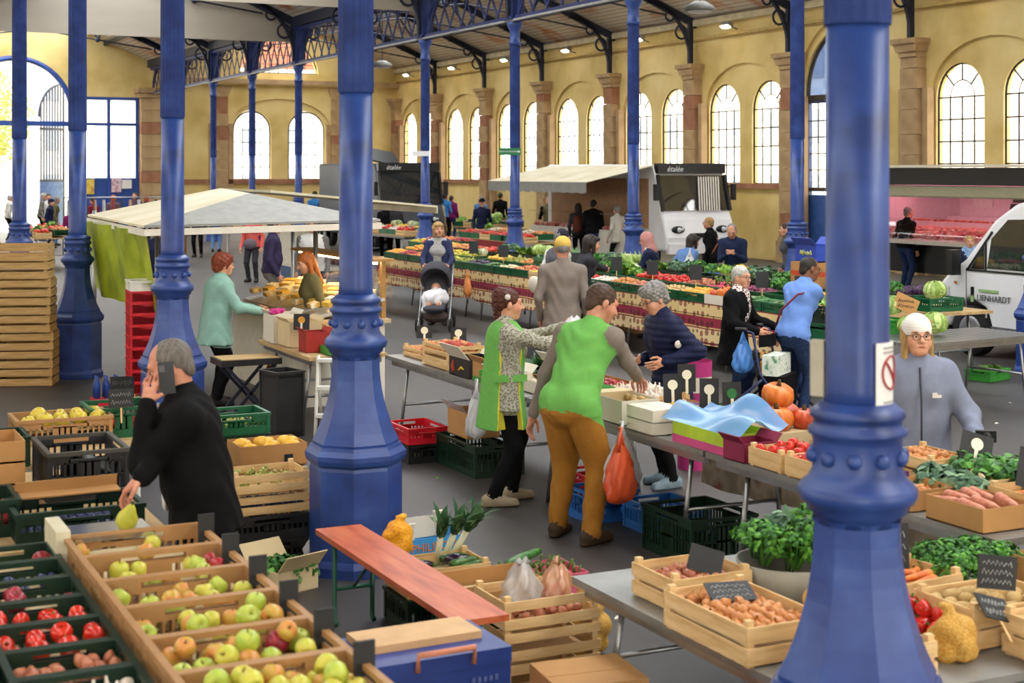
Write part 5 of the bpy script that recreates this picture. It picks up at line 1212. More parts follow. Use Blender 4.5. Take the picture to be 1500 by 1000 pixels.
# dark green crates to the left of the apples
WHERE[0] = 'beside the apples'
lst = ['red_apple','plum','red_apple','tomato','tomato','shallot','garlic','mushroom','onion']
nt_ = ['nearest to the scale','with mixed plums','below the plums','above the ripe tomatoes','with ripe fruit','below the tomatoes','between shallots and mushrooms','below the garlic','at the end']
for i, k in enumerate(lst): stock('dg', .86, 6.62-.30*i, T1, k, .4, .29, .15, 0, 1, (.25,.35,.6,.75,.85,.7,.8,.8,.9)[i], .01, note=nt_[i], zin=.065)
for i, k in enumerate(('peach','lemon','tomato','red_onion','pear','potato')): stock('dg', .42, 6.5-.42*i, T1, k, .4, .4, .15, 0, 1, .8, .01, zin=.065, where='in the outer row of the fruit stall')
# upper group behind the man
WHERE[0] = 'behind the black crate'
stock('t', 1.66, 10.15, T1, 'quince', .6, .38, .17, 0, 1, .45, .0, zin=.09, sc=1.35)
c = plastic_crate((1.48,8.42,T1), 0, 'black plastic crate standing empty on the fruit stall', M_blackp, .42, .56, .28, slots=8, rim=mat('black_rim','4a4842',.45))
s_ = thing('slate_sign', 'dark slate lying inside the black crate', 'price sign', (1.58,8.45,T1+.15), .3, rot=(.5,.5,.4)); MB().box((0,0,0),(.2,.14,.008)).obj('slate', M_slate, s_); MB().box((0,0,.006),(.16,.1,.002)).obj('chalk_smudge', mat('chalk_grey','6f7274',.8), s_)
stock('g', 2.05, 10.25, T1+.0, 'tomato', .42, .4, .2, 0, 1, .3, .0, note='half empty', where='beside the quinces')
stock('dg', 1.30, 7.55, T1, 'plum', .6, .4, .15, 0, 1, .8, .01, where='behind the scale'); stock('dg', .86, 7.75, T1, 'red_apple', .38, .38, .18, 0, 1, .6, .01, where='next to the plums')
b_ = thing('cardboard_sheet', 'strip of tan cardboard laid across the plum crate', 'cardboard', (1.3,7.72,T1+.155), 0, rot=(.12,0,.03)); MB().box((0,0,.004),(.5,.09,.008)).box((0,.045,.03),(.5,.006,.06)).obj('sheet', M_card, b_)
for i in range(3): carton((.92,8.45,T1+i*.115), 0, 'flat cardboard tray in the stack left of the black crate, %s' % ('at the bottom','in the middle','on top')[i], M_card, .5, .4, .11, inner=M_cardp)
stock('dg', 1.10, 9.5, T1, 'quince', .5, .38, .18, 0, 1, .5, .0, sc=1.2, where='left of the big quinces'); stock('g', .95, 10.2, T1, 'pear', .45, .38, .16, 0, 1, .6, .0, where='at the far left corner of the fruit stall')
price_tag((2.02,9.98,T1+.16), 0, 'dark slate leaning on the green tomato crate', .16, .12, .1, ('1,50',), None)
# ================================================================== stacked crates by the columns
for i in range(8):
    wood_crate((2.62+.012*(i % 3)-.01*i, 18.35-.006*i, .207*i), -.35+.015*((i*7) % 3), 'weathered slatted wooden crate in the tall stack beside the column, number %s from the floor' % ('one','two','three','four','five','six','seven','eight')[i], .66, .42, .205, 2, M_wood2, None, post=.035, gap=.03)
for i in range(4): wood_crate((2.02,18.75,.207*i), -.3, 'weathered slatted wooden crate in the low stack behind the tall stack', .6, .4, .205, 2, M_wood2, 'low stack of wooden crates', post=.035, gap=.03)
wood_crate((3.62,16.2,0), -.1, 'pale wooden crate on the floor under the red crates', .5, .36, .12, 2, M_wood)
for i in range(9): plastic_crate((3.62,16.3,.13+.121*i), -.08, 'bright red plastic crate in the stack beside the blue column', M_redp, .5, .38, .12, 'stack of red crates', fine=False, slots=0)
plastic_crate((3.62,16.3,.13+.121*9), -.08, 'white plastic crate on top of the red stack', M_whitep, .5, .38, .11)
st = price_tag((2.9,14.3,.0), -.3, 'black price board on a stand beside the red stack', .22, .2, .05, ('2,00',), None); st.location.z = .32
MB().tube([(0,.01,.06),(0,.03,-.32)], .008, 6).obj('stand', M_iron, st); MB().box((0,.03,-.315),(.2,.2,.012)).obj('foot', M_iron, st)
bt = thing('bottle_carrier', 'dark crate of blue bottles on the floor beside the red crates', 'crate', (3.1,16.1,0), 0); MB().box((0,0,.06),(.3,.2,.12)).obj('carrier', M_redp, bt)
for i in range(6): MB().lathe([(.03,.08),(.03,.26),(.012,.31),(.012,.35),(0,.35)], 10).obj('bottle', mat('blue_bottle','1f3f8a',.2,.1), bt, (-.1+.1*(i%3), -.05+.1*(i//3), 0))
# ================================================================== bench and boxes by the column
bn = thing('beer_bench', 'folding bench with worn orange-red top and green legs', 'bench', (2.86,7.15,0), PI/2)
M_btop = rampmat('bench_orange',[(.25,'9a4526'),(.5,'c0603a'),(.8,'cf7a50')],scale=3,rough=.4,stretch=(1,6,6))
MB().box((0,0,.465),(1.95,.27,.03)).obj('seat', M_btop, bn)
for x in (-.72,.72):
    lg = MB(); lg.tube([(x,-.11,.45),(x,-.11,.03),(x-.03*(1 if x > 0 else -1),-.11,.012)], .014, 8); lg.tube([(x,.11,.45),(x,.11,.03),(x-.03*(1 if x > 0 else -1),.11,.012)], .014, 8); lg.tube([(x,-.11,.2),(x,.11,.2)], .012, 8); lg.tube([(x,0,.2),(x*.55,0,.44)], .01, 6)
    lg.obj('leg_frame', mat('bench_green','1c5a44',.4), bn)
WH = 'beside the orange bench'
for i in range(3): wood_crate((3.36,6.62,.152*i), 0, 'slatted wooden crate in the stack beside the bench, %s' % ('bottom one','middle one','top one holding tied bags')[i], .52, .36, .15, 2, M_wood, None, gap=.04)
bag('tied clear bag of herbs in the top wooden crate', (3.27,6.60,.37), M_bagc, .21, .2, .3, 4, None, True, True, .17); bag('tied orange bag of carrots in the top wooden crate', (3.48,6.64,.37), mk_bagmat('bag_orange_c','d89a70',.5), .18, .2, 1.0, 5, None, True, True, .15)
fill('shallot', (3.36,6.62,.304), 0, .46, .3, .02, 'shallot under the tied bags in the wooden crate', 'shallots under the bags', 1, .5)
stock('c', 3.38, 7.22, .18, 'tomato', .48, .34, .18, 0, 1, .35, .02, where='behind the stacked crates', zin=.1); plastic_crate((3.38,7.22,0), 0, 'dark green crate under the tomato tray by the bench', M_dgreen, .5, .36, .178)
stock('w', 3.3, 7.72, .18, ['aubergine','zucchini'], .5, .34, .16, 0, 1, .8, .03, where='by the bench', zin=.08); plastic_crate((3.3,7.72,0), 0, 'dark green crate under the aubergines by the bench', M_dgreen, .5, .36, .178)
stock('c', 3.85, 7.55, .1, ['radish'], .45, .34, .16, 0, 1, .9, .02, where='at the leeks', zin=.1, m=mat('pink_tray','d86a86',.6)); carton((3.85,7.55,0), 0, 'flat box under the radish tray', M_cardp, .46, .35, .098, closed=True)
for i in range(3): one('leek', (3.36+.09*i,7.82+.03*i,.42), (.5,.15*i-.1,.2*i), 'leek standing in the wooden crate by the bench', 'leeks by the bench')
for i in range(2): one('cucumber', (3.72+.06*i,7.52+.05*i,.34), (0,PI/2,.5), 'cucumber lying over the radish tray', 'cucumbers by the leeks')
def mesh_sack(loc, label, m, s=1.0, rz=0, seed=1, kind='potato'):
    rr = random.Random(seed); prs = [elli((0,0,.13*s), A3(.13,.11,.13)*s, 0, .03)]
    for i in range(34):
        a = rr.uniform(0,2*PI); z = rr.uniform(.03,.26)*s; q = .115*s*math.sqrt(max(.15,1-((z-.12*s)/(.17*s))**2)); prs.append(elli((q*math.cos(a), q*.85*math.sin(a), z), A3(.046,.042,.044)*s, 0, .03))
    prs.append(cone((0,0,.24*s),(0.02,0,.33*s),.05*s,.03*s,0,.04)); prs.append(elli((.03,0,.36*s),A3(.05,.04,.03)*s,0,.02,disp=('curl',.006)))
    o = sdf_obj('mesh_sack', prs, .009, [m], None, loc, (0,0,rz)); tag(o, label, 'sack'); return o
M_net = rampmat('orange_net', [(.15,'b8741c'),(.4,'c0923e'),(.8,'cfa858')], 'VORONOI', 110, .7)
mesh_sack((3.74,6.85,0), 'yellow net sack of potatoes beside the wooden crates', M_net, 1.0, .4, 3)
o = mesh_sack((3.12,7.88,.36), 'orange net of citrus beside the leeks', rampmat('orange_net2',[(.3,'d88a10'),(.6,'eca820')],'VORONOI',60,.6), .55, 0, 5)
ph = thing('fruit_carton', 'blue and white fruit carton standing at the foot of the column', 'box', (3.82,9.15,0), .06)
M_phb = mat('carton_blue','3f9ad8',.6,.06); b = MB(); b.box((0,0,.004),(.38,.28,.008)); b.obj('base', M_cardw, ph)
for sy in (-1,1): MB().box((0,sy*.138,.06),(.38,.006,.12)).obj('side_panel', M_phb, ph)
for sx in (-1,1):
    MB().box((sx*.187,0,.08),(.006,.27,.16)).obj('end_panel', M_phb, ph)
    for sy in (-1,1): MB().box((sx*.165,sy*.13,.16),(.05,.02,.1)).box((sx*.165,sy*.13,.215),(.075,.03,.02)).obj('corner_post', M_cardw, ph)
MB().box((0,.13,.13),(.3,.006,.14)).obj('back_panel', M_cardw, ph)
text('lettering', 'PHILIBON', .075, mat('print_orange','e8823a',.5), ph, (0,-.143,.06), (PI/2,0,0))
# cool box, red lid, carton in front of the bench
cb = thing('cool_box', 'blue cool box with pale lid and orange handle', 'cool box', (2.33,5.58,0), .02); M_cool = mat('cool_blue','2a3f86',.4,.1)
MB().box((0,0,.28),(.56,.38,.56),taper=1.03).obj('box_body', M_cool, cb); MB().box((0,0,.58),(.58,.4,.06)).obj('lid_rim', M_cool, cb); MB().box((-.02,.06,.625),(.5,.22,.03)).obj('lid_top', mat('cool_lid','d8b080',.6,.08), cb)
MB().tube([(-.12,-.205,.57),(-.12,-.215,.635),(.12,-.215,.635),(.12,-.205,.57)], .012, 8).obj('handle', mat('handle_salmon','d88a6a',.5), cb)
for sx in (-.17,.17):
    for j in range(5): MB().box((sx-.05+.025*j,-.203,.5),(.014,.006,.02)).obj('rib', mat('rib_blue','5a6aa8',.5), cb)
plastic_crate((2.86,5.80,0), 0, 'red plastic crate on the floor beside the cool box', M_redp, .4, .3, .2)
bx_ = carton((3.20,5.80,0), -.12, 'closed brown cardboard box on the floor near the crates', M_card, .42, .36, .30, closed=True); MB().box((.211,0,.14),(.002,.1,.08)).obj('label_print', M_blackp, bx_)
# boxes between the man and the column
WHERE[0] = 'behind the man on the phone'
for i in range(2): plastic_crate((2.82,9.42,.16*i), 0, 'black plastic crate stacked under the plum crate, %s' % ('lower one','upper one')[i], M_blackp, .5, .36, .158)
stock('w', 2.82, 9.42, .32, 'plum', .5, .34, .13, 0, 1, .9, .02, rows=2); stock('w', 2.80, 9.38, .465, 'grapes', .5, .34, .13, 0, 1, .8, .02)
carton((2.98,10.0,0), 0, 'tall brown carton under the melon tray', M_card, .46, .36, .5, closed=True); mgc = stock('c', 3.0, 9.98, .507, 'mango', .46, .34, .15, 0, 1, .9, .02, zin=.07); MB().box((.1,-.175,.05),(.06,.004,.06)).obj('printed_label', M_blackp, mgc)
plastic_crate((2.95,10.75,0), 0, 'dark crate under the green grape crate', M_dgreen, .5, .38, .3); plastic_crate((2.95,10.75,.302), 0, 'dark crate directly below the grape crate', M_dgreen, .5, .38, .3); stock('g', 2.95, 10.75, .604, ['grapes'], .5, .38, .15, 0, 1, .5, .0, where='behind the melon tray')
stock('w', 3.3, 9.62, 0, 'tomato', .26, .3, .3, 0, 1, .9, .02, where='squeezed behind the column', zin=.24, rows=3); bag('crumpled white bag in front of the tomato crate', (3.08,9.1,.0), M_bagw, .22, .2, 0, 8, None, False)
kc = carton((2.72,8.72,0), .35, 'opened carton of leafy greens on the floor by the column', M_cardp, .3, .3, .14, flaps=.14)
for i in range(3): one('spinach', (2.66+.07*i,8.72-.03*i,.03), (.2,.2*i-.2,i), 'leafy green bunch in the opened carton by the column', 'greens in the floor carton', 1.0)
# ================================================================== middle stall (people in green behind it)
T8 = .75; WHERE[0] = 'on the middle stall'
for i, (ya, yb, tm_) in enumerate(((5.4,7.9,M_zinc),(7.93,10.4,M_zinc),(10.43,13.4,M_zinc))):
    trestle((5.62,(ya+yb)/2,0), PI/2, ('metal trestle table under the pumpkins','metal trestle table under garlic and open cartons','metal trestle table under the peach crates')[i], yb-ya, .86, T8, tm_)
ct = MB(); ct.grid(lambda u,v: (6.02+.012*math.sin(u*40)+.02*v*math.sin(u*17), 6.6+2.6*u, T8-.03-.46*v-.03*math.sin(u*9)*v), 50, 6)
M_hearts = rampmat('leaf_cloth', [(.12,'9a5a50'),(.2,'8a7a68'),(.5,'a89a86'),(.8,'8f8270')], 'VORONOI', 7, .8)
tag(ct.obj('tablecloth', M_hearts), 'grey-brown cloth with red leaf motifs hanging behind the pumpkin table', 'tablecloth')
stock('w', 5.5, 13.05, T8, 'peach', .5, .34, .1, PI/2, 1, .8, .02, note='at the far end'); wood_crate((5.42,12.35,T8), PI/2, 'pale wooden box supporting the peaches on the middle stall', .56, .34, .1, 1); stock('w', 5.42, 12.35, T8+.115, 'peach', .56, .34, .1, PI/2, 1, .9, .03, note='on the wooden box')
stock('w', 5.84, 12.5, T8, 'apple', .6, .3, .12, PI/2, 1, .7, .02, note='behind the peaches'); stock('w', 5.84, 11.85, T8, 'peach', .5, .3, .12, PI/2, 1, .8, .02, note='behind the chilli box')
cb_ = carton((5.36,11.72,T8), PI/2, 'black carton with chilli print and grey flaps', mat('carton_black','2a2622',.6), .42, .3, .16, flaps=.16, inner=M_cardw)
m = MB(); m.tube([(0,0,0),(.03,0,.05),(.02,0,.1)], [.014,.016,.006], 6); m.obj('chilli_print', mat('chilli_red','c8402a',.4), cb_, (.1,.152,.03)); MB().tube([(0,0,0),(-.05,0,.03),(-.1,0,.02)], [.012,.014,.004], 6).obj('chilli_print', mat('chilli_yellow','d8b02a',.4), cb_, (.0,.152,.05))
carton((5.34,11.27,T8), PI/2, 'small brown carton with green stripe beside the chilli box', M_card, .3, .28, .17, flaps=.08, band=(mat('band_green','4a8a3a',.6),.0,.05)); carton((5.3,10.92,T8), PI/2, 'white carton at the elbow of the woman in the apron', M_cardw, .3, .26, .13, flaps=.08)
price_tag((5.6,11.45,T8+.1), -TH, 'large black slate tilted over the vegetables on the middle stall', .36, .24, .35, ('','',), None, roll=.35); one('butternut', (5.7,11.2,T8+.07), (0,PI/2,.5), 'butternut squash beside the large black slate')
for i in range(3): one('chard', (5.65+.08*i,11.05-.12*i,T8+.01), (.3,0,i*2), 'leafy bunch behind the woman in the apron', 'leafy bunches on the middle stall', .8)
for (x, y, n_) in ((5.55,13.3,'standing over the far peaches'),(5.75,12.95,'behind the far peaches')): price_tag((x,y,T8+.1), -TH, 'slate with white price disc '+n_, .15, .12, .15, ('',), None, disc=True)
stock('cw', 5.5, 10.72, T8, ['mushroom'], .5, .36, .1, PI/2, 1, .8, .02, note='between the vendors'); stock('c', 5.85, 10.36, T8, 'red_apple', .5, .34, .1, PI/2, 1, .8, .02, note='between the vendors')
seen_ = set(bpy.data.objects)
stock('w', 5.78, 9.25, T8, 'garlic', .62, .44, .12, PI/2, 2, .85, .05, note='under his hand'); stock('c', 5.72, 8.66, T8, 'garlic', .42, .4, .1, PI/2, 1, .9, .04, note='next to the slates')
stock('cw', 5.35, 8.75, T8, 'potato', .4, .3, .17, PI/2, 1, .4, .0, note='with open flaps', zin=.1); bx = thing('flap_carton', 'white carton with raised lid flap at the table edge', 'box', (5.36,8.98,T8)); MB().box((0,0,.09),(.3,.16,.18)).obj('box_body', M_cardp, bx); MB().box((-.15,0,.22),(.006,.16,.16),rot=(0,.3,0)).obj('flap', M_cardw, bx)
M_purp = mat('purple_paper','5a3a86',.6,.15); pp = sdf_obj('crumpled_paper', [cone((-.22,0,.05),(.22,0,.07),.07,.08,0,.02,disp=('curl',.012)), cone((-.1,.08,.08),(.15,.05,.1),.06,.05,0,.02,disp=('curl',.012))], .012, M_purp, None, (5.62,8.22,T8), (0,0,1.3)); tag(pp, 'crumpled purple wrapping paper under the yellow peppers', 'paper')
for i in range(5): one('pepper_yellow', (5.58+.06*(i%2),8.06+.09*i,T8+.12), (1.3,0,i*1.1), 'pale yellow pepper on the purple paper', 'yellow peppers on purple paper', .8)
for i in range(2): carton((5.31,8.28,T8+.082*i), PI/2, 'flat white carton at the table edge, %s' % ('lower one','upper one')[i], M_cardw, .34, .26, .08, closed=True)
gp = carton((5.4,7.62,T8), PI/2, 'lime green and pink carton under the blue plastic', mat('carton_lime','b5d23a',.5), .62, .36, .13, band=(mat('carton_pink','d2508a',.5),.0,.05))
M_bpl = glassmat('blue_plastic', gloss=.2, rough=.2, opac=.75, col=srgb('6fa8e0'))
o = MB().grid(lambda u,v: (5.22+.38*v, 7.2+.86*u, T8+.15+.05*math.sin(u*7+2*v)*math.sin(v*5)+.12*v*(1-abs(u-.5))-.02*math.cos(v*9)), 24, 14).obj('plastic_sheet', M_bpl); tag(o, 'crumpled blue plastic sheet draped over the lime carton', 'plastic sheet')
carton((5.30,7.18,T8), PI/2, 'dark red carton beside the blue plastic', mat('carton_wine','8a2448',.5), .22, .24, .12, flaps=.06)
stock('w', 5.36, 6.88, T8, 'tomato', .32, .34, .12, PI/2, 1, .9, .03, note='in front of the pumpkins', rows=1, zin=.06); stock('w', 5.36, 6.5, T8, 'tomato', .36, .34, .13, PI/2, 1, .9, .03, note='beside the purple carton', rows=1, zin=.06)
carton((5.33,6.12,T8), PI/2, 'purple and white carton at the end of the pumpkin table', mat('carton_purple','5a2a6a',.5), .32, .3, .13, band=(M_cardw,.05,.09)); stock('c', 5.36, 5.78, T8, 'onion', .3, .3, .11, PI/2, 1, .8, .02, note='behind the near column')
for i, (x, y, r, k) in enumerate(((5.80,7.60,0,0),(5.90,7.44,.5,1),(5.70,7.46,1,0),(5.93,7.68,2,1))): one('pumpkin', (x,y,T8+.107+(.13 if i == 0 else 0.0)), (.2 if i == 0 else 0,0,r), ('large red pumpkin on top of the pile','small red-orange pumpkin at the back of the pile','orange pumpkin in front of the pile','second small red pumpkin behind the pile')[i], None, 1.0, k)
carton((5.80,7.55,T8), PI/2, 'flat carton raising the pumpkins', M_cardp, .44, .44, .1, closed=True)
for i, (x, y, a) in enumerate(((5.74,7.9,.2),(5.9,7.98,.9))): one('butternut', (x,y,T8+.065), (PI/2,.0,a), 'butternut squash lying beside the pumpkins, %s' % ('front one','back one')[i], None, 1.25)
stock('w', 5.86, 6.25, T8, 'onion', .4, .3, .16, PI/2, 1, .9, .02, note='behind the pumpkins', zin=.09)
for i in range(4): one('parsley', (5.72+.14*(i%2),8.1+.15*(i//2),T8+.0), (.1*i,.1,i*1.5), 'parsley bunch behind the blue plastic', 'parsley behind the blue plastic', .95)
for (x, y, a, n_, dm) in ((5.68,8.2,-.1,'with white disc among the garlic',M_paper),(5.72,7.98,.15,'with green disc beside the parsley',mat('disc_green','2f7a4a',.5)),(5.58,8.5,.1,'beside the purple paper',M_paper),(5.95,8.9,0,'behind the garlic crate',M_paper)): price_tag((x,y,T8+.09), -TH+a, 'tall black slate '+n_, .13, .2, .12, ('',), None, disc=dm)
for o in bpy.data.objects:
    if o not in seen_ and o.parent is None: o.location.y += .4
for (x, y, s_) in ((5.2,8.95,1),):
    bag('white carrier bag hanging at the table edge beside the vendor', (5.10,8.78,.34), M_bagw, .36, .3, .3, 11, None, True); bag('orange carrier bag hanging in front of the white bag', (5.02,8.66,.30), M_bago, .38, .24, .2, 12)
bag('large translucent bag hanging left of the woman in the apron', (5.02,10.95,.36), M_bagw, .36, .22, .5, 14, None, True)
for i, (x, y, w, d_, h, m_, l) in enumerate(((5.38,10.1,.34,.3,.14,M_card,'low brown carton beside the mushrooms tray'),(5.85,10.95,.4,.3,.2,M_cardw,'white carton with lid flaps at the far side'),(5.36,9.75,.24,.26,.1,M_lgreen,'green tray at the hip of the man in the vest'))): carton((x,y,T8), PI/2, l, m_, w, d_, h, flaps=.08)
for i in range(2): stock('w', 5.82, 11.35+.0*i if i == 0 else (7.3 if i == 1 else 6.95), T8, ('tomato','beet','parsnip')[i], .36, .3, .12, PI/2, 1, .9, .04, zin=.07, note='far side')
# under the middle stall
plastic_crate((5.3,11.5,0), PI/2, 'dark green crate on the floor under the chilli box', M_dgreen, .8, .45, .26); bx1 = carton((5.3,11.62,.262), PI/2, 'brown carton with plastic liner on the dark green crate', M_card, .4, .3, .22, flaps=.1, inner=M_bagc)
plastic_crate((5.0,12.15,0), PI/2, 'black folding crate on the floor left of the green crate', M_blackp, .5, .36, .16); plastic_crate((5.0,12.15,.162), PI/2, 'red basket on the black folding crate', M_redp, .5, .36, .14)
plastic_crate((5.55,9.95,0), PI/2, 'red basket on the floor behind the vendors legs', M_redp, .4, .36, .24); plastic_crate((5.35,9.5,0), PI/2, 'blue crate on the floor between the vendors', M_bluep, .36, .4, .22); plastic_crate((5.55,8.95,0), PI/2, 'blue crate on the floor behind the trousered vendor', M_bluep, .5, .4, .2)
plastic_crate((5.4,8.3,0), PI/2, 'dark green crate in the shade under the open cartons', M_dgreen, .6, .5, .3); plastic_crate((5.25,6.9,0), PI/2, 'black slatted crate on the floor under the pumpkin table', M_blackp, .8, .5, .25)
stl = thing('step_ladder', 'white step ladder standing at the end of the middle stall', 'ladder', (4.62,13.3,0), -TH)
for sx in (-.14,.14): MB().tube([(sx,-.12,0),(sx*.96,-.06,.35),(sx*.9,.02,.78)], .017, 8).obj('stile', M_whitep, stl); MB().tube([(sx,.35,0),(sx*.9,.04,.78)], .013, 8).obj('rear_leg', M_whitep, stl)
for i in range(3): MB().box((0,-.07+.045*i,.24+.25*i),(.27,.1,.03)).obj('step', M_whitep, stl)
bb_ = plastic_crate((4.28,13.75,0), .2, 'tall black case standing on the floor beside the ladder', M_blackp, .3, .34, .62, fine=False)
# ================================================================== cheese stall under the canopy
cs = thing('cheese_counter', 'white refrigerated cheese counter with sloping trays', 'counter', (5.45,16.55,0), 0); M_cwh = mat('counter_white','e6e0d2',.5,.06); M_trim = mat('counter_wood','b88a4a',.5,.12)
MB().bx(-.45,-1.3,.0,.45,1.5,.86).obj('counter_base', M_cwh, cs); MB().bx(-.52,-1.36,.86,.5,1.55,.9).obj('worktop', mat('worktop_beige','c8b088',.5), cs)
M_tray = rampmat('cheese_tray',[(.3,'c89a4a'),(.5,'e2c890'),(.7,'f2e6c8')],'VORONOI',9,.5)
for i in range(5):
    y = -1.05+.55*i; t_ = MB(); t_.box((.05,y,1.02),(.82,.5,.03),rot=(0,-.22,0)); o = t_.obj('tray', mat('tray_steel','cfccc4',.3,metal=.5), cs)
    for q in range(6): MB().box((-.24+.11*q,y+(-.1 if q%2 else .1),1.06+.025*q-.01),(.1,.16,.05),rot=(0,-.22,.2*q)).obj('cheese_wedge', (M_tray, mat('cheese_yellow','e0b44a',.5), mat('cheese_white','efe6cf',.5))[q%3], o)
for i in range(3): MB().box((.5,-.9+.95*i,1.28),(.02,.93,.5),rot=(0,-.12,0)).obj('glass_front', glassmat('case_glass',gloss=.15), cs)
MB().box((.42,.1,1.53),(.28,2.8,.03)).obj('glass_shelf', M_trim, cs); MB().box((.38,.1,1.5),(.05,2.6,.03)).obj('lamp_tube', mat('warm_tube','fff0c8',.4,.02,emit='ffd890',estr=30), cs)
for y in (-1.25,1.45): MB().box((.45,y,1.2),(.05,.04,.64)).obj('end_post', M_trim, cs)
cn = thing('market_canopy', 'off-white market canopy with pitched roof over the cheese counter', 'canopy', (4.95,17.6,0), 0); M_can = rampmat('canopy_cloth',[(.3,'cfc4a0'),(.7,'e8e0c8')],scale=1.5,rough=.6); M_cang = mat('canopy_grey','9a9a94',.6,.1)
def roofpanel(nm, pts, m): 
    b = MB(); b.add([Vector(p) for p in pts]+[Vector(p)+Vector((0,0,.025)) for p in pts], [tuple(range(len(pts)))[::-1], tuple(range(len(pts),2*len(pts)))]+[(i,(i+1)%len(pts),len(pts)+(i+1)%len(pts),len(pts)+i) for i in range(len(pts))]); return b.obj(nm, m, cn)
a_, b_, c_, d_ = (-1.5,-1.7,1.9),(1.15,-1.7,1.93),(1.6,2.6,1.93),(-1.3,2.6,1.9); e_, f_ = (-.1,-.8,2.22),(.2,1.6,2.25)
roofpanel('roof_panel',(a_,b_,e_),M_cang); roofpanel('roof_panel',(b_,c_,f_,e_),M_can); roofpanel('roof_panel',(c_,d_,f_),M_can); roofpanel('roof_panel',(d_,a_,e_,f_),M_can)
for p, q in ((a_,b_),(b_,c_),(c_,d_),(d_,a_)): MB().bar((p[0],p[1],p[2]-.05),(q[0],q[1],q[2]-.05),.03,.07).obj('valance', M_cwh, cn)
for (x, y) in ((.52,-1.3),(-.55,1.9),(1.4,2.3),(-1.25,2.4)): MB().tube([(x,y,0),(x,y,1.98)], .028, 10).obj('pole', M_steel, cn)
tp = MB().grid(lambda u,v: (3.48+.05*math.sin(u*15)+.12*v+.02*math.sin(u*37+3*v), 16.0+3.6*u, 1.86-.85*v-.05*math.sin(u*PI)*v), 40, 10).obj('tarpaulin', rampmat('lime_tarp',[(.3,'7a8a14'),(.6,'a8b828'),(.85,'c4cc50')],scale=3,rough=.35)); tag(tp, 'lime green plastic tarpaulin hanging from the canopy side', 'tarpaulin')
MB().box((0,0,.95),(.05,.05,1.9)).obj('post', M_trim, cn, (-.1,2.3,0))
# boxes and table beside the cheese counter
bt2 = thing('folding_table', 'black folding table with crossed legs below the cheese counter', 'table', (4.22,14.75,0), 0); MB().box((0,0,.6),(.62,.42,.06)).obj('tabletop', M_blackp, bt2); MB().box((0,0,.634),(.58,.38,.008)).obj('table_sheet', M_ply, bt2)
for sy in (-.17,.17): MB().bar((-.26,sy,.0),(.26,sy,.58),.03).obj('leg', M_iron, bt2); MB().bar((.26,sy,.0),(-.26,sy,.58),.03).obj('leg', M_iron, bt2)
trestle((4.95,14.6,0), PI/2, 'trestle table of mixed boxes in front of the cheese counter', 1.7, .8, .72, M_ply)
for i, (x, y, z, w, d, h, m, l) in enumerate(((4.72,15.15,.72,.36,.3,.3,M_cardw,'tall white polystyrene box below the cheese counter'),(4.78,14.75,.72,.4,.34,.26,M_cardp,'pale punched wooden box tilted on the mixed table'),(5.1,14.3,.72,.34,.26,.16,M_card,'brown carton beside the green tray'),(4.75,14.2,.72,.24,.24,.2,mat('carton_red','a82a24',.5),'small dark red carton at the table edge'),(4.9,13.92,.72,.4,.26,.08,M_lgreen,'shallow bright green tray at the corner of the mixed table'),(5.15,14.8,.72,.5,.34,.22,M_wood,'wooden box of jars behind the punched box'))): carton((x,y,z), PI/2, l, m, w, d, h, flaps=.05 if i < 4 else 0)
for i, (x, y, k) in enumerate(((5.1,14.3,'apple'),(5.15,14.8,'peach'))): fill(k, (x,y,.72), PI/2, .28, .22, .08, SG[k]+' in the box in front of the cheese counter', k+'s in front of the cheese counter', 1, .9)
for (x, y, c, n_) in ((4.7,14.45,mat('disc_orange','d89a2a',.5),'with orange disc'),(5.0,14.1,M_paper,'with white disc')): price_tag((x,y,.86), -TH, 'black slate %s on the mixed table' % n_, .16, .16, .1, ('',), None, disc=c)
bag('white plastic bag standing on the green tray', (4.95,13.98,.75), M_bagw, .2, .2, 0, 21, None, False); bag('orange-brown bag hanging under the folding table', (4.55,15.0,.2), mk_bagmat('bag_rust','b8642a',.9), .3, .2, 0, 22)
sb = thing('spray_bottle', 'clear spray bottle with yellow trigger on the floor under the table', 'bottle', (4.5,14.4,0)); MB().lathe([(0,0),(.045,0),(.05,.02),(.048,.14),(.02,.19),(.016,.22),(0,.22)],14).obj('bottle_body', mat('bottle_clear','c8ccc8',.2,.05), sb); MB().box((0,0,.24),(.03,.03,.05)).box((-.04,0,.26),(.08,.025,.025)).obj('trigger', mat('trigger_yellow','d8c828',.4), sb)
pk = sdf_obj('pink_cloth', [cone((-.05,0,.02),(.06,0,.03),.035,.025,0,.02,disp=('curl',.008))], .01, mat('cloth_pink','d03a8a',.8), None, (4.62,15.0,1.03)); tag(pk, 'bright pink cloth lying on the white polystyrene box', 'cloth')
# ================================================================== right foreground stall
T11 = .54; WHERE[0] = 'beside the near column'
trestle((4.2,5.42,0), PI/2, 'low grey table under the shallots and potatoes beside the near column', 2.0, 1.5, T11, M_zinc)
stock('w', 3.76, 5.84, T11, 'shallot', .42, .36, .16, 0, 1, .9, .02, note='with folded slate', zin=.07); stock('w', 3.62, 5.22, T11, 'onion', .40, .62, .17, 0, 1, .92, .02, zin=.08); stock('w', 3.80, 4.66, T11, 'red_onion', .42, .34, .16, 0, 1, .9, .02, zin=.08)
price_tag((3.76,5.76,T11+.09), -TH, 'grey slate propped among the shallots', .16, .12, .5, ('',), None, roll=.3); t_ = price_tag((3.62,5.25,T11+.13), 0, 'slate lying flat on the brown onions', .2, .14, 1.35, ('Oignons','2,50'), None, stick=False); t_.rotation_euler = (-1.25,0,-.25)
price_tag((3.70,4.52,T11+.12), -TH, 'black slate with chalk writing in front of the red onions', .2, .13, .2, ('Oignon','rouge'), None)
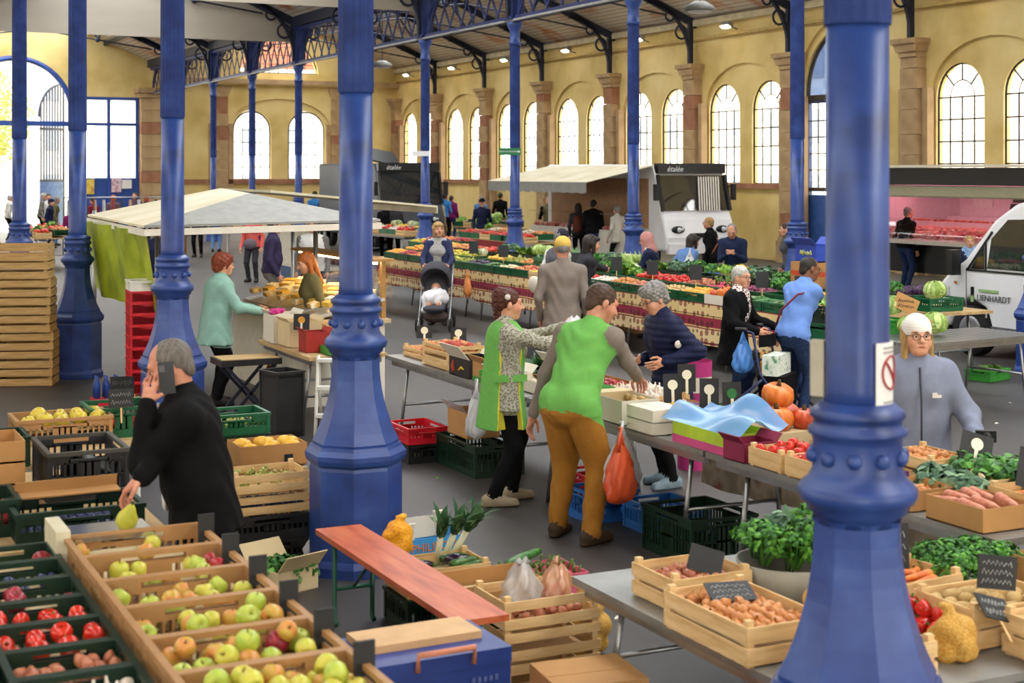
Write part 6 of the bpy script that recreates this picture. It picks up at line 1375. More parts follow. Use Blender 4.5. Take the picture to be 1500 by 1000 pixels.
tb = thing('tub', 'grey plastic tub of parsley behind the onion crate', 'tub', (4.22,5.72,T11)); MB().lathe([(.0,.0),(.2,.0),(.25,.16),(.24,.16),(.19,.02),(0,.02)], 24).obj('tub_body', mat('tub_grey','a8a69a',.5), tb)
for i in range(9): one('parsley', (4.22+.16*math.cos(i*2.4)*(i > 0),5.72+.16*math.sin(i*2.4)*(i > 0),T11+.1+.05*(i % 3)), (.25*math.sin(i),.25*math.cos(i),i), 'dense green parsley bunch in the grey tub', 'parsley in the grey tub', 1.15)
for i in range(2): one('kale', (4.45,6.05-.2*i,T11+.1), (.2,.2,i), 'pale leafy bunch rising behind the parsley', 'pale leaves behind the parsley', 1.1)
mesh_sack((4.0,5.12,T11), 'orange net of potatoes between onions and parsley', M_net, .9, 1.0, 7); s2 = mesh_sack((4.24,4.66,T11), 'yellow net of potatoes beside the near column', M_net, .58, 2.0, 9)
stock('w', 4.62, 4.86, T11, 'potato', .5, .36, .18, 0, 1, .95, .02, note='with chalk slate', zin=.09); stock('w', 4.72, 4.45, T11+.0, 'potato', .5, .36, .18, 0, 1, .95, .02, note='at the table corner', zin=.09)
stock('w', 4.55, 5.32, T11, 'carrot', .4, .34, .17, .1, 2, .95, .03, note='with dark slate', zin=.07)
for i in range(6): one('parsley', (4.83+.13*(i%3),5.28+.17*(i//3),T11+.06), (.2,0,i), 'flat parsley bunch beside the carrots', 'parsley beside the carrots', 1.1)
price_tag((4.60,4.80,T11+.15), -TH+.1, 'black slate with chalk writing in the potato crate', .17, .14, .15, ('Charlotte','1,80'), None, roll=.12); price_tag((4.40,5.22,T11+.16), -TH, 'dark slate with chalk writing before the carrots', .16, .2, .1, ('Carotte','Sable'), None); t_ = price_tag((4.42,4.55,T11+.12), 0, 'slate lying tilted on the net of potatoes', .17, .12, .9, ('1,90',), None, roll=.3)
fill('pepper_red', (4.35,4.95,T11), 0, .16, .3, .01, 'red pepper between near column and potatoes', 'red peppers beside the near column', 2, .9)
# continuation of the middle stall, right of the near column
WHERE[0] = 'near the kale'
trestle((5.75,5.75,0), PI/2, 'table under carrots and sweet potatoes at the near end', .0+1.3, .9, .6, M_ply) if False else None
stock('w', 5.78, 5.75, T8, 'carrot', .36, .3, .14, 0, 1, .95, .03, zin=.05, note='under the disc slate'); stock('c', 5.38, 5.72, T8, 'sweet_potato', .4, .34, .12, PI/2, 1, .9, .03, zin=.05, note='beside the carrots'); stock('w', 5.80, 6.2, T8, 'parsnip', .4, .34, .13, PI/2, 1, .9, .03, zin=.05, note='beside the beetroots')
for i in range(3): one('kale', (5.58+.02*i,6.0+.16*i,T8+.01), (.2,.1,i*2), 'kale head between carrots and onions', 'kale between carrots and onions', .95)
hc_ = carton((5.72,5.38,.6), -.1, 'tan carton lid with oval hand hole standing behind sweet potatoes', M_card, .4, .03, .2); MB().lathe([(.0,.0),(.04,.0),(.04,.004),(0,.004)],14,squash=(1,.45)).obj('hand_hole', M_blackp, hc_, (0,-.017,.14), (PI/2,0,0))
trestle((5.35,4.85,0), PI/2, 'low table carrying sweet potatoes and kale', .95, .8, .6, M_ply)
stock('c', 5.3, 5.08, .6, 'sweet_potato', .42, .32, .14, -.1, 1, .9, .02, zin=.07, note='with label')
for i in range(4): one('kale', (5.55+.14*(i%2),4.95+.2*(i//2),.62), (.2,.1,i*1.4), 'blue-green kale beside the sweet potatoes', 'kale beside the sweet potatoes', 1.15)
for i in range(5): one('spinach', (5.95+.1*(i%2),5.95+.22*(i//2),T8), (.2,.1,i*1.4), 'green leafy bunch behind the beetroots', 'leafy bunches behind the beetroots', 1.2)
for i in range(5): one('beet', (5.72+.08*(i%3),6.28+.07*(i//3),T8+.03), (.8,.4,i), 'earthy beetroot above the sweet potatoes', 'beetroots above the sweet potatoes', 1.1)
price_tag((5.66,5.62,T8+.1), -TH, 'black slate with large white disc over the carrots', .24, .2, .3, ('',), None, roll=.25, disc=True); price_tag((5.92,6.35,T8+.1), -TH, 'black slate with white disc beside the beetroots', .18, .16, .4, ('',), None, roll=.3, disc=True)
# ================================================================== long stall with the patterned cloth
T9 = .8; WHERE[0] = 'on the long cloth stall'
for i in range(6): trestle((11.15,14.75+2.42*i,0), PI/2, 'trestle table in the run under the patterned cloth', 2.4, 1.2, T9, M_ply, 'tables of the long stall')
def mk_batik():
    m, n, b, out = newmat('batik'); L = n.links
    tc = n.nodes.new('ShaderNodeTexCoord'); sp = n.nodes.new('ShaderNodeSeparateXYZ'); L.new(tc.outputs['Object'], sp.inputs[0])
    band = n.nodes.new('ShaderNodeValToRGB'); band.color_ramp.interpolation = 'CONSTANT'; e = band.color_ramp.elements
    st_ = [(0,'c9b080'),(.05,'7a2030'),(.09,'d8c090'),(.38,'7a2030'),(.41,'c9a868'),(.44,'8a1f38'),(.66,'c9a868'),(.69,'6a4a2a'),(.71,'d8bc84'),(.95,'7a1f30')]
    while len(e) < len(st_): e.new(.5)
    for q, (p, c) in zip(e, st_): q.position = p; q.color = (*srgb(c),1)
    mr = n.nodes.new('ShaderNodeMapRange'); mr.inputs[1].default_value = .3; mr.inputs[2].default_value = .84; L.new(sp.outputs[2], mr.inputs[0]); L.new(mr.outputs[0], band.inputs[0])
    vo = n.nodes.new('ShaderNodeTexVoronoi'); vo.inputs['Scale'].default_value = 9; vo.inputs['Randomness'].default_value = .35; L.new(tc.outputs['Object'], vo.inputs['Vector'])
    r2 = n.nodes.new('ShaderNodeValToRGB'); r2.color_ramp.interpolation = 'CONSTANT'; e = r2.color_ramp.elements
    for _ in range(2): e.new(.5)
    for q, (p, c) in zip(e, [(0,(.35,.02,.05,1)),(.28,(.1,.06,.03,1)),(.36,(1,1,1,1)),(.9,(1,1,1,1))]): q.position = p; q.color = c
    L.new(vo.outputs['Distance'], r2.inputs[0])
    mx = n.nodes.new('ShaderNodeMix'); mx.data_type = 'RGBA'; mx.blend_type = 'MULTIPLY'; mx.inputs[0].default_value = .8; L.new(band.outputs[0], mx.inputs[6]); L.new(r2.outputs[0], mx.inputs[7]); L.new(mx.outputs[2], b.inputs['Base Color']); b.inputs['Roughness'].default_value = .85
    return m
M_batik = mk_batik()
for i, (ya, yb) in enumerate(((13.6,16.6),(16.62,19.6),(19.62,22.0),(22.02,24.8),(24.82,27.55))):
    o = MB().grid(lambda u,v: (10.5-.03*v+.018*v*math.sin(u*30+i)-.0, ya+(yb-ya)*u, .83-.5*v-.02*math.sin(u*11)*v), 60, 8).obj('tablecloth', M_batik); tag(o, 'crimson and cream patterned cloth hanging along the long stall, %s' % ('under the carrots','below the red peppers','behind the man in grey','left of the cap wearer','behind the pushchair')[i], 'tablecloth')
F1 = ['carrot','zucchini','cucumber','pumpkin','orange','potato','sweet_potato','onion','garlic','tomato','tomato','lemon','peach','parsnip','zucchini','aubergine','grapes','pear','quince','peach','red_apple','orange']
F2 = ['radish','pepper_yellow','spinach','red_onion','radish','shallot','pepper_red','tomato','lettuce','spinach','aubergine','zucchini','leek','onion','grapes','mango','cauliflower','pear','quince','tomato','red_apple','orange']
F3 = ['spinach','kale','lettuce','spinach','kale','lettuce','spinach','kale','lettuce','fennel','kale','spinach','leek','cauliflower','cabbage','lettuce','kale','tomato','peach','onion','orange','lemon']
ordn = lambda Y: 'nearest the cabbages' if Y < 15 else ('before the old lady' if Y < 16 else ('below the red peppers' if Y < 18.2 else ('before the headscarf vendor' if Y < 20 else ('by the cap wearer' if Y < 22.5 else ('right of the pushchair' if Y < 24.4 else 'behind the pushchair')))))
for i in range(22):
    Y = 13.92+.623*i
    ct_ = 'cw' if i == 3 else ('w' if F1[i] in ('tomato','lemon') and i > 8 else 'g'); n_ = ordn(Y)
    stock(ct_, 10.74, Y, T9, F1[i], .6, .38, .14, PI/2, 1, .95, .05, zin=.075, note=n_, where='front row', sc=.8 if F1[i] == 'pumpkin' else (1.3 if F1[i] in ('onion','apple','tomato') else 1), fine=i < 12)
    stock('g', 11.16, Y, T9+.05, F2[i], .6, .4, .14, PI/2, 1, .95, .06, zin=.08, sc=1.9 if F2[i] == 'radish' else (1.4 if F2[i] in ('onion','tomato','apple','shallot') else 1), note=n_, where='middle row', fine=False)
    if i != 2: stock('dg', 11.6, Y, T9+.1, F3[i], .6, .4, .16, PI/2, 1, 1, .05, zin=.10, sc=1.4 if F3[i] in ('onion','tomato','apple') else 1, note=n_, where='back row', fine=False)
o = MB().bx(10.95,13.6,T9,11.78,27.6,T9+.045).bx(11.39,13.6,T9+.045,11.78,27.6,T9+.095).obj('display_step', M_ply); tag(o, 'stepped plywood board raising the back crates of the long stall', 'board')
for i, Y in enumerate((16.9,18.0,19.0,20.2,22.8,24.0,25.6,15.4,14.6)): price_tag((10.95,Y,T9+.2), -TH, 'black price slate standing among the crates of the long stall', .16, .2, .1, ('',), 'slates of the long stall')
for i, Y in enumerate((23.0,27.0)): bag('orange carrier bag hanging on the patterned cloth, %s' % ('right of the pushchair','at its far end')[i], (10.38,Y,.40), mk_bagmat('bag_peach','e8924a',.9), .34, .2, PI/2, 30+i)
# egg trays and crate stack in front of the headscarf vendor
eg = thing('egg_trays', 'tall pile of cream egg trays beside the green crates', 'egg trays', (12.05,20.4,0)); MB().bx(-.2,-.45,0,.2,.45,.86).obj('plinth', M_card, eg)
def eggtray():
    b = MB(); b.box((0,0,.008),(.3,.3,.012))
    for i in range(5):
        for j in range(5): b.lathe([(.024,.0),(.02,.034),(.008,.04)], 6, c=(-.12+.06*i,-.12+.06*j,.01))
    return b.mesh('egg_tray',[mat('egg_card','d8c8a8',.9)])
em = eggtray()
for q in range(3):
    for i in range(7): link('egg_tray', em, eg, (0,-.3+.3*q,.86+.045*i))
for i in range(3): plastic_crate((12.1,21.3,.0+.3*i+(.3 if i > 0 else 0)*0), PI/2, 'green crate in the stack beside the egg trays', M_green, .6, .4, .3, 'green stack by the egg trays', fine=False)
stock('g', 12.1, 21.3, .9, 'aubergine', .6, .4, .2, PI/2, 1, .8, .02, note='on the stack', where='by the egg trays'); stock('g', 12.1, 22.0, .8, 'tomato', .5, .4, .15, PI/2, 1, .9, .02, note='with tomatoes', where='beyond the egg trays'); plastic_crate((12.1,22.0,0), PI/2, 'tall green crate under the far tomatoes', M_green, .5, .4, .8, fine=False)
# herbs and cabbages heaped behind the near end
WHERE[0] = 'on the raised back stall'
trestle((12.45,15.4,0), PI/2, 'raised back table under the chard and leeks', 3.8, .9, .85, M_ply)
for i, k in enumerate(('cabbage','red_cabbage','fennel','leek','chard','chard','parsley','cauliflower')):
    if k in ('chard','leek','fennel'):
        plastic_crate((12.3,13.85+.47*i,.85), PI/2, 'green crate under %s on the raised back stall, crate %s' % (PL[k], ('a','b','c','leading','first','second','g','h')[i]), M_green, .46, .5, .16, fine=False)
        for q in range(7): one(k, (12.2+.3*rnd.random(),13.68+.47*i+.33*rnd.random(),.98 if k == 'chard' else 1.06), (.3*rnd.random(),(-1.1 if k != 'chard' else -.3),rnd.uniform(-.4,.4)), SG[k]+' heaped on the raised back stall', PL[k]+' on the raised back stall', 1.1)
    else: stock('g', 12.3, 13.85+.47*i, .85, k, .46, .5, .16, PI/2, 1, 1, .02, zin=.08)
for i in range(3): plastic_crate((12.25,17.75,.30*i), PI/2, 'dark green crate in the stack below the yellow peppers', M_dgreen, .5, .4, .3, 'stack below the yellow peppers', fine=False)
pb = carton((12.2,17.7,.9), PI/2, 'brown carton of yellow peppers on the green stack', M_card, .42, .36, .16); fill('pepper_yellow', (12.2,17.7,.9), PI/2, .36, .3, .08, 'yellow pepper heaped in the brown carton', 'yellow peppers in the brown carton', 2, .95, 1.1, .04)
plastic_crate((12.2,18.15,.0), PI/2, 'tall green bin next to the pepper stack', M_green, .4, .36, .9, fine=False); plastic_crate((12.2,18.15,.9), PI/2, 'blue crate beside the yellow peppers', M_bluep, .36, .3, .14, fine=False)
bag('white bag standing beside the lettuce crates', (11.95,18.6,.98), M_bagw, .3, .2, 0, 41, None, True)
for i in range(1): carton((11.62,15.17,T9+.1), PI/2, 'brown banana carton with orange stripe standing in the back row', M_card, .56, .4, .46, closed=True, band=(mat('band_red','c04a2a',.6),.3,.36))
bl = carton((11.62,15.2,T9+.58), PI/2, 'blue carton with pale yellow print on the banana carton', mat('carton_royal','2a4ab8',.5), .42, .32, .2, flaps=.12); scribble(bl, .3, .12, 1, mat('print_lime','d8e08a',.5), 9, .163, .1, 'printed_mark', .01)
# ================================================================== cabbage table and crates by the van
cbt = trestle((11.3,12.5,0), .1, 'galvanised slatted table with cabbages in front of the van', 1.9, .9, .73, M_steel, legs=(-.5,.75), slats=12)
for i, (x, y, k, s_) in enumerate(((11.15,12.55,0,1.15),(10.85,12.6,1,1.05),(10.95,13.0,1,1.1))): one('cabbage', (x,y,.73+(.18 if i == 2 else 0)), (0,0,i), ('large green cabbage alone on the slatted table','green cabbage behind the small cardboard sign','pale cabbage on the crate behind the cardboard sign')[i], None, s_, k)
plastic_crate((10.75,13.05,.73), .1, 'flat bright green crate under the pale cabbage', M_lgreen, .6, .4, .16)
for i, (x, y, z) in enumerate(((11.0,12.82,.98),(10.9,12.42,.78))):
    t_ = thing('cardboard_sign', 'handwritten cardboard sign on the %s cabbage' % ('pale','front')[i], 'price sign', (x,y,z), -TH+.2, rot=(-.3,.15,-TH)); MB().box((0,0,.08),(.26 if i == 0 else .12,.006,.18),rot=(0,.3,0)).obj('card', M_card, t_); scribble(t_, .22 if i == 0 else .1, .14, 2, M_blackp, 5+i, -.006, .08, 'handwriting', .004)
for i in range(2): plastic_crate((10.7,13.62,.0+.4*i), .1, 'green crate in the stack behind the flat green crate', M_green, .6, .4, .4, 'green stack behind cabbages', fine=False)
stock('dg', 10.7, 13.62, .8, 'lettuce', .6, .4, .2, .1, 1, 1, .02, zin=.12, note='by the van', where='on the green stack')
lb = plastic_crate((13.05,13.75,0), .3, 'bright green tray with leftover leaves on the floor by the van', M_lgreen, .46, .34, .13)
for i in range(3): one('lettuce', (13.0+.1*i,13.75,.03), (.3,0,i), 'leftover leaf heap in the bright green floor tray', 'leftover leaves by the van', .9)
# ------------------------------------------------------------------ vehicles
M_vw = mat('van_white','e9e9ea',.25,.04,2,spec=.5); M_tyre = mat('tyre','1c1c1d',.8); M_hub = mat('hubcap','9a9a9c',.4,.1,metal=.5); M_vgl = glassmat('vehicle_glass', tint=(.35,.4,.42), gloss=.2, opac=.25, col=(.03,.035,.04)); M_vblk = mat('vehicle_black','17181a',.35,.1)
def wheel(parent, loc, r=.34, ax='y', w=.2):
    t = MB().lathe([(r*.62,-w/2),(r*.95,-w/2),(r,-w*.35),(r,w*.35),(r*.95,w/2),(r*.62,w/2)], 28, caps=False).obj('tyre', M_tyre, parent, loc, (PI/2,0,0) if ax == 'y' else (0,PI/2,0))
    h = MB().lathe([(0,-.03),(r*.2,-.04),(r*.3,0),(r*.6,.02),(r*.64,-.04)], 24, caps=False).lathe([(0,.0),(r*.62,.0)], 24, caps=False).obj('hubcap', M_hub, t, (0,0,w/2-.02))
    return t
# white panel van, nose towards -x, its long side towards the stalls
vn = thing('panel_van', 'white panel van with LIENHARDT lettering parked behind the cabbage table', 'van', (14.42,16.25,0), -PI/2)
side = [(0,.42),(.0,.8),(.06,.93),(.3,1.14),(.58,1.3),(1.12,1.84),(1.5,2.06),(2.0,2.2),(4.9,2.26),(4.9,.38),(4.1,.36),(3.95,.72),(3.65,.82),(3.35,.72),(3.2,.34),(1.1,.34),(.98,.66),(.68,.78),(.38,.66),(.26,.36)]
bd = MB().prism(side, 1, 0.04, 1.96).obj('body', M_vw, vn); bv = bd.modifiers.new('b','BEVEL'); bv.width = .06; bv.segments = 3; bv.limit_method = 'ANGLE'
def vp(nm, pts, m, y=0.036, t=.01, par=vn): return MB().prism(pts, 1, y-t, y).obj(nm, m, par)
vp('door_window', [(1.02,1.2),(1.9,1.2),(1.9,1.88),(1.4,1.86),(1.1,1.6)], M_vgl, .035); vp('quarter_window', [(.7,1.18),(.96,1.18),(.96,1.5)], M_vgl, .035)
vp('window_seal', [(.62,1.15),(1.96,1.15),(1.96,1.175),(.62,1.175)], M_vblk); vp('window_seal', [(.62,1.16),(1.1,1.7),(1.13,1.685),(.66,1.16)], M_vblk); vp('window_seal', [(.975,1.17),(1.005,1.17),(1.005,1.56),(.975,1.53)], M_vblk)
for x in (.62,2.0): vp('door_seam', [(x,.45),(x+.008,.45),(x+.008,1.9 if x > 2 else 1.2),(x,1.9 if x > 2 else 1.2)], mat('seam_grey','8a8a8c',.5))
MB().box((1.78,.015,.98),(.16,.03,.11)).obj('door_handle', M_vblk, vn); MB().box((.52,-.1,1.26),(.12,.16,.34)).obj('mirror', M_vblk, vn); MB().box((.42,.03,.98),(.05,.01,.03)).obj('side_indicator', mat('indicator','d8742a',.3), vn)
MB().box((.24,.03,.86),(.12,.006,.12)).obj('fuel_flap', mat('flap_grey','d5d5d6',.3), vn)
vp('windscreen', [(.55,1.31),(1.1,1.86),(1.12,1.84),(.58,1.29)], M_vgl, 1.8, 1.6)
text('lettering','LIENHARDT',.115,mat('letter_dark','3a3c40',.5),vn,(1.14,.024,.80),(PI/2,0,0)); MB().box((1.04,.03,.90),(.36,.008,.035)).obj('faded_print', mat('letter_green','9cc07c',.5), vn)
MB().box((.74,.03,.88),(.05,.012,.12)).obj('logo_block', M_vblk, vn); MB().box((.74,.03,.79),(.05,.012,.1)).obj('logo_block', MATS['letter_green'], vn)
MB().bx(1.1,.02,.34,3.2,.05,.44).obj('sill_trim', mat('sill_grey','6a6a6c',.5), vn); MB().bx(-.05,.05,.3,.2,1.95,.6).obj('bumper', MATS['sill_grey'], vn); MB().bx(-.0,.1,.7,.12,.5,.9).obj('headlight', mat('headlight','d5dade',.15), vn)
for x in (.68,3.65): wheel(vn, (x,.14,.34)); wheel(vn, (x,1.86,.34))
sw = MB().tube([(1.25+.0,.5+.19*math.cos(t),1.3+.19*math.sin(t)) for t in [2*PI*i/20 for i in range(20)]], .015, 6, closed=True).obj('steering_wheel', M_vblk, vn)
# shop trucks: nose towards -y
def shop_truck(name, label, loc, W, L, H, lower, cap, txt, tsz, flap=False, cloth=False):
    v = thing(name, label, 'truck', loc)
    b = MB().prism([(0,.45),(-.04,.8),(.1,1.25),(.42,1.62) if False else (.22,1.45),(.5,H-.25),(.62,H),(L,H+.02),(L,.45)], 0, -W/2, W/2).obj('body', lower, v); m = b.modifiers.new('b','BEVEL'); m.width = .07; m.segments = 3; m.limit_method = 'ANGLE'
    a = math.atan2(H-.25-1.45, .28); zc = (1.45+H-.25)/2; rr_ = (PI/2-(PI/2-a), 0, 0)
    MB().box((0,.335,zc),(W-.1,.02,H-1.72),rot=(-(PI/2-a),0,0)).obj('windscreen', M_vgl, v); MB().box((0,.5,H-.1),(W-.06,.22,.26)).obj('roof_cap', cap, v)
    text('lettering', txt, tsz, mat('lettering_white','f0f0f0',.5), v, (-W*.25,.385,H-.12), (PI/2,0,0), shear=.25)
    for sx in (-1,1):
        MB().box((sx*(W/2-.03),.30,zc),(.07,.08,H-1.7),rot=(-(PI/2-a),0,0)).obj('windscreen_pillar', M_vblk, v); MB().box((sx*(W/2+.12),.25,1.95),(.12,.1,.42)).obj('mirror', M_vblk, v); MB().bar((sx*(W/2-.05),.35,2.1),(sx*(W/2+.1),.27,2.1),.03).obj('mirror_arm', M_vblk, v)
        l = MB().ball((0,0,0),.2,14,8,sc=(1,.3,.5)).obj('headlight', M_vblk, v, (sx*(W/2-.38),.0,1.0)); MB().ball((0,-.035,0),.07,10,6).ball((.1,-.025,.01),.05,10,6).obj('lamp', MATS['headlight'], l)
        for y in (.9, L-1.0): wheel(v, (sx*(W/2-.12),y,.34), .34, 'x')
    MB().box((0,-.02,.52),(W-.1,.14,.26)).obj('bumper', lower, v); MB().box((0,-.06,.85),(.7,.02,.12)).obj('grille', M_vblk, v)
    if cloth:
        for i in range(9): MB().box((.12+.075*i+.0,.25+.0,zc-.02),(.036,.012,H-1.74),rot=(-(PI/2-a),.14,0)).obj('striped_cloth', M_cwh, v)
    return v
tA = shop_truck('shop_truck', 'white shop truck with striped cloth behind its windscreen and black roof cap', (21.2,32.5,0), 2.1, 6.5, 2.66, M_vw, M_vblk, 'étalée', .2, cloth=True)
tB = shop_truck('shop_truck', 'black-fronted shop truck with raised roof flap beyond the far columns', (17.6,43.0,0), 2.1, 6.0, 2.72, mat('truck_slate','3c4046',.4), M_vblk, 'étalée', .2)
MB().box((-.75,.9,2.95),(1.1,.9,.04),rot=(.5,.2,0)).obj('roof_flap', M_vblk, tB)
def awning(par, x0, x1, y0, y1, z0, z1, m, val=.28):
    MB().prism([(x0,z0),(x1,z1),(x1,z1+.02),(x0,z0+.02)], 1, y0, y1).obj('awning', m, par)
    MB().grid(lambda u,v: (x1+.01*math.sin(u*60), y0+(y1-y0)*u, z1-val*v*(.85+.15*abs(math.sin(u*36)))), 80, 3).obj('valance', M_cang, par)
awning(tA, -1.05, -3.0, .6, 6.4, 2.62, 2.2, M_can); 
M_meat = [fruit_mat('meat_red','8a2a28','c0584e','e0a090',rough=.35), fruit_mat('meat_pink','c07068','dd9a8c','ecc4b4',rough=.4), fruit_mat('sausage','8a3a20','b5582f','c87848',rough=.4)]
meat_me = [np_mesh('meat_cut', [sdf_mesh([cone((-.08,0,.03),(.08,.02,.04),.045,.035,0,.02,disp=('curl',.006)), elli((.03,.03,.05),(.05,.04,.035),0,.02)], .014)], [m_]) for m_ in M_meat[:2]]+[MB().tube([(-.1,0,.02),(-.03,.02,.025),(.05,.01,.025),(.1,-.02,.02)], [.012,.022,.022,.012], 8).mesh('sausage',[M_meat[2]])]
def meats(n, p0, du, dv, dz, label, group, seed=0, kinds=(0,1)):
    rr = random.Random(seed); p0, du, dv = Vector(p0), Vector(du), Vector(dv); nu = max(1,int(du.length/.21)); nv = max(1,int(dv.length/.15)); k = 0
    for i in range(nu):
        for j in range(nv):
            me = meat_me[rr.choice(kinds)]; p = p0+du*((i+.5)/nu)+dv*((j+.5)/nv)
            tag(link(me.name.split('.')[0], me, None, p, (0,0,rr.uniform(0,6)), rr.uniform(.85,1.15)), label, 'meat', group)
M_ctr = mat('counter_cream','d8d0c0',.4,.06)
MB().bx(-1.75,.7,0,-1.08,6.2,.95).obj('counter', M_ctr, tA); MB().bx(-1.8,.7,1.35,-1.2,6.2,1.38).obj('glass_shelf', MATS['case_glass'], tA)
meats(0, (19.5,33.4,.955), (0,5.1,0), (.55,0,0), 0, 'cut of meat in the display of the white shop truck', 'meat in the white truck display', 3)
sg_ = MB().bx(-1.07,.8,1.0,-1.06,6.2,2.3).obj('side_opening', mat('truck_inside','b08a68',.7), tA)
# butcher's trailer with pink light
tr = thing('butcher_trailer', 'long butcher trailer with black fascia and pink-lit meat counter', 'trailer', (21.6,22.3,0)); M_pinkw = mat('trailer_wall','e4d4d6',.5,.05); LY = 3.7
MB().bx(0,-LY,.35,2.3,LY,1.0).obj('chassis', M_vblk, tr); MB().bx(2.2,-LY,1.0,2.3,LY,2.5).obj('back_wall', M_pinkw, tr); MB().bx(0,-LY,2.44,2.3,LY,2.52).obj('roof', M_vblk, tr)
for y in (-LY,LY-.06): MB().bx(0,y,1.0,2.3,y+.06,2.45).obj('end_wall', M_pinkw, tr)
MB().bx(-.12,-LY,2.2,-.02,LY,2.56).obj('fascia', M_vblk, tr); MB().bx(-.16,-LY,2.57,.3,LY,2.62).obj('roof_edge', M_cwh, tr); MB().prism([(0,2.2),(-1.1,2.0),(-1.1,1.97),(0,2.15)], 1, -LY, LY).obj('open_hatch', mat('hatch_olive','8a8468',.4), tr)
for y in (-3.4,3.4): MB().tube([(-.05,y,1.3),(-1.0,y,2.0)], .02, 8).obj('hatch_strut', M_steel, tr)
MB().bx(-.45,-LY+.1,.98,.55,LY-.1,1.06).obj('counter_ledge', M_ctr, tr); MB().prism([(-.4,1.06),(.5,1.06),(.5,1.3)], 1, -LY+.15, LY-.15).obj('display_slope', mat('display_steel','d8c8c8',.3), tr); MB().bx(.5,-LY+.15,1.06,.75,LY-.15,1.42).obj('upper_shelf', M_pinkw, tr); MB().bx(1.8,-LY+.1,1.0,2.2,LY-.1,1.5).obj('rear_worktop', M_pinkw, tr)
MB().grid(lambda u,v: (-.42+.25*v*v, -LY+.15+(2*LY-.3)*u, 1.08+.42*v), 12, 6).obj('curved_glass', MATS['case_glass'], tr)
M_pl = mat('pink_tube','ffd0d8',.4,.02,emit='ff9fb0',estr=26); MB().bx(.2,-LY+.2,2.36,.3,LY-.2,2.4).obj('pink_lamp_tube', M_pl, tr)
wheel(tr,(.3,0,.34),.34,'x'); wheel(tr,(2.0,0,.34),.34,'x')
meats(0,(21.28,18.9,1.10),(0,6.8,0),(.3,0,.09),0,'cut of meat on the lower slope of the butcher trailer','meat on the trailer slope',5); meats(0,(21.66,18.9,1.205),(0,6.8,0),(.3,0,.075),0,'pink cut of meat on the upper slope of the butcher trailer','meat on the upper trailer slope',6,(1,)); meats(0,(22.12,18.9,1.42),(0,6.8,0),(.2,0,0),0,'sausage on the upper shelf of the butcher trailer','sausages on the trailer shelf',7,(2,))
sl = thing('meat_slicer', 'dark meat slicer on the rear worktop of the butcher trailer', 'slicer', (23.6,22.6,1.5)); MB().box((0,0,.06),(.3,.5,.12)).obj('slicer_base', M_vblk, sl); MB().lathe([(0,-.01),(.15,-.01),(.15,.01),(0,.01)],20).obj('blade', M_steel, sl, (-.05,-.05,.24), (0,PI/2,.3)); MB().bar((0,.1,.12),(0,.3,.5),.1,.06).obj('carriage', M_vblk, sl)
cm_ = thing('cash_register', 'black scale and till on the rear worktop of the butcher trailer', 'till', (23.6,23.9,1.5)); MB().box((0,0,.15),(.3,.4,.3),taper=.8).obj('till_body', M_vblk, cm_); MB().box((-.05,0,.42),(.04,.3,.2)).obj('till_screen', MATS['lcd'], cm_)
for i in range(5): b = thing('sauce_bottle', 'orange-red sauce bottle on the rear worktop of the trailer', 'bottle', (23.6,21.2-.13*i,1.5), 0, 'sauce bottles in the trailer'); MB().lathe([(0,0),(.035,0),(.035,.17),(.012,.22),(.01,.3),(0,.3)],10).obj('bottle_body', mat('sauce_orange','c8582a',.3), b)
ps = thing('poster', 'pale poster on the back wall of the butcher trailer', 'poster', (23.79,25.2,1.95)); MB().box((0,0,0),(.01,.6,.5)).obj('sheet', MATS['paper_white'], ps)
# ------------------------------------------------------------------ far stalls
WHERE[0] = 'on the far stall'
def far_table(X, Y, L, W, label, cloth, kinds, rz=PI/2, z=.8, ct='g', tagw='far'):
    t = trestle((X,Y,0), rz, label, L, W, z, M_ply)
    if cloth: MB().box((0,W/2+.01,z-.22),(L,.012,.42)).obj('table_skirt', cloth, t)
    n = int(L/.62); c_, s_ = math.cos(rz), math.sin(rz)
    for i in range(n):
        for r in range(2):
            u = -L/2+.31+.62*i; v = (W/2-.24)-.45*r; k = kinds[(i*2+r) % len(kinds)]
            stock('w' if (i+r) % 3 == 0 else ct, X+u*c_-v*s_, Y+u*s_+v*c_, z+.06*r, k, .6, .4, .14, rz, 1, .8, .05, zin=.08, sc=1.5 if k in ('radish','onion','tomato','apple','garlic','mushroom') else 1.1, note=('front','rear')[r]+' place %s' % ('one','two','three','four','five','six','seven')[i], where=tagw, fine=False)
M_red = mat('cloth_red','8a2a2c',.85)
far_table(16.2, 33.6, 3.8, 1.0, 'far produce table with dark red skirt between the columns', M_red, ['tomato','onion','red_apple','mushroom','pepper_red','lettuce'], tagw='on the red-skirted table')
far_table(15.2, 38.3, 3.2, 1.0, 'far produce table in front of the man in the dark cap', None, ['tomato','lemon','garlic','cauliflower'], tagw='before the dark cap man')
far_table(19.2, 41.0, 3.2, 1.0, 'far table of salads near the window wall', None, ['lettuce','cabbage','spinach','radish'], tagw='near the window wall')
far_table(13.0, 30.2, 1.9, .9, 'table of apples behind the pushchair woman', None, ['quince','red_apple','tomato','peach'], tagw='beyond the long stall')
far_table(6.3, 41.0, 3.2, 1.0, 'far table with pale skirt beside the tall crate stack', M_cwh, ['tomato','onion','lettuce'], tagw='on the pale-skirted table')
far_table(12.2, 55.0, 3.2, 1.0, 'farthest produce table before the blue screen', None, ['orange','peach'], tagw='before the blue screen')
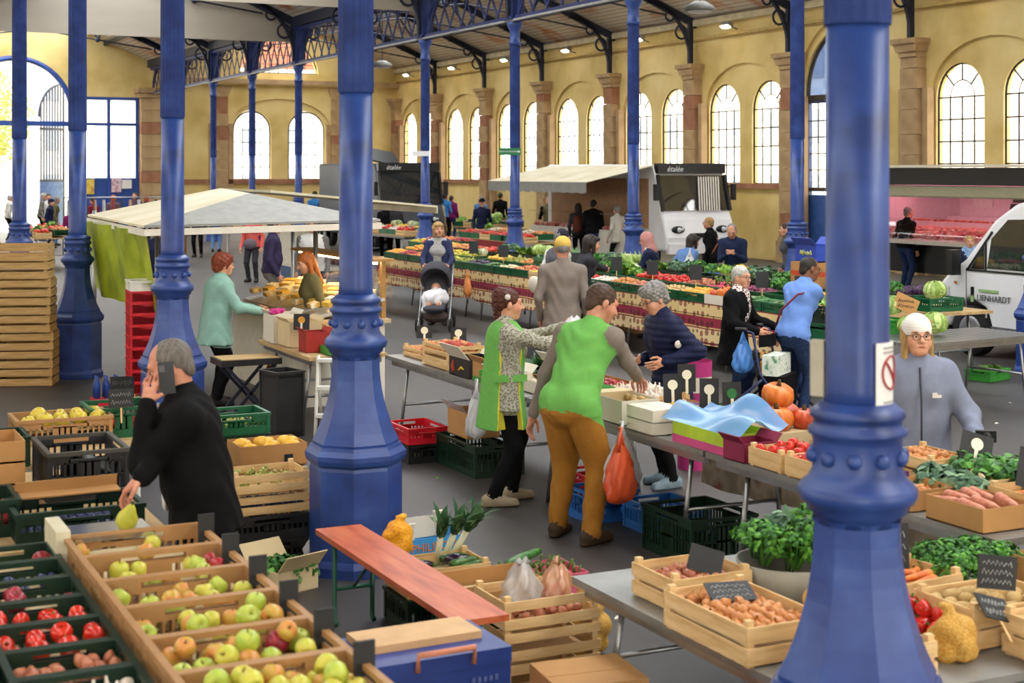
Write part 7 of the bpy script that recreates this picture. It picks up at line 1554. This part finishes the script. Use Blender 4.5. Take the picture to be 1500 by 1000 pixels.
fc = thing('market_canopy', 'white awning with drooping tip beside the far blue column', 'canopy', (8.6,24.9,0)); MB().prism([(-1.5,2.15),(1.4,1.88),(1.4,1.91),(-1.5,2.19)], 1, -1.5, 1.5).obj('awning_cloth', M_can, fc); MB().box((1.4,0,1.84),(.02,3.0,.12)).obj('valance', M_can, fc)
for (x, y) in ((-1.4,-1.4),(-1.4,1.4),(1.1,1.3)): MB().tube([(x,y,0),(x,y,1.95)], .025, 8).obj('pole', M_steel, fc)
fw = thing('display_counter', 'white display counter with red trays under the far awning', 'counter', (8.7,25.4,0)); MB().bx(-.5,-1.0,0,.4,1.0,.8).obj('counter_base', mat('panel_blue_dull','4a6a9a',.5), fw); MB().bx(-.55,-1.05,.8,.5,1.05,.86).obj('worktop', M_cwh, fw); MB().bx(-.5,-1.0,1.15,.1,1.0,1.18).obj('glass_shelf', MATS['case_glass'], fw); MB().bx(-.52,-1,.86,-.48,1,1.5).obj('backboard', M_cwh, fw)
for i in range(4): MB().box((.2,-.75+.5*i,.9),(.4,.42,.07)).obj('red_tray', M_red, fw)
# rack of hanging clothes far behind the canopy
hr = thing('clothes_rail', 'rail of hanging clothes far behind the canopy', 'clothes rail', (9.2,46.0,0)); MB().tube([(-1.6,0,0),(-1.6,0,1.7),(1.6,0,1.7),(1.6,0,0)], .02, 8).obj('rail_frame', M_steel, hr)
for i in range(12): MB().box((-1.45+.26*i,0,1.2),(.05,.42,.85),taper=.6).obj('garment', mat('garment_%d'%(i%4), ('d8d8dc','a8404a','3a4a6a','c8a890')[i%4],.9), hr)
# ------------------------------------------------------------------ people
C = lambda n, c, **k: mat('cloth_'+n, c, k.pop('rough',.85), k.pop('var',.05), k.pop('scale',30), spec=.15, **k)
BLK, NAVY, JEAN, GREYC = C('black','0d0d0f'), C('navy','1b2140',rough=.55), C('jeans','2c3d62',scale=40,var=.25), C('grey','77716e')
TAUPE, LIME, OCHRE, CREAMC = C('taupe','857a72'), C('lime','70b258'), C('ochre','a5722e'), C('cream','ddd5c6')
DKG = C('charcoal','34343a'); WHT = C('white','e2e0dc'); PURP = C('purple','3a3350'); TEALC = C('teal','8fb8ac'); BLUE = C('periwinkle','6f93d8'); PLUM = C('plum','7a2460'); BEIGE = C('beige','b9a888'); OLIVE = C('olive','6a6444'); CORAL = C('coral','d8625a'); DENIM = C('denim','5f7fae'); SLATE = C('slate','7c8398',rough=.6)
KNIT = rampmat('knit_pattern',[(.2,'5c594c'),(.4,'8f8c7c'),(.7,'b0ad9c')],'VORONOI',62,.9); SCARF = rampmat('scarf_pattern',[(.3,'4a3a42'),(.5,'c8b0a8'),(.7,'e0d8d0')],'VORONOI',40,.9); STRIPE = rampmat('stripe_shirt',[(.45,'20222c'),(.55,'e6e4e0')],'WAVE',14,.9,stretch=(.01,.01,1)); BEAN = rampmat('beanie_knit',[(.44,'e8e6e2'),(.56,'e8e6e2'),(.6,'39405e'),(.66,'e8e6e2')],'WAVE',9,.9,stretch=(.01,.01,1))
WSH, SNK = C('shoe_white','dcd8d0'), C('shoe_tan','a89a80')
def W2L(pos, face, w):
    a = TH+math.radians(face); dx, dy = w[0]-pos[0], w[1]-pos[1]; return A3(dx*math.cos(a)-dy*math.sin(a), dx*math.sin(a)+dy*math.cos(a), w[2])
def PP(px, py, H):
    p = G(px, py, H)
    if p.x*FWD.x+p.y*FWD.y > 54: p = atZ(px, py, 54)
    while p.x > 22.6 and p.y > 27: p = atZ(px, py, p.x*FWD.x+p.y*FWD.y-1)
    return (p.x, p.y)
# -- man on the phone at the scale
ps_ = (1.80,7.05); fa_ = 262
ph_, d = person('man in black fleece on the phone, weighing a quince on the scale', ps_, fa_, 1.76, .2, hands=((-.12,.24,1.41), W2L(ps_,fa_,(1.39,6.74,1.05))), head=(.0,.30), top=BLK, bottom=JEAN, skin=SKIN2, hair=('crop','salt'), hem=.12, puff=.022, build=1.25, belly=.05, tier=0, handdir=((.25,-.15,1),(0,.75,-.6)), palm=((.9,-.2,-.1),(0,-.5,-.8)), curl=(.55,.5), poles=(A3(-.3,-.3,-1),None), collar=True)
HC, Rh = d['HC'], d['Rh']; pm_ = ph_.matrix_basis
pl_ = thing('mobile_phone', 'dark mobile phone held to the ear of the man in black', 'phone', pm_ @ Vector(HC+Rh @ A3(-.102,.022,-.035)), 0, rot=(pm_.to_3x3() @ Matrix(Rh.tolist()) @ Euler((.3,0,0)).to_matrix()).to_euler())
MB().box((0,0,0),(.011,.072,.148)).obj('phone_body', mat('phone_black','1a1a1c',.2), pl_); MB().box((-.0065,.018,.045),(.004,.026,.03)).obj('camera_island', mat('phone_grey','55565a',.3), pl_)
sdf_obj('shirt_front', [cone(d['T'](0,.125,.5), d['T'](.0,.185,.06), .022, .034, 0, .01, (np.array(d['T'](0,1,0)-d['T'](0,0,0))/1.06,.4))], .007, WHT, ph_)
# -- woman in the lime tabard
pa = (4.90,10.22); fb = 72
aw, d = person('woman in lime apron over patterned knitwear holding out a white bag', pa, fb, 1.64, .03, hands=(W2L(pa,fb,(5.42,10.25,1.30)),W2L(pa,fb,(5.38,9.98,1.28))), head=(-.1,.05), top=KNIT, bottom=BLK, shoe=SNK, hair=('bun','auburn'), build=1.18, belly=.03, female=True, tier=0, hem=.16, curl=(.5,.5), feet=((-.08,.1),(.1,-.1)))
T = d['T']; fw_ = unit(T(0,1,0)-T(0,0,0)); rt_ = unit(T(1,0,0)-T(0,0,0)); Pp = d['P']
ap = [cone(T(0,0,-.02), T(0,.02,.36), .19, .195, 0, .03, (fw_,.78)), cone(T(0,0,.05), Pp+A3(0,0,-.32), .19, .25, 0, .03, (fw_,.8), cut=(Pp+A3(0,0,-.27),A3(0,0,-1))), cone(T(-.1,0,.43), T(.1,0,.43), .09, .09, 0, .05, (fw_,.95)), cone(T(0,0,.47),T(0,.01,.53),.085,.075,0,.03), elli(T(0,.02,.62),(.085,.09,.1),op='sub')]
for sx in (-1,1): ap.append(cone(T(sx*.24,.0,.42), Pp+rt_*sx*.26+A3(0,0,-.5), .105, .105, 0, 0, (rt_,1.0), op='sub'))
V, F, Mi = sdf_mesh(ap, .009); fc_ = V[F].mean(1); Mi = np.zeros(len(F),int)
for sx in (-1,1):
    a0 = T(sx*.24,.0,.42); b0 = Pp+rt_*sx*.26+A3(0,0,-.5); ba = b0-a0; t_ = np.clip(((fc_-a0) @ ba)/ba.dot(ba),0,1); q_ = fc_-a0-t_[:,None]*ba; Mi[np.linalg.norm(q_,axis=1) < .113] = 1
link('apron', np_mesh('apron', [(V,F,Mi)], [LIME, mat('piping_yellow','d8d040',.7)]), aw)
for sx in (-1,1): MB().box((0,0,0),(.02,.26,.05)).obj('apron_strap', LIME, aw, T(sx*.185,.005,.12), (0,0,0))
MB().lathe([(0,0),(.022,0),(.022,.006),(0,.006)],12).obj('hair_clip', WSH, aw, d['HC']+d['Rh'] @ A3(.082,-.03,.06), (0,PI/2,0))
bag('white paper bag held out by the woman in the lime apron', (5.46,10.12,1.27), M_bagw, .12, .2, .3, 51, None, False, False, .1)
# -- man in the green fleece vest
pv = (4.86,8.98); fv = 38
vm, d = person('man in bright green vest and ochre trousers leaning over the garlic', pv, fv, 1.84, .5, hands=(W2L(pv,fv,(4.72,9.35,.80)),W2L(pv,fv,(5.6,9.3,.93))), head=(-.55,.25), top=TAUPE, vest=LIME, bottom=OCHRE, shoe=C('boot','4a3c30'), hair=('short','brown'), build=1.22, tier=0, hem=.10, puff=.008, curl=(.4,.6), feet=((-.17,.02),(.16,-.05)), baggy=1.3, palm=(None,A3(0,.2,-1)), skin=SKIN2)
# -- woman in navy quilted coat
pq = (6.36,10.2); fq = 250
qw, d = person('grey-haired woman in navy quilted coat looking over the garlic', pq, fq, 1.66, .18, hands=(W2L(pq,fq,(6.2,9.98,1.02)),W2L(pq,fq,(6.16,10.3,1.0))), head=(.05,.38), top=NAVY, bottom=BLK, hair=('fluffy','grey'), quilt=True, puff=.03, hem=.18, build=1.0, female=True, glasses=True, tier=0, shoe=C('shoe_aqua','7d909c'))
MB().lathe([(0,0),(.03,0),(.03,.005),(0,.005)],16).obj('sleeve_badge', WSH, qw, d['SL']+A3(-.105,.0,-.13), (0,-PI/2,0))
# -- man in taupe sweater and yellow cap
gm, d = person('man in taupe sweater and yellow cap walking away', PP(824,343,1.80), 6, 1.80, .02, head=(.1,.05), top=TAUPE, bottom=CREAMC, hair=('fringe','grey'), hat=('cap',C('capyellow','d8b45a')), build=1.22, belly=.03, tier=1, hem=.16, skin=SKIN2)
pc = PP(812,331,1.74)
cw_, d = person('person in dark cap and grey vest with cream shoulder bag', pc, 60, 1.74, .2, top=WHT, vest=C('vestgrey','5a5a60'), bottom=NAVY, hat=('cap',C('capdark','33303c')), hair=('short','grey'), tier=1, hem=.2, build=1.1, puff=.015)
sdf_obj('shoulder_bag', [elli(d['T'](-.14,-.2,.0),(.15,.05,.12),0,.02), cone(d['T'](-.1,-.14,.1),d['T'](.1,-.02,.5),.018,.018,0,.02)], .014, CREAMC, cw_)
pd_ = PP(850,338,1.70)
person('woman in charcoal top with dark hair reaching over the vegetables', pd_, 75, 1.7, .28, hands=(None,W2L(pd_,75,(10.62,18.2,1.0))), top=DKG, bottom=BLK, hair=('bob','dark'), female=True, tier=1, hem=.12, skin=SKIN)
# -- woman with the pushchair
pw = PP(642,322,1.70); fs = 183
sw_, d = person('blond woman in navy coat pushing a pushchair', pw, fs, 1.70, .08, hands=(A3(-.2,.38,.98),A3(.2,.38,.98)), head=(.35,0), top=C('coatnavy','343a5c'), vest=STRIPE, bottom=BLK, hair=('bob','blond'), female=True, tier=1, hem=.10)
for sx in (-1,1): sdf_obj('coat_front', [cone(d['T'](sx*.11,.085,.46),d['T'](sx*.13,.09,-.2),.055,.085,0,.02,(unit(d['T'](0,1,0)-d['T'](0,0,0)),.6)), cone(d['T'](sx*.1,-.07,.44),d['T'](sx*.1,-.07,-.2),.09,.12,0,.04)], .013, C('coatnavy','343a5c'), sw_)
pr_ = thing('pushchair', 'dark grey pushchair with a small child under a white blanket', 'pushchair', Vector((pw[0],pw[1],0))-FWD*.75, -TH+PI-.05); M_fab = C('pram','4a4a50')
for sx in (-1,1):
    MB().tube([(sx*.24,-.42,1.0),(sx*.24,-.2,.75),(sx*.24,.1,.35),(sx*.24,.42,.1)], .014, 8).obj('frame_tube', M_steel, pr_); MB().tube([(sx*.24,.0,.5),(sx*.24,-.3,.12)], .014, 8).obj('frame_tube', M_steel, pr_)
    for y in (.42,-.32): MB().tube([(sx*.26,y+.085*math.cos(t),.1+.085*math.sin(t)) for t in [2*PI*i/16 for i in range(16)]], .018, 6, closed=True).obj('wheel', M_tyre, pr_)
MB().tube([(-.24,-.42,1.0),(0,-.45,1.02),(.24,-.42,1.0)], .017, 8).obj('handle', M_vblk, pr_)
sdf_obj('seat', [cone((0,-.1,.72),(0,.05,.42),.2,.2,0,.03,(A3(0,.8,.6),.35)), cone((0,.05,.42),(0,.38,.36),.18,.17,0,.03,(A3(0,0,1),.35))], .016, M_fab, pr_)
sdf_obj('hood', [elli((0,-.02,.82),(.25,.3,.26),0,.02), elli((0,.12,.74),(.22,.32,.24),0,.0,op='sub'), elli((0,.2,.5),(.4,.5,.2),0,0,op='sub')], .014, M_fab, pr_)
sdf_obj('shopping_net', [elli((0,.0,.2),(.2,.24,.09),0,.02,disp=('curl',.01))], .016, C('net','5a4a48'), pr_)
ch = sdf_obj('person', [elli((0,.0,.63),(.075,.08,.085),0,.01), cone((0,.03,.54),(0,.1,.42),.1,.11,1,.03), cone((-.06,.12,.42),(-.07,.36,.40),.055,.045,1,.03), cone((.06,.12,.42),(.07,.36,.40),.055,.045,1,.03), cone((-.09,.05,.54),(-.1,.18,.44),.04,.035,1,.02), cone((.09,.05,.54),(.1,.18,.44),.04,.035,1,.02), elli((-.07,.4,.41),(.035,.05,.045),0,.01), elli((.07,.4,.41),(.035,.05,.045),0,.01)], .011, [SKIN,WHT], None, pr_.location+Vector((0,0,.02)), pr_.rotation_euler); tag(ch, 'small child in white sitting in the pushchair', 'person')
bl_ = sdf_obj('blanket', [cone((-.08,.1,.47),(.08,.3,.46),.13,.12,0,.04,disp=('fold',.012)), cone((.1,.28,.45),(.14,.36,.28),.08,.05,0,.04,disp=('fold',.012))], .014, C('blanket','e8e6ea'), None, pr_.location+Vector((0,0,.05)), pr_.rotation_euler); tag(bl_, 'crumpled white blanket over the child in the pushchair', 'blanket')
# -- old lady with rollator
po = PP(1076,385,1.56); fo = 118
ol, d = person('old lady in black coat and patterned scarf with a rollator', po, fo, 1.56, .1, hands=(A3(-.2,.34,.92),A3(.2,.30,.90)), head=(-.25,.05), top=BLK, bottom=JEAN, shoe=SNK, hair=('short','white'), glasses=True, scarf=SCARF, hem=.30, puff=.02, female=True, tier=1, build=1.08)
ro = thing('rollator', 'dark blue rollator with green leaf-print bag and black basket', 'rollator', Vector((po[0],po[1],0))+RGT*.24-FWD*.30, -TH-math.radians(fo)); M_rol = mat('rollator_blue','27305a',.35)
for sx in (-1,1):
    MB().tube([(sx*.25,-.15,.93),(sx*.25,-.02,.9),(sx*.25,.05,.5),(sx*.25,.35,.12)], .014, 8).obj('frame_tube', M_rol, ro); MB().tube([(sx*.25,.08,.45),(sx*.25,-.3,.12)], .014, 8).obj('frame_tube', M_rol, ro); MB().tube([(sx*.25,-.2,.93),(sx*.25,-.08,.93)], .02, 8).obj('grip', M_vblk, ro)
    for y in (.36,-.31):
        w_ = MB().tube([(sx*.27,y+.085*math.cos(t),.1+.085*math.sin(t)) for t in [2*PI*i/18 for i in range(18)]], .016, 6, closed=True).obj('wheel', M_tyre, ro)
        sp_ = MB()
        for q in range(5): sp_.bar((sx*.27,y,.1),(sx*.27,y+.08*math.cos(q*1.257),.1+.08*math.sin(q*1.257)),.012)
        sp_.obj('spokes', M_hub, w_)
MB().tube([(-.25,.0,.62),(.25,.0,.62)], .013, 8).obj('cross_tube', M_rol, ro); MB().grid(lambda u,v: (-.25+.5*u, .04+.08*math.sin(PI*u), .88-.12*v), 10, 3).obj('back_strap', BLK, ro)
MB().box((0,.15,.33),(.4,.24,.3),taper=1.12).obj('basket', BLK, ro); MB().box((0,.14,.58),(.42,.16,.2)).obj('leaf_print_bag', rampmat('leaf_print',[(.3,'2f8a5a'),(.45,'dfe6d8'),(.6,'e8ece4'),(.75,'3f6a4a')],scale=16,rough=.7), ro)
for i in range(2): tag(sdf_obj('baguette', [cone((0,0,0),(.22,0,.03),.028,.022,0,.01)], .009, fruit_mat('crust','a86a2a','c88a3a','dca858',rough=.7), None, Vector(ro.location)+Vector((0,0,.47+.05*i)), (0,-.5,.6+.4*i)), 'baguette sticking out of the black rollator basket', 'bread', 'baguettes in the rollator')
bag('blue plastic bag hanging from the rollator handle', Vector(ro.location)-RGT*.22-FWD*.12+Vector((0,0,.5)), M_bagb, .32, .22, 0, 61)
# -- woman in blue sweater with shopping trolley
pb_ = PP(1166,375,1.64); fbl = 52
bw, d = person('woman in periwinkle sweater and jeans bending over the carrots', pb_, fbl, 1.70, .36, hands=(W2L(pb_,fbl,(10.45,13.9,1.0)),W2L(pb_,fbl,(10.5,13.45,1.02))), head=(-.35,.1), top=BLUE, bottom=JEAN, skin=SKIN3, hair=('crop','dark'), glasses=True, female=True, build=1.12, tier=1, hem=.06)
MB().tube([tuple(d['T'](.17,.03,.46)), tuple(d['T'](.08,-.145,.36)), tuple(d['T'](-.08,-.15,.18)), tuple(d['T'](-.19,-.05,.02))], .012, 6).obj('bag_strap', mat('strap_wine','7a3448',.6), bw)
trl = G(1168,575); st_ = thing('shopping_trolley', 'navy blue shopping trolley bag on two wheels', 'trolley', (trl.x,trl.y,0), -TH); M_trl = C('trolley','1e2c58',rough=.5)
sdf_obj('trolley_bag', [cone((0,0,.2),(0,0,.62),.2,.15,0,.03,(A3(0,1,0),.7),disp=('fold',.01)), cone((0,-.03,.55),(0,-.09,.45),.13,.14,0,.03,(A3(0,1,0),.5)), cone((-.12,0,.14),(.12,0,.14),.1,.1,0,.04)], .014, M_trl, st_)
MB().tube([(-.13,.1,.05),(-.13,.12,.7),(-.12,.1,.93),(0,.09,.97),(.12,.1,.93),(.13,.12,.7),(.13,.1,.05)], .014, 8).obj('handle_frame', M_vblk, st_)
for sx in (-1,1): MB().tube([(sx*.2,.12+.08*math.cos(t),.085+.08*math.sin(t)) for t in [2*PI*i/16 for i in range(16)]], .016, 6, closed=True).obj('wheel', M_tyre, st_)
bag('orange bag tucked under the trolley handle', (trl.x,trl.y,.68), M_bago, .16, .13, 0, 63, None, False)
# -- woman in grey outdoor jacket and knitted hat
pg = PP(1342,458,1.64); fg = 186
gj, d = person('woman in slate grey rain jacket and striped knitted hat', pg, fg, 1.64, .0, hands=(None,None) if False else (A3(-.30,.30,.93),None), head=(.12,-.05), top=SLATE, bottom=WHT, hair=('long','blond'), hat=('beanie',BEAN), glasses=True, female=True, hem=.30, puff=.035, build=1.12, tier=0, fold=.006, curl=(.7,.4), poles=(A3(-.6,-.6,-.6),None))
MB().tube([tuple(d['T'](0,.152,.5)), tuple(d['T'](0,.205,.3)), tuple(d['T'](0,.21,.0))], .006, 6).obj('zip', mat('zip_dark','3a3c48',.5), gj)
MB().box((0,0,0),(.055,.004,.018)).box((.012,0,.014),(.03,.004,.014)).obj('chest_emblem', WSH, gj, d['T'](-.095,.190,.33), (0,0,.2))
pt = pm_ = gj.matrix_basis; cm2 = thing('camera', 'small black camera in the hand of the woman in grey', 'camera', pm_ @ Vector((-.33,.40,.97)), gj.rotation_euler.z); cm2.name = 'compact_camera'; MB().box((0,0,0),(.11,.045,.065)).obj('camera_body', M_vblk, cm2); MB().lathe([(.026,0),(.026,.03),(.0,.03)],14).obj('lens', M_vblk, cm2, (0,.02,0), (-PI/2,0,0))
tot = thing('striped_basket', 'tall pink and cream striped basket behind the quilted coat', 'basket', (6.92,10.72,0))
for i in range(7): MB().lathe([(.13+.004*i,.13*i),(.134+.004*i,.13*(i+1)-.004)],20,caps=False).obj('stripe_band', (C('pinkband','b03a78'),CREAMC)[i%2], tot)
MB().lathe([(0,.01),(.13,.01)],20,caps=False).obj('basket_floor', CREAMC, tot)
# -- vendors of the long stall
ph2 = PP(957,336,1.62)
person('vendor in pink headscarf and navy cardigan sorting greens', ph2, 292, 1.62, .15, hands=(A3(-.1,.38,1.05),A3(.1,.38,1.08)), head=(.1,.2), top=NAVY, bottom=BLK, hair=('none','dark'), hat=('hijab',C('rose','b5807a')), female=True, glasses=True, scarf=SCARF, tier=1, hem=.15, build=1.1)
FAR = [('person in denim jacket bending behind the headscarf vendor',(998,334),1.6,60,.5,DENIM,BLK,'bob','dark',2,{}),
 ('red-haired vendor in teal jacket at the cheese counter',(316,368),1.64,62,.12,TEALC,BLK,'curly','red',1,dict(hands=(A3(-.1,.45,1.0),A3(.2,.42,1.0)),hem=.22,build=1.3,puff=.02,female=True)),
 ('woman with long ginger hair in olive jacket before the cheese counter',(462,363),1.64,250,.15,OLIVE,BLK,'long','ginger',1,dict(female=True,head=(.2,.3))),
 ('man in purple sweater seen below the canopy edge',(397,316),1.78,75,.05,PURP,GREYC,'short','dark',2,dict(build=1.25,belly=.06)),
 ('woman in coral jacket with grey handbag below the canopy',(370,306),1.64,190,0,CORAL,DKG,'bob','brown',2,dict(female=True)),
 ('man in pale grey jacket over white shirt below the canopy',(458,316),1.76,180,0,GREYC,BLK,'short','grey',2,dict(vest=WHT,build=1.2,belly=.05)),
 ('man in dark jacket pulling a wine-red trolley past the lime tarpaulin',(231,322),1.74,175,0,NAVY,BEIGE,'short','grey',2,{}),
 ('blue-jeaned stroller far behind the canopy',(262,292),1.72,0,0,DENIM,JEAN,'short','brown',3,{}), ('dark-trousered stroller far behind the canopy',(290,288),1.75,180,0,BLK,BLK,'short','dark',3,{}), ('stroller in bright blue trousers far behind the canopy',(316,288),1.7,0,0,DKG,DENIM,'short','dark',3,{}),
 ('man in open dark vest and olive shirt by the far stall',(803,286),1.76,165,0,BLK,JEAN,'crop','grey',2,dict(vest=OLIVE,sleeve=.6)), ('white-haired person in ochre behind the dark vest man',(817,281),1.7,180,0,OCHRE,BLK,'short','white',3,{}),
 ('woman with brown backpack before the shop truck',(847,296),1.66,10,0,DKG,BLK,'bob','dark',2,{}), ('curly blond customer at the shop truck',(855,290),1.62,30,0,BLK,BLK,'curly','blond',3,{}), ('man in black quilted jacket before the shop truck',(869,291),1.76,20,0,BLK,JEAN,'short','dark',2,dict(quilt=True,puff=.025,build=1.15)), ('man in beige coat at the shop truck counter',(896,286),1.78,35,0,BEIGE,BEIGE,'crop','brown',2,dict(hem=.3)), ('grey-haired woman in pale jacket behind the slim column',(905,300),1.62,330,.05,C('stone','c2bcae'),BLK,'short','grey',2,dict(hem=.2,female=True)),
 ('blond woman in black with tan strap behind the yellow peppers',(1043,316),1.62,300,.1,BLK,BLK,'short','blond',2,dict(female=True,glasses=True)), ('man in navy jacket reading a note behind the yellow peppers',(1074,320),1.70,195,.3,C('workblue','26304e'),BLK,'crop','grey',2,dict(head=(0,.45),hands=(A3(-.06,.32,1.12),A3(.06,.32,1.12)))), ('woman with short brown hair half hidden by the slim column',(1156,324),1.6,270,.1,C('stripegrey','5a5c62'),BLK,'short','brown',2,dict(female=True)),
 ('man in black jacket at the butcher counter',(1326,300),1.78,62,.12,BLK,JEAN,'crop','grey',2,dict(build=1.15)), ('short-haired woman with pale blue scarf behind the van',(1420,343),1.45,190,.0,NAVY,BLK,'short','blond',2,dict(scarf=C('paleblue','8fb0d8'),female=True)),
 ('man in dark jacket and black cap at the far stall',(706,289),1.74,180,0,NAVY,BLK,'short','dark',2,dict(hat=('cap',BLK))), ('man in black hooded top with printed back',(733,278),1.78,15,0,BLK,BLK,'crop','dark',3,{}), ('grey-haired person in blue shirt beside the dark cap man',(704,286),1.66,200,0,DENIM,JEAN,'short','grey',3,{}), ('woman in purple padded jacket near the far column',(661,283),1.64,20,0,PLUM,JEAN,'short','brown',2,dict(quilt=True,puff=.02,female=True)), ('blond woman in beige coat near the far column',(641,288),1.64,10,0,BEIGE,BLK,'bob','blond',3,dict(hem=.3)), ('person in blue hood beyond the purple jacket',(652,276),1.72,20,0,C('skyblue','3f86c8'),BLK,'short','dark',3,{}),
 ('visitor with blond hair before the black-fronted truck',(578,294),1.66,180,0,DKG,BLK,'short','blond',3,{}), ('visitor with dark hair before the black-fronted truck',(565,294),1.66,180,0,BLK,BLK,'short','dark',3,{}),
 ('white-haired man in grey cardigan left of the column',(60,276),1.74,70,.15,GREYC,BLK,'short','white',3,{}), ('person in white jacket at the pale-skirted table',(12,284),1.66,60,.1,WHT,BLK,'short','white',3,{}), ('woman in navy with dark hat between the columns',(72,290),1.62,90,.1,NAVY,NAVY,'short','dark',3,dict(hat=('beanie',NAVY))), ('woman in olive jacket and blue jeans between the columns',(80,286),1.68,70,.1,OLIVE,DENIM,'long','grey',3,dict(female=True)), ('person in white top standing in the arch',(71,276),1.7,150,0,WHT,BLK,'short','brown',3,{}), ('person in purple at the left column',(106,300),1.6,0,0,PLUM,BLK,'bob','brown',3,{}), ('person in wine-red sweater behind the column',(137,288),1.64,300,0,C('wine','7a2030'),BLK,'short','brown',3,{}), ('woman with crossbody strap before the blue screen',(166,280),1.66,0,0,C('mauve','6a5258'),BLK,'bob','ginger',3,{}), ('curly ginger woman before the blue screen',(214,279),1.62,0,0,BLK,BLK,'curly','ginger',3,{}), ('man facing the crowd before the blue screen',(198,273),1.76,190,0,C('mauve2','5a4650'),BLK,'short','dark',3,{}),
 ('seated visitor in blue beyond the canopy roof',(461,267),1.8,0,0,C('skyblue','3f86c8'),BLK,'short','dark',3,{}), ('dark-haired visitor beyond the canopy roof',(475,270),1.72,0,0,BLK,BLK,'bob','dark',3,{})]
for (lab, (px, py), H, fc_, ln, tp_, bt_, hs_, hc_, ti, kw) in FAR:
    o, d = person(lab, PP(px,py,H), fc_, H, ln, top=tp_, bottom=bt_, hair=(hs_,hc_), tier=ti, **kw)
    if 'backpack' in lab: sdf_obj('backpack', [cone(d['T'](0,-.18,.12),d['T'](0,-.17,.36),.13,.12,0,.03,(unit(d['T'](0,1,0)-d['T'](0,0,0)),.6))], .018, C('packbrown','5a2e22'), o)
    if 'handbag' in lab: sdf_obj('handbag', [elli(d['T'](0,.17,.02),(.16,.06,.12),0,.02)], .018, C('bagtaupe','6a6068'), o)
    if 'strap' in lab: MB().tube([tuple(d['T'](.15,0,.48)),tuple(d['T'](.02,-.15,.28)),tuple(d['T'](-.17,-.05,.05))], .015, 6).obj('strap', mat('strap_tan','a8603a',.6), o)
wt = G(212,415); wtr = thing('shopping_trolley', 'wine-red wheeled shopping bag beside the lime tarpaulin', 'trolley', (wt.x,wt.y,0)); sdf_obj('trolley_bag', [cone((0,0,.2),(0,0,.5),.18,.15,0,.03,disp=('fold',.01))], .018, C('wine2','4a1c26'), wtr); MB().tube([(-.1,.12,.0),(-.1,.14,.85),(.1,.14,.85),(.1,.12,0)], .014, 6).obj('handle_frame', M_vblk, wtr)
# ------------------------------------------------------------------ litter on the floor
for i, (px, py) in enumerate(((820,650),(672,682),(640,700),(868,893),(905,905),(252,590),(400,575),(1480,590),(690,735),(956,820),(1460,620))):
    p = G(px,py); o = MB().grid(lambda u,v: ((u-.5)*.05, (v-.5)*.03, .004+.008*math.sin(u*5)*math.sin(v*4)), 4, 3).obj('fallen_leaf', (LV[1],M_cwh,LGb)[i%3], None, p, (0,0,i)); tag(o, ('small fallen green leaf on the asphalt','white paper scrap on the asphalt','dark green leaf trodden on the asphalt')[i%3], 'litter', 'litter on the asphalt')
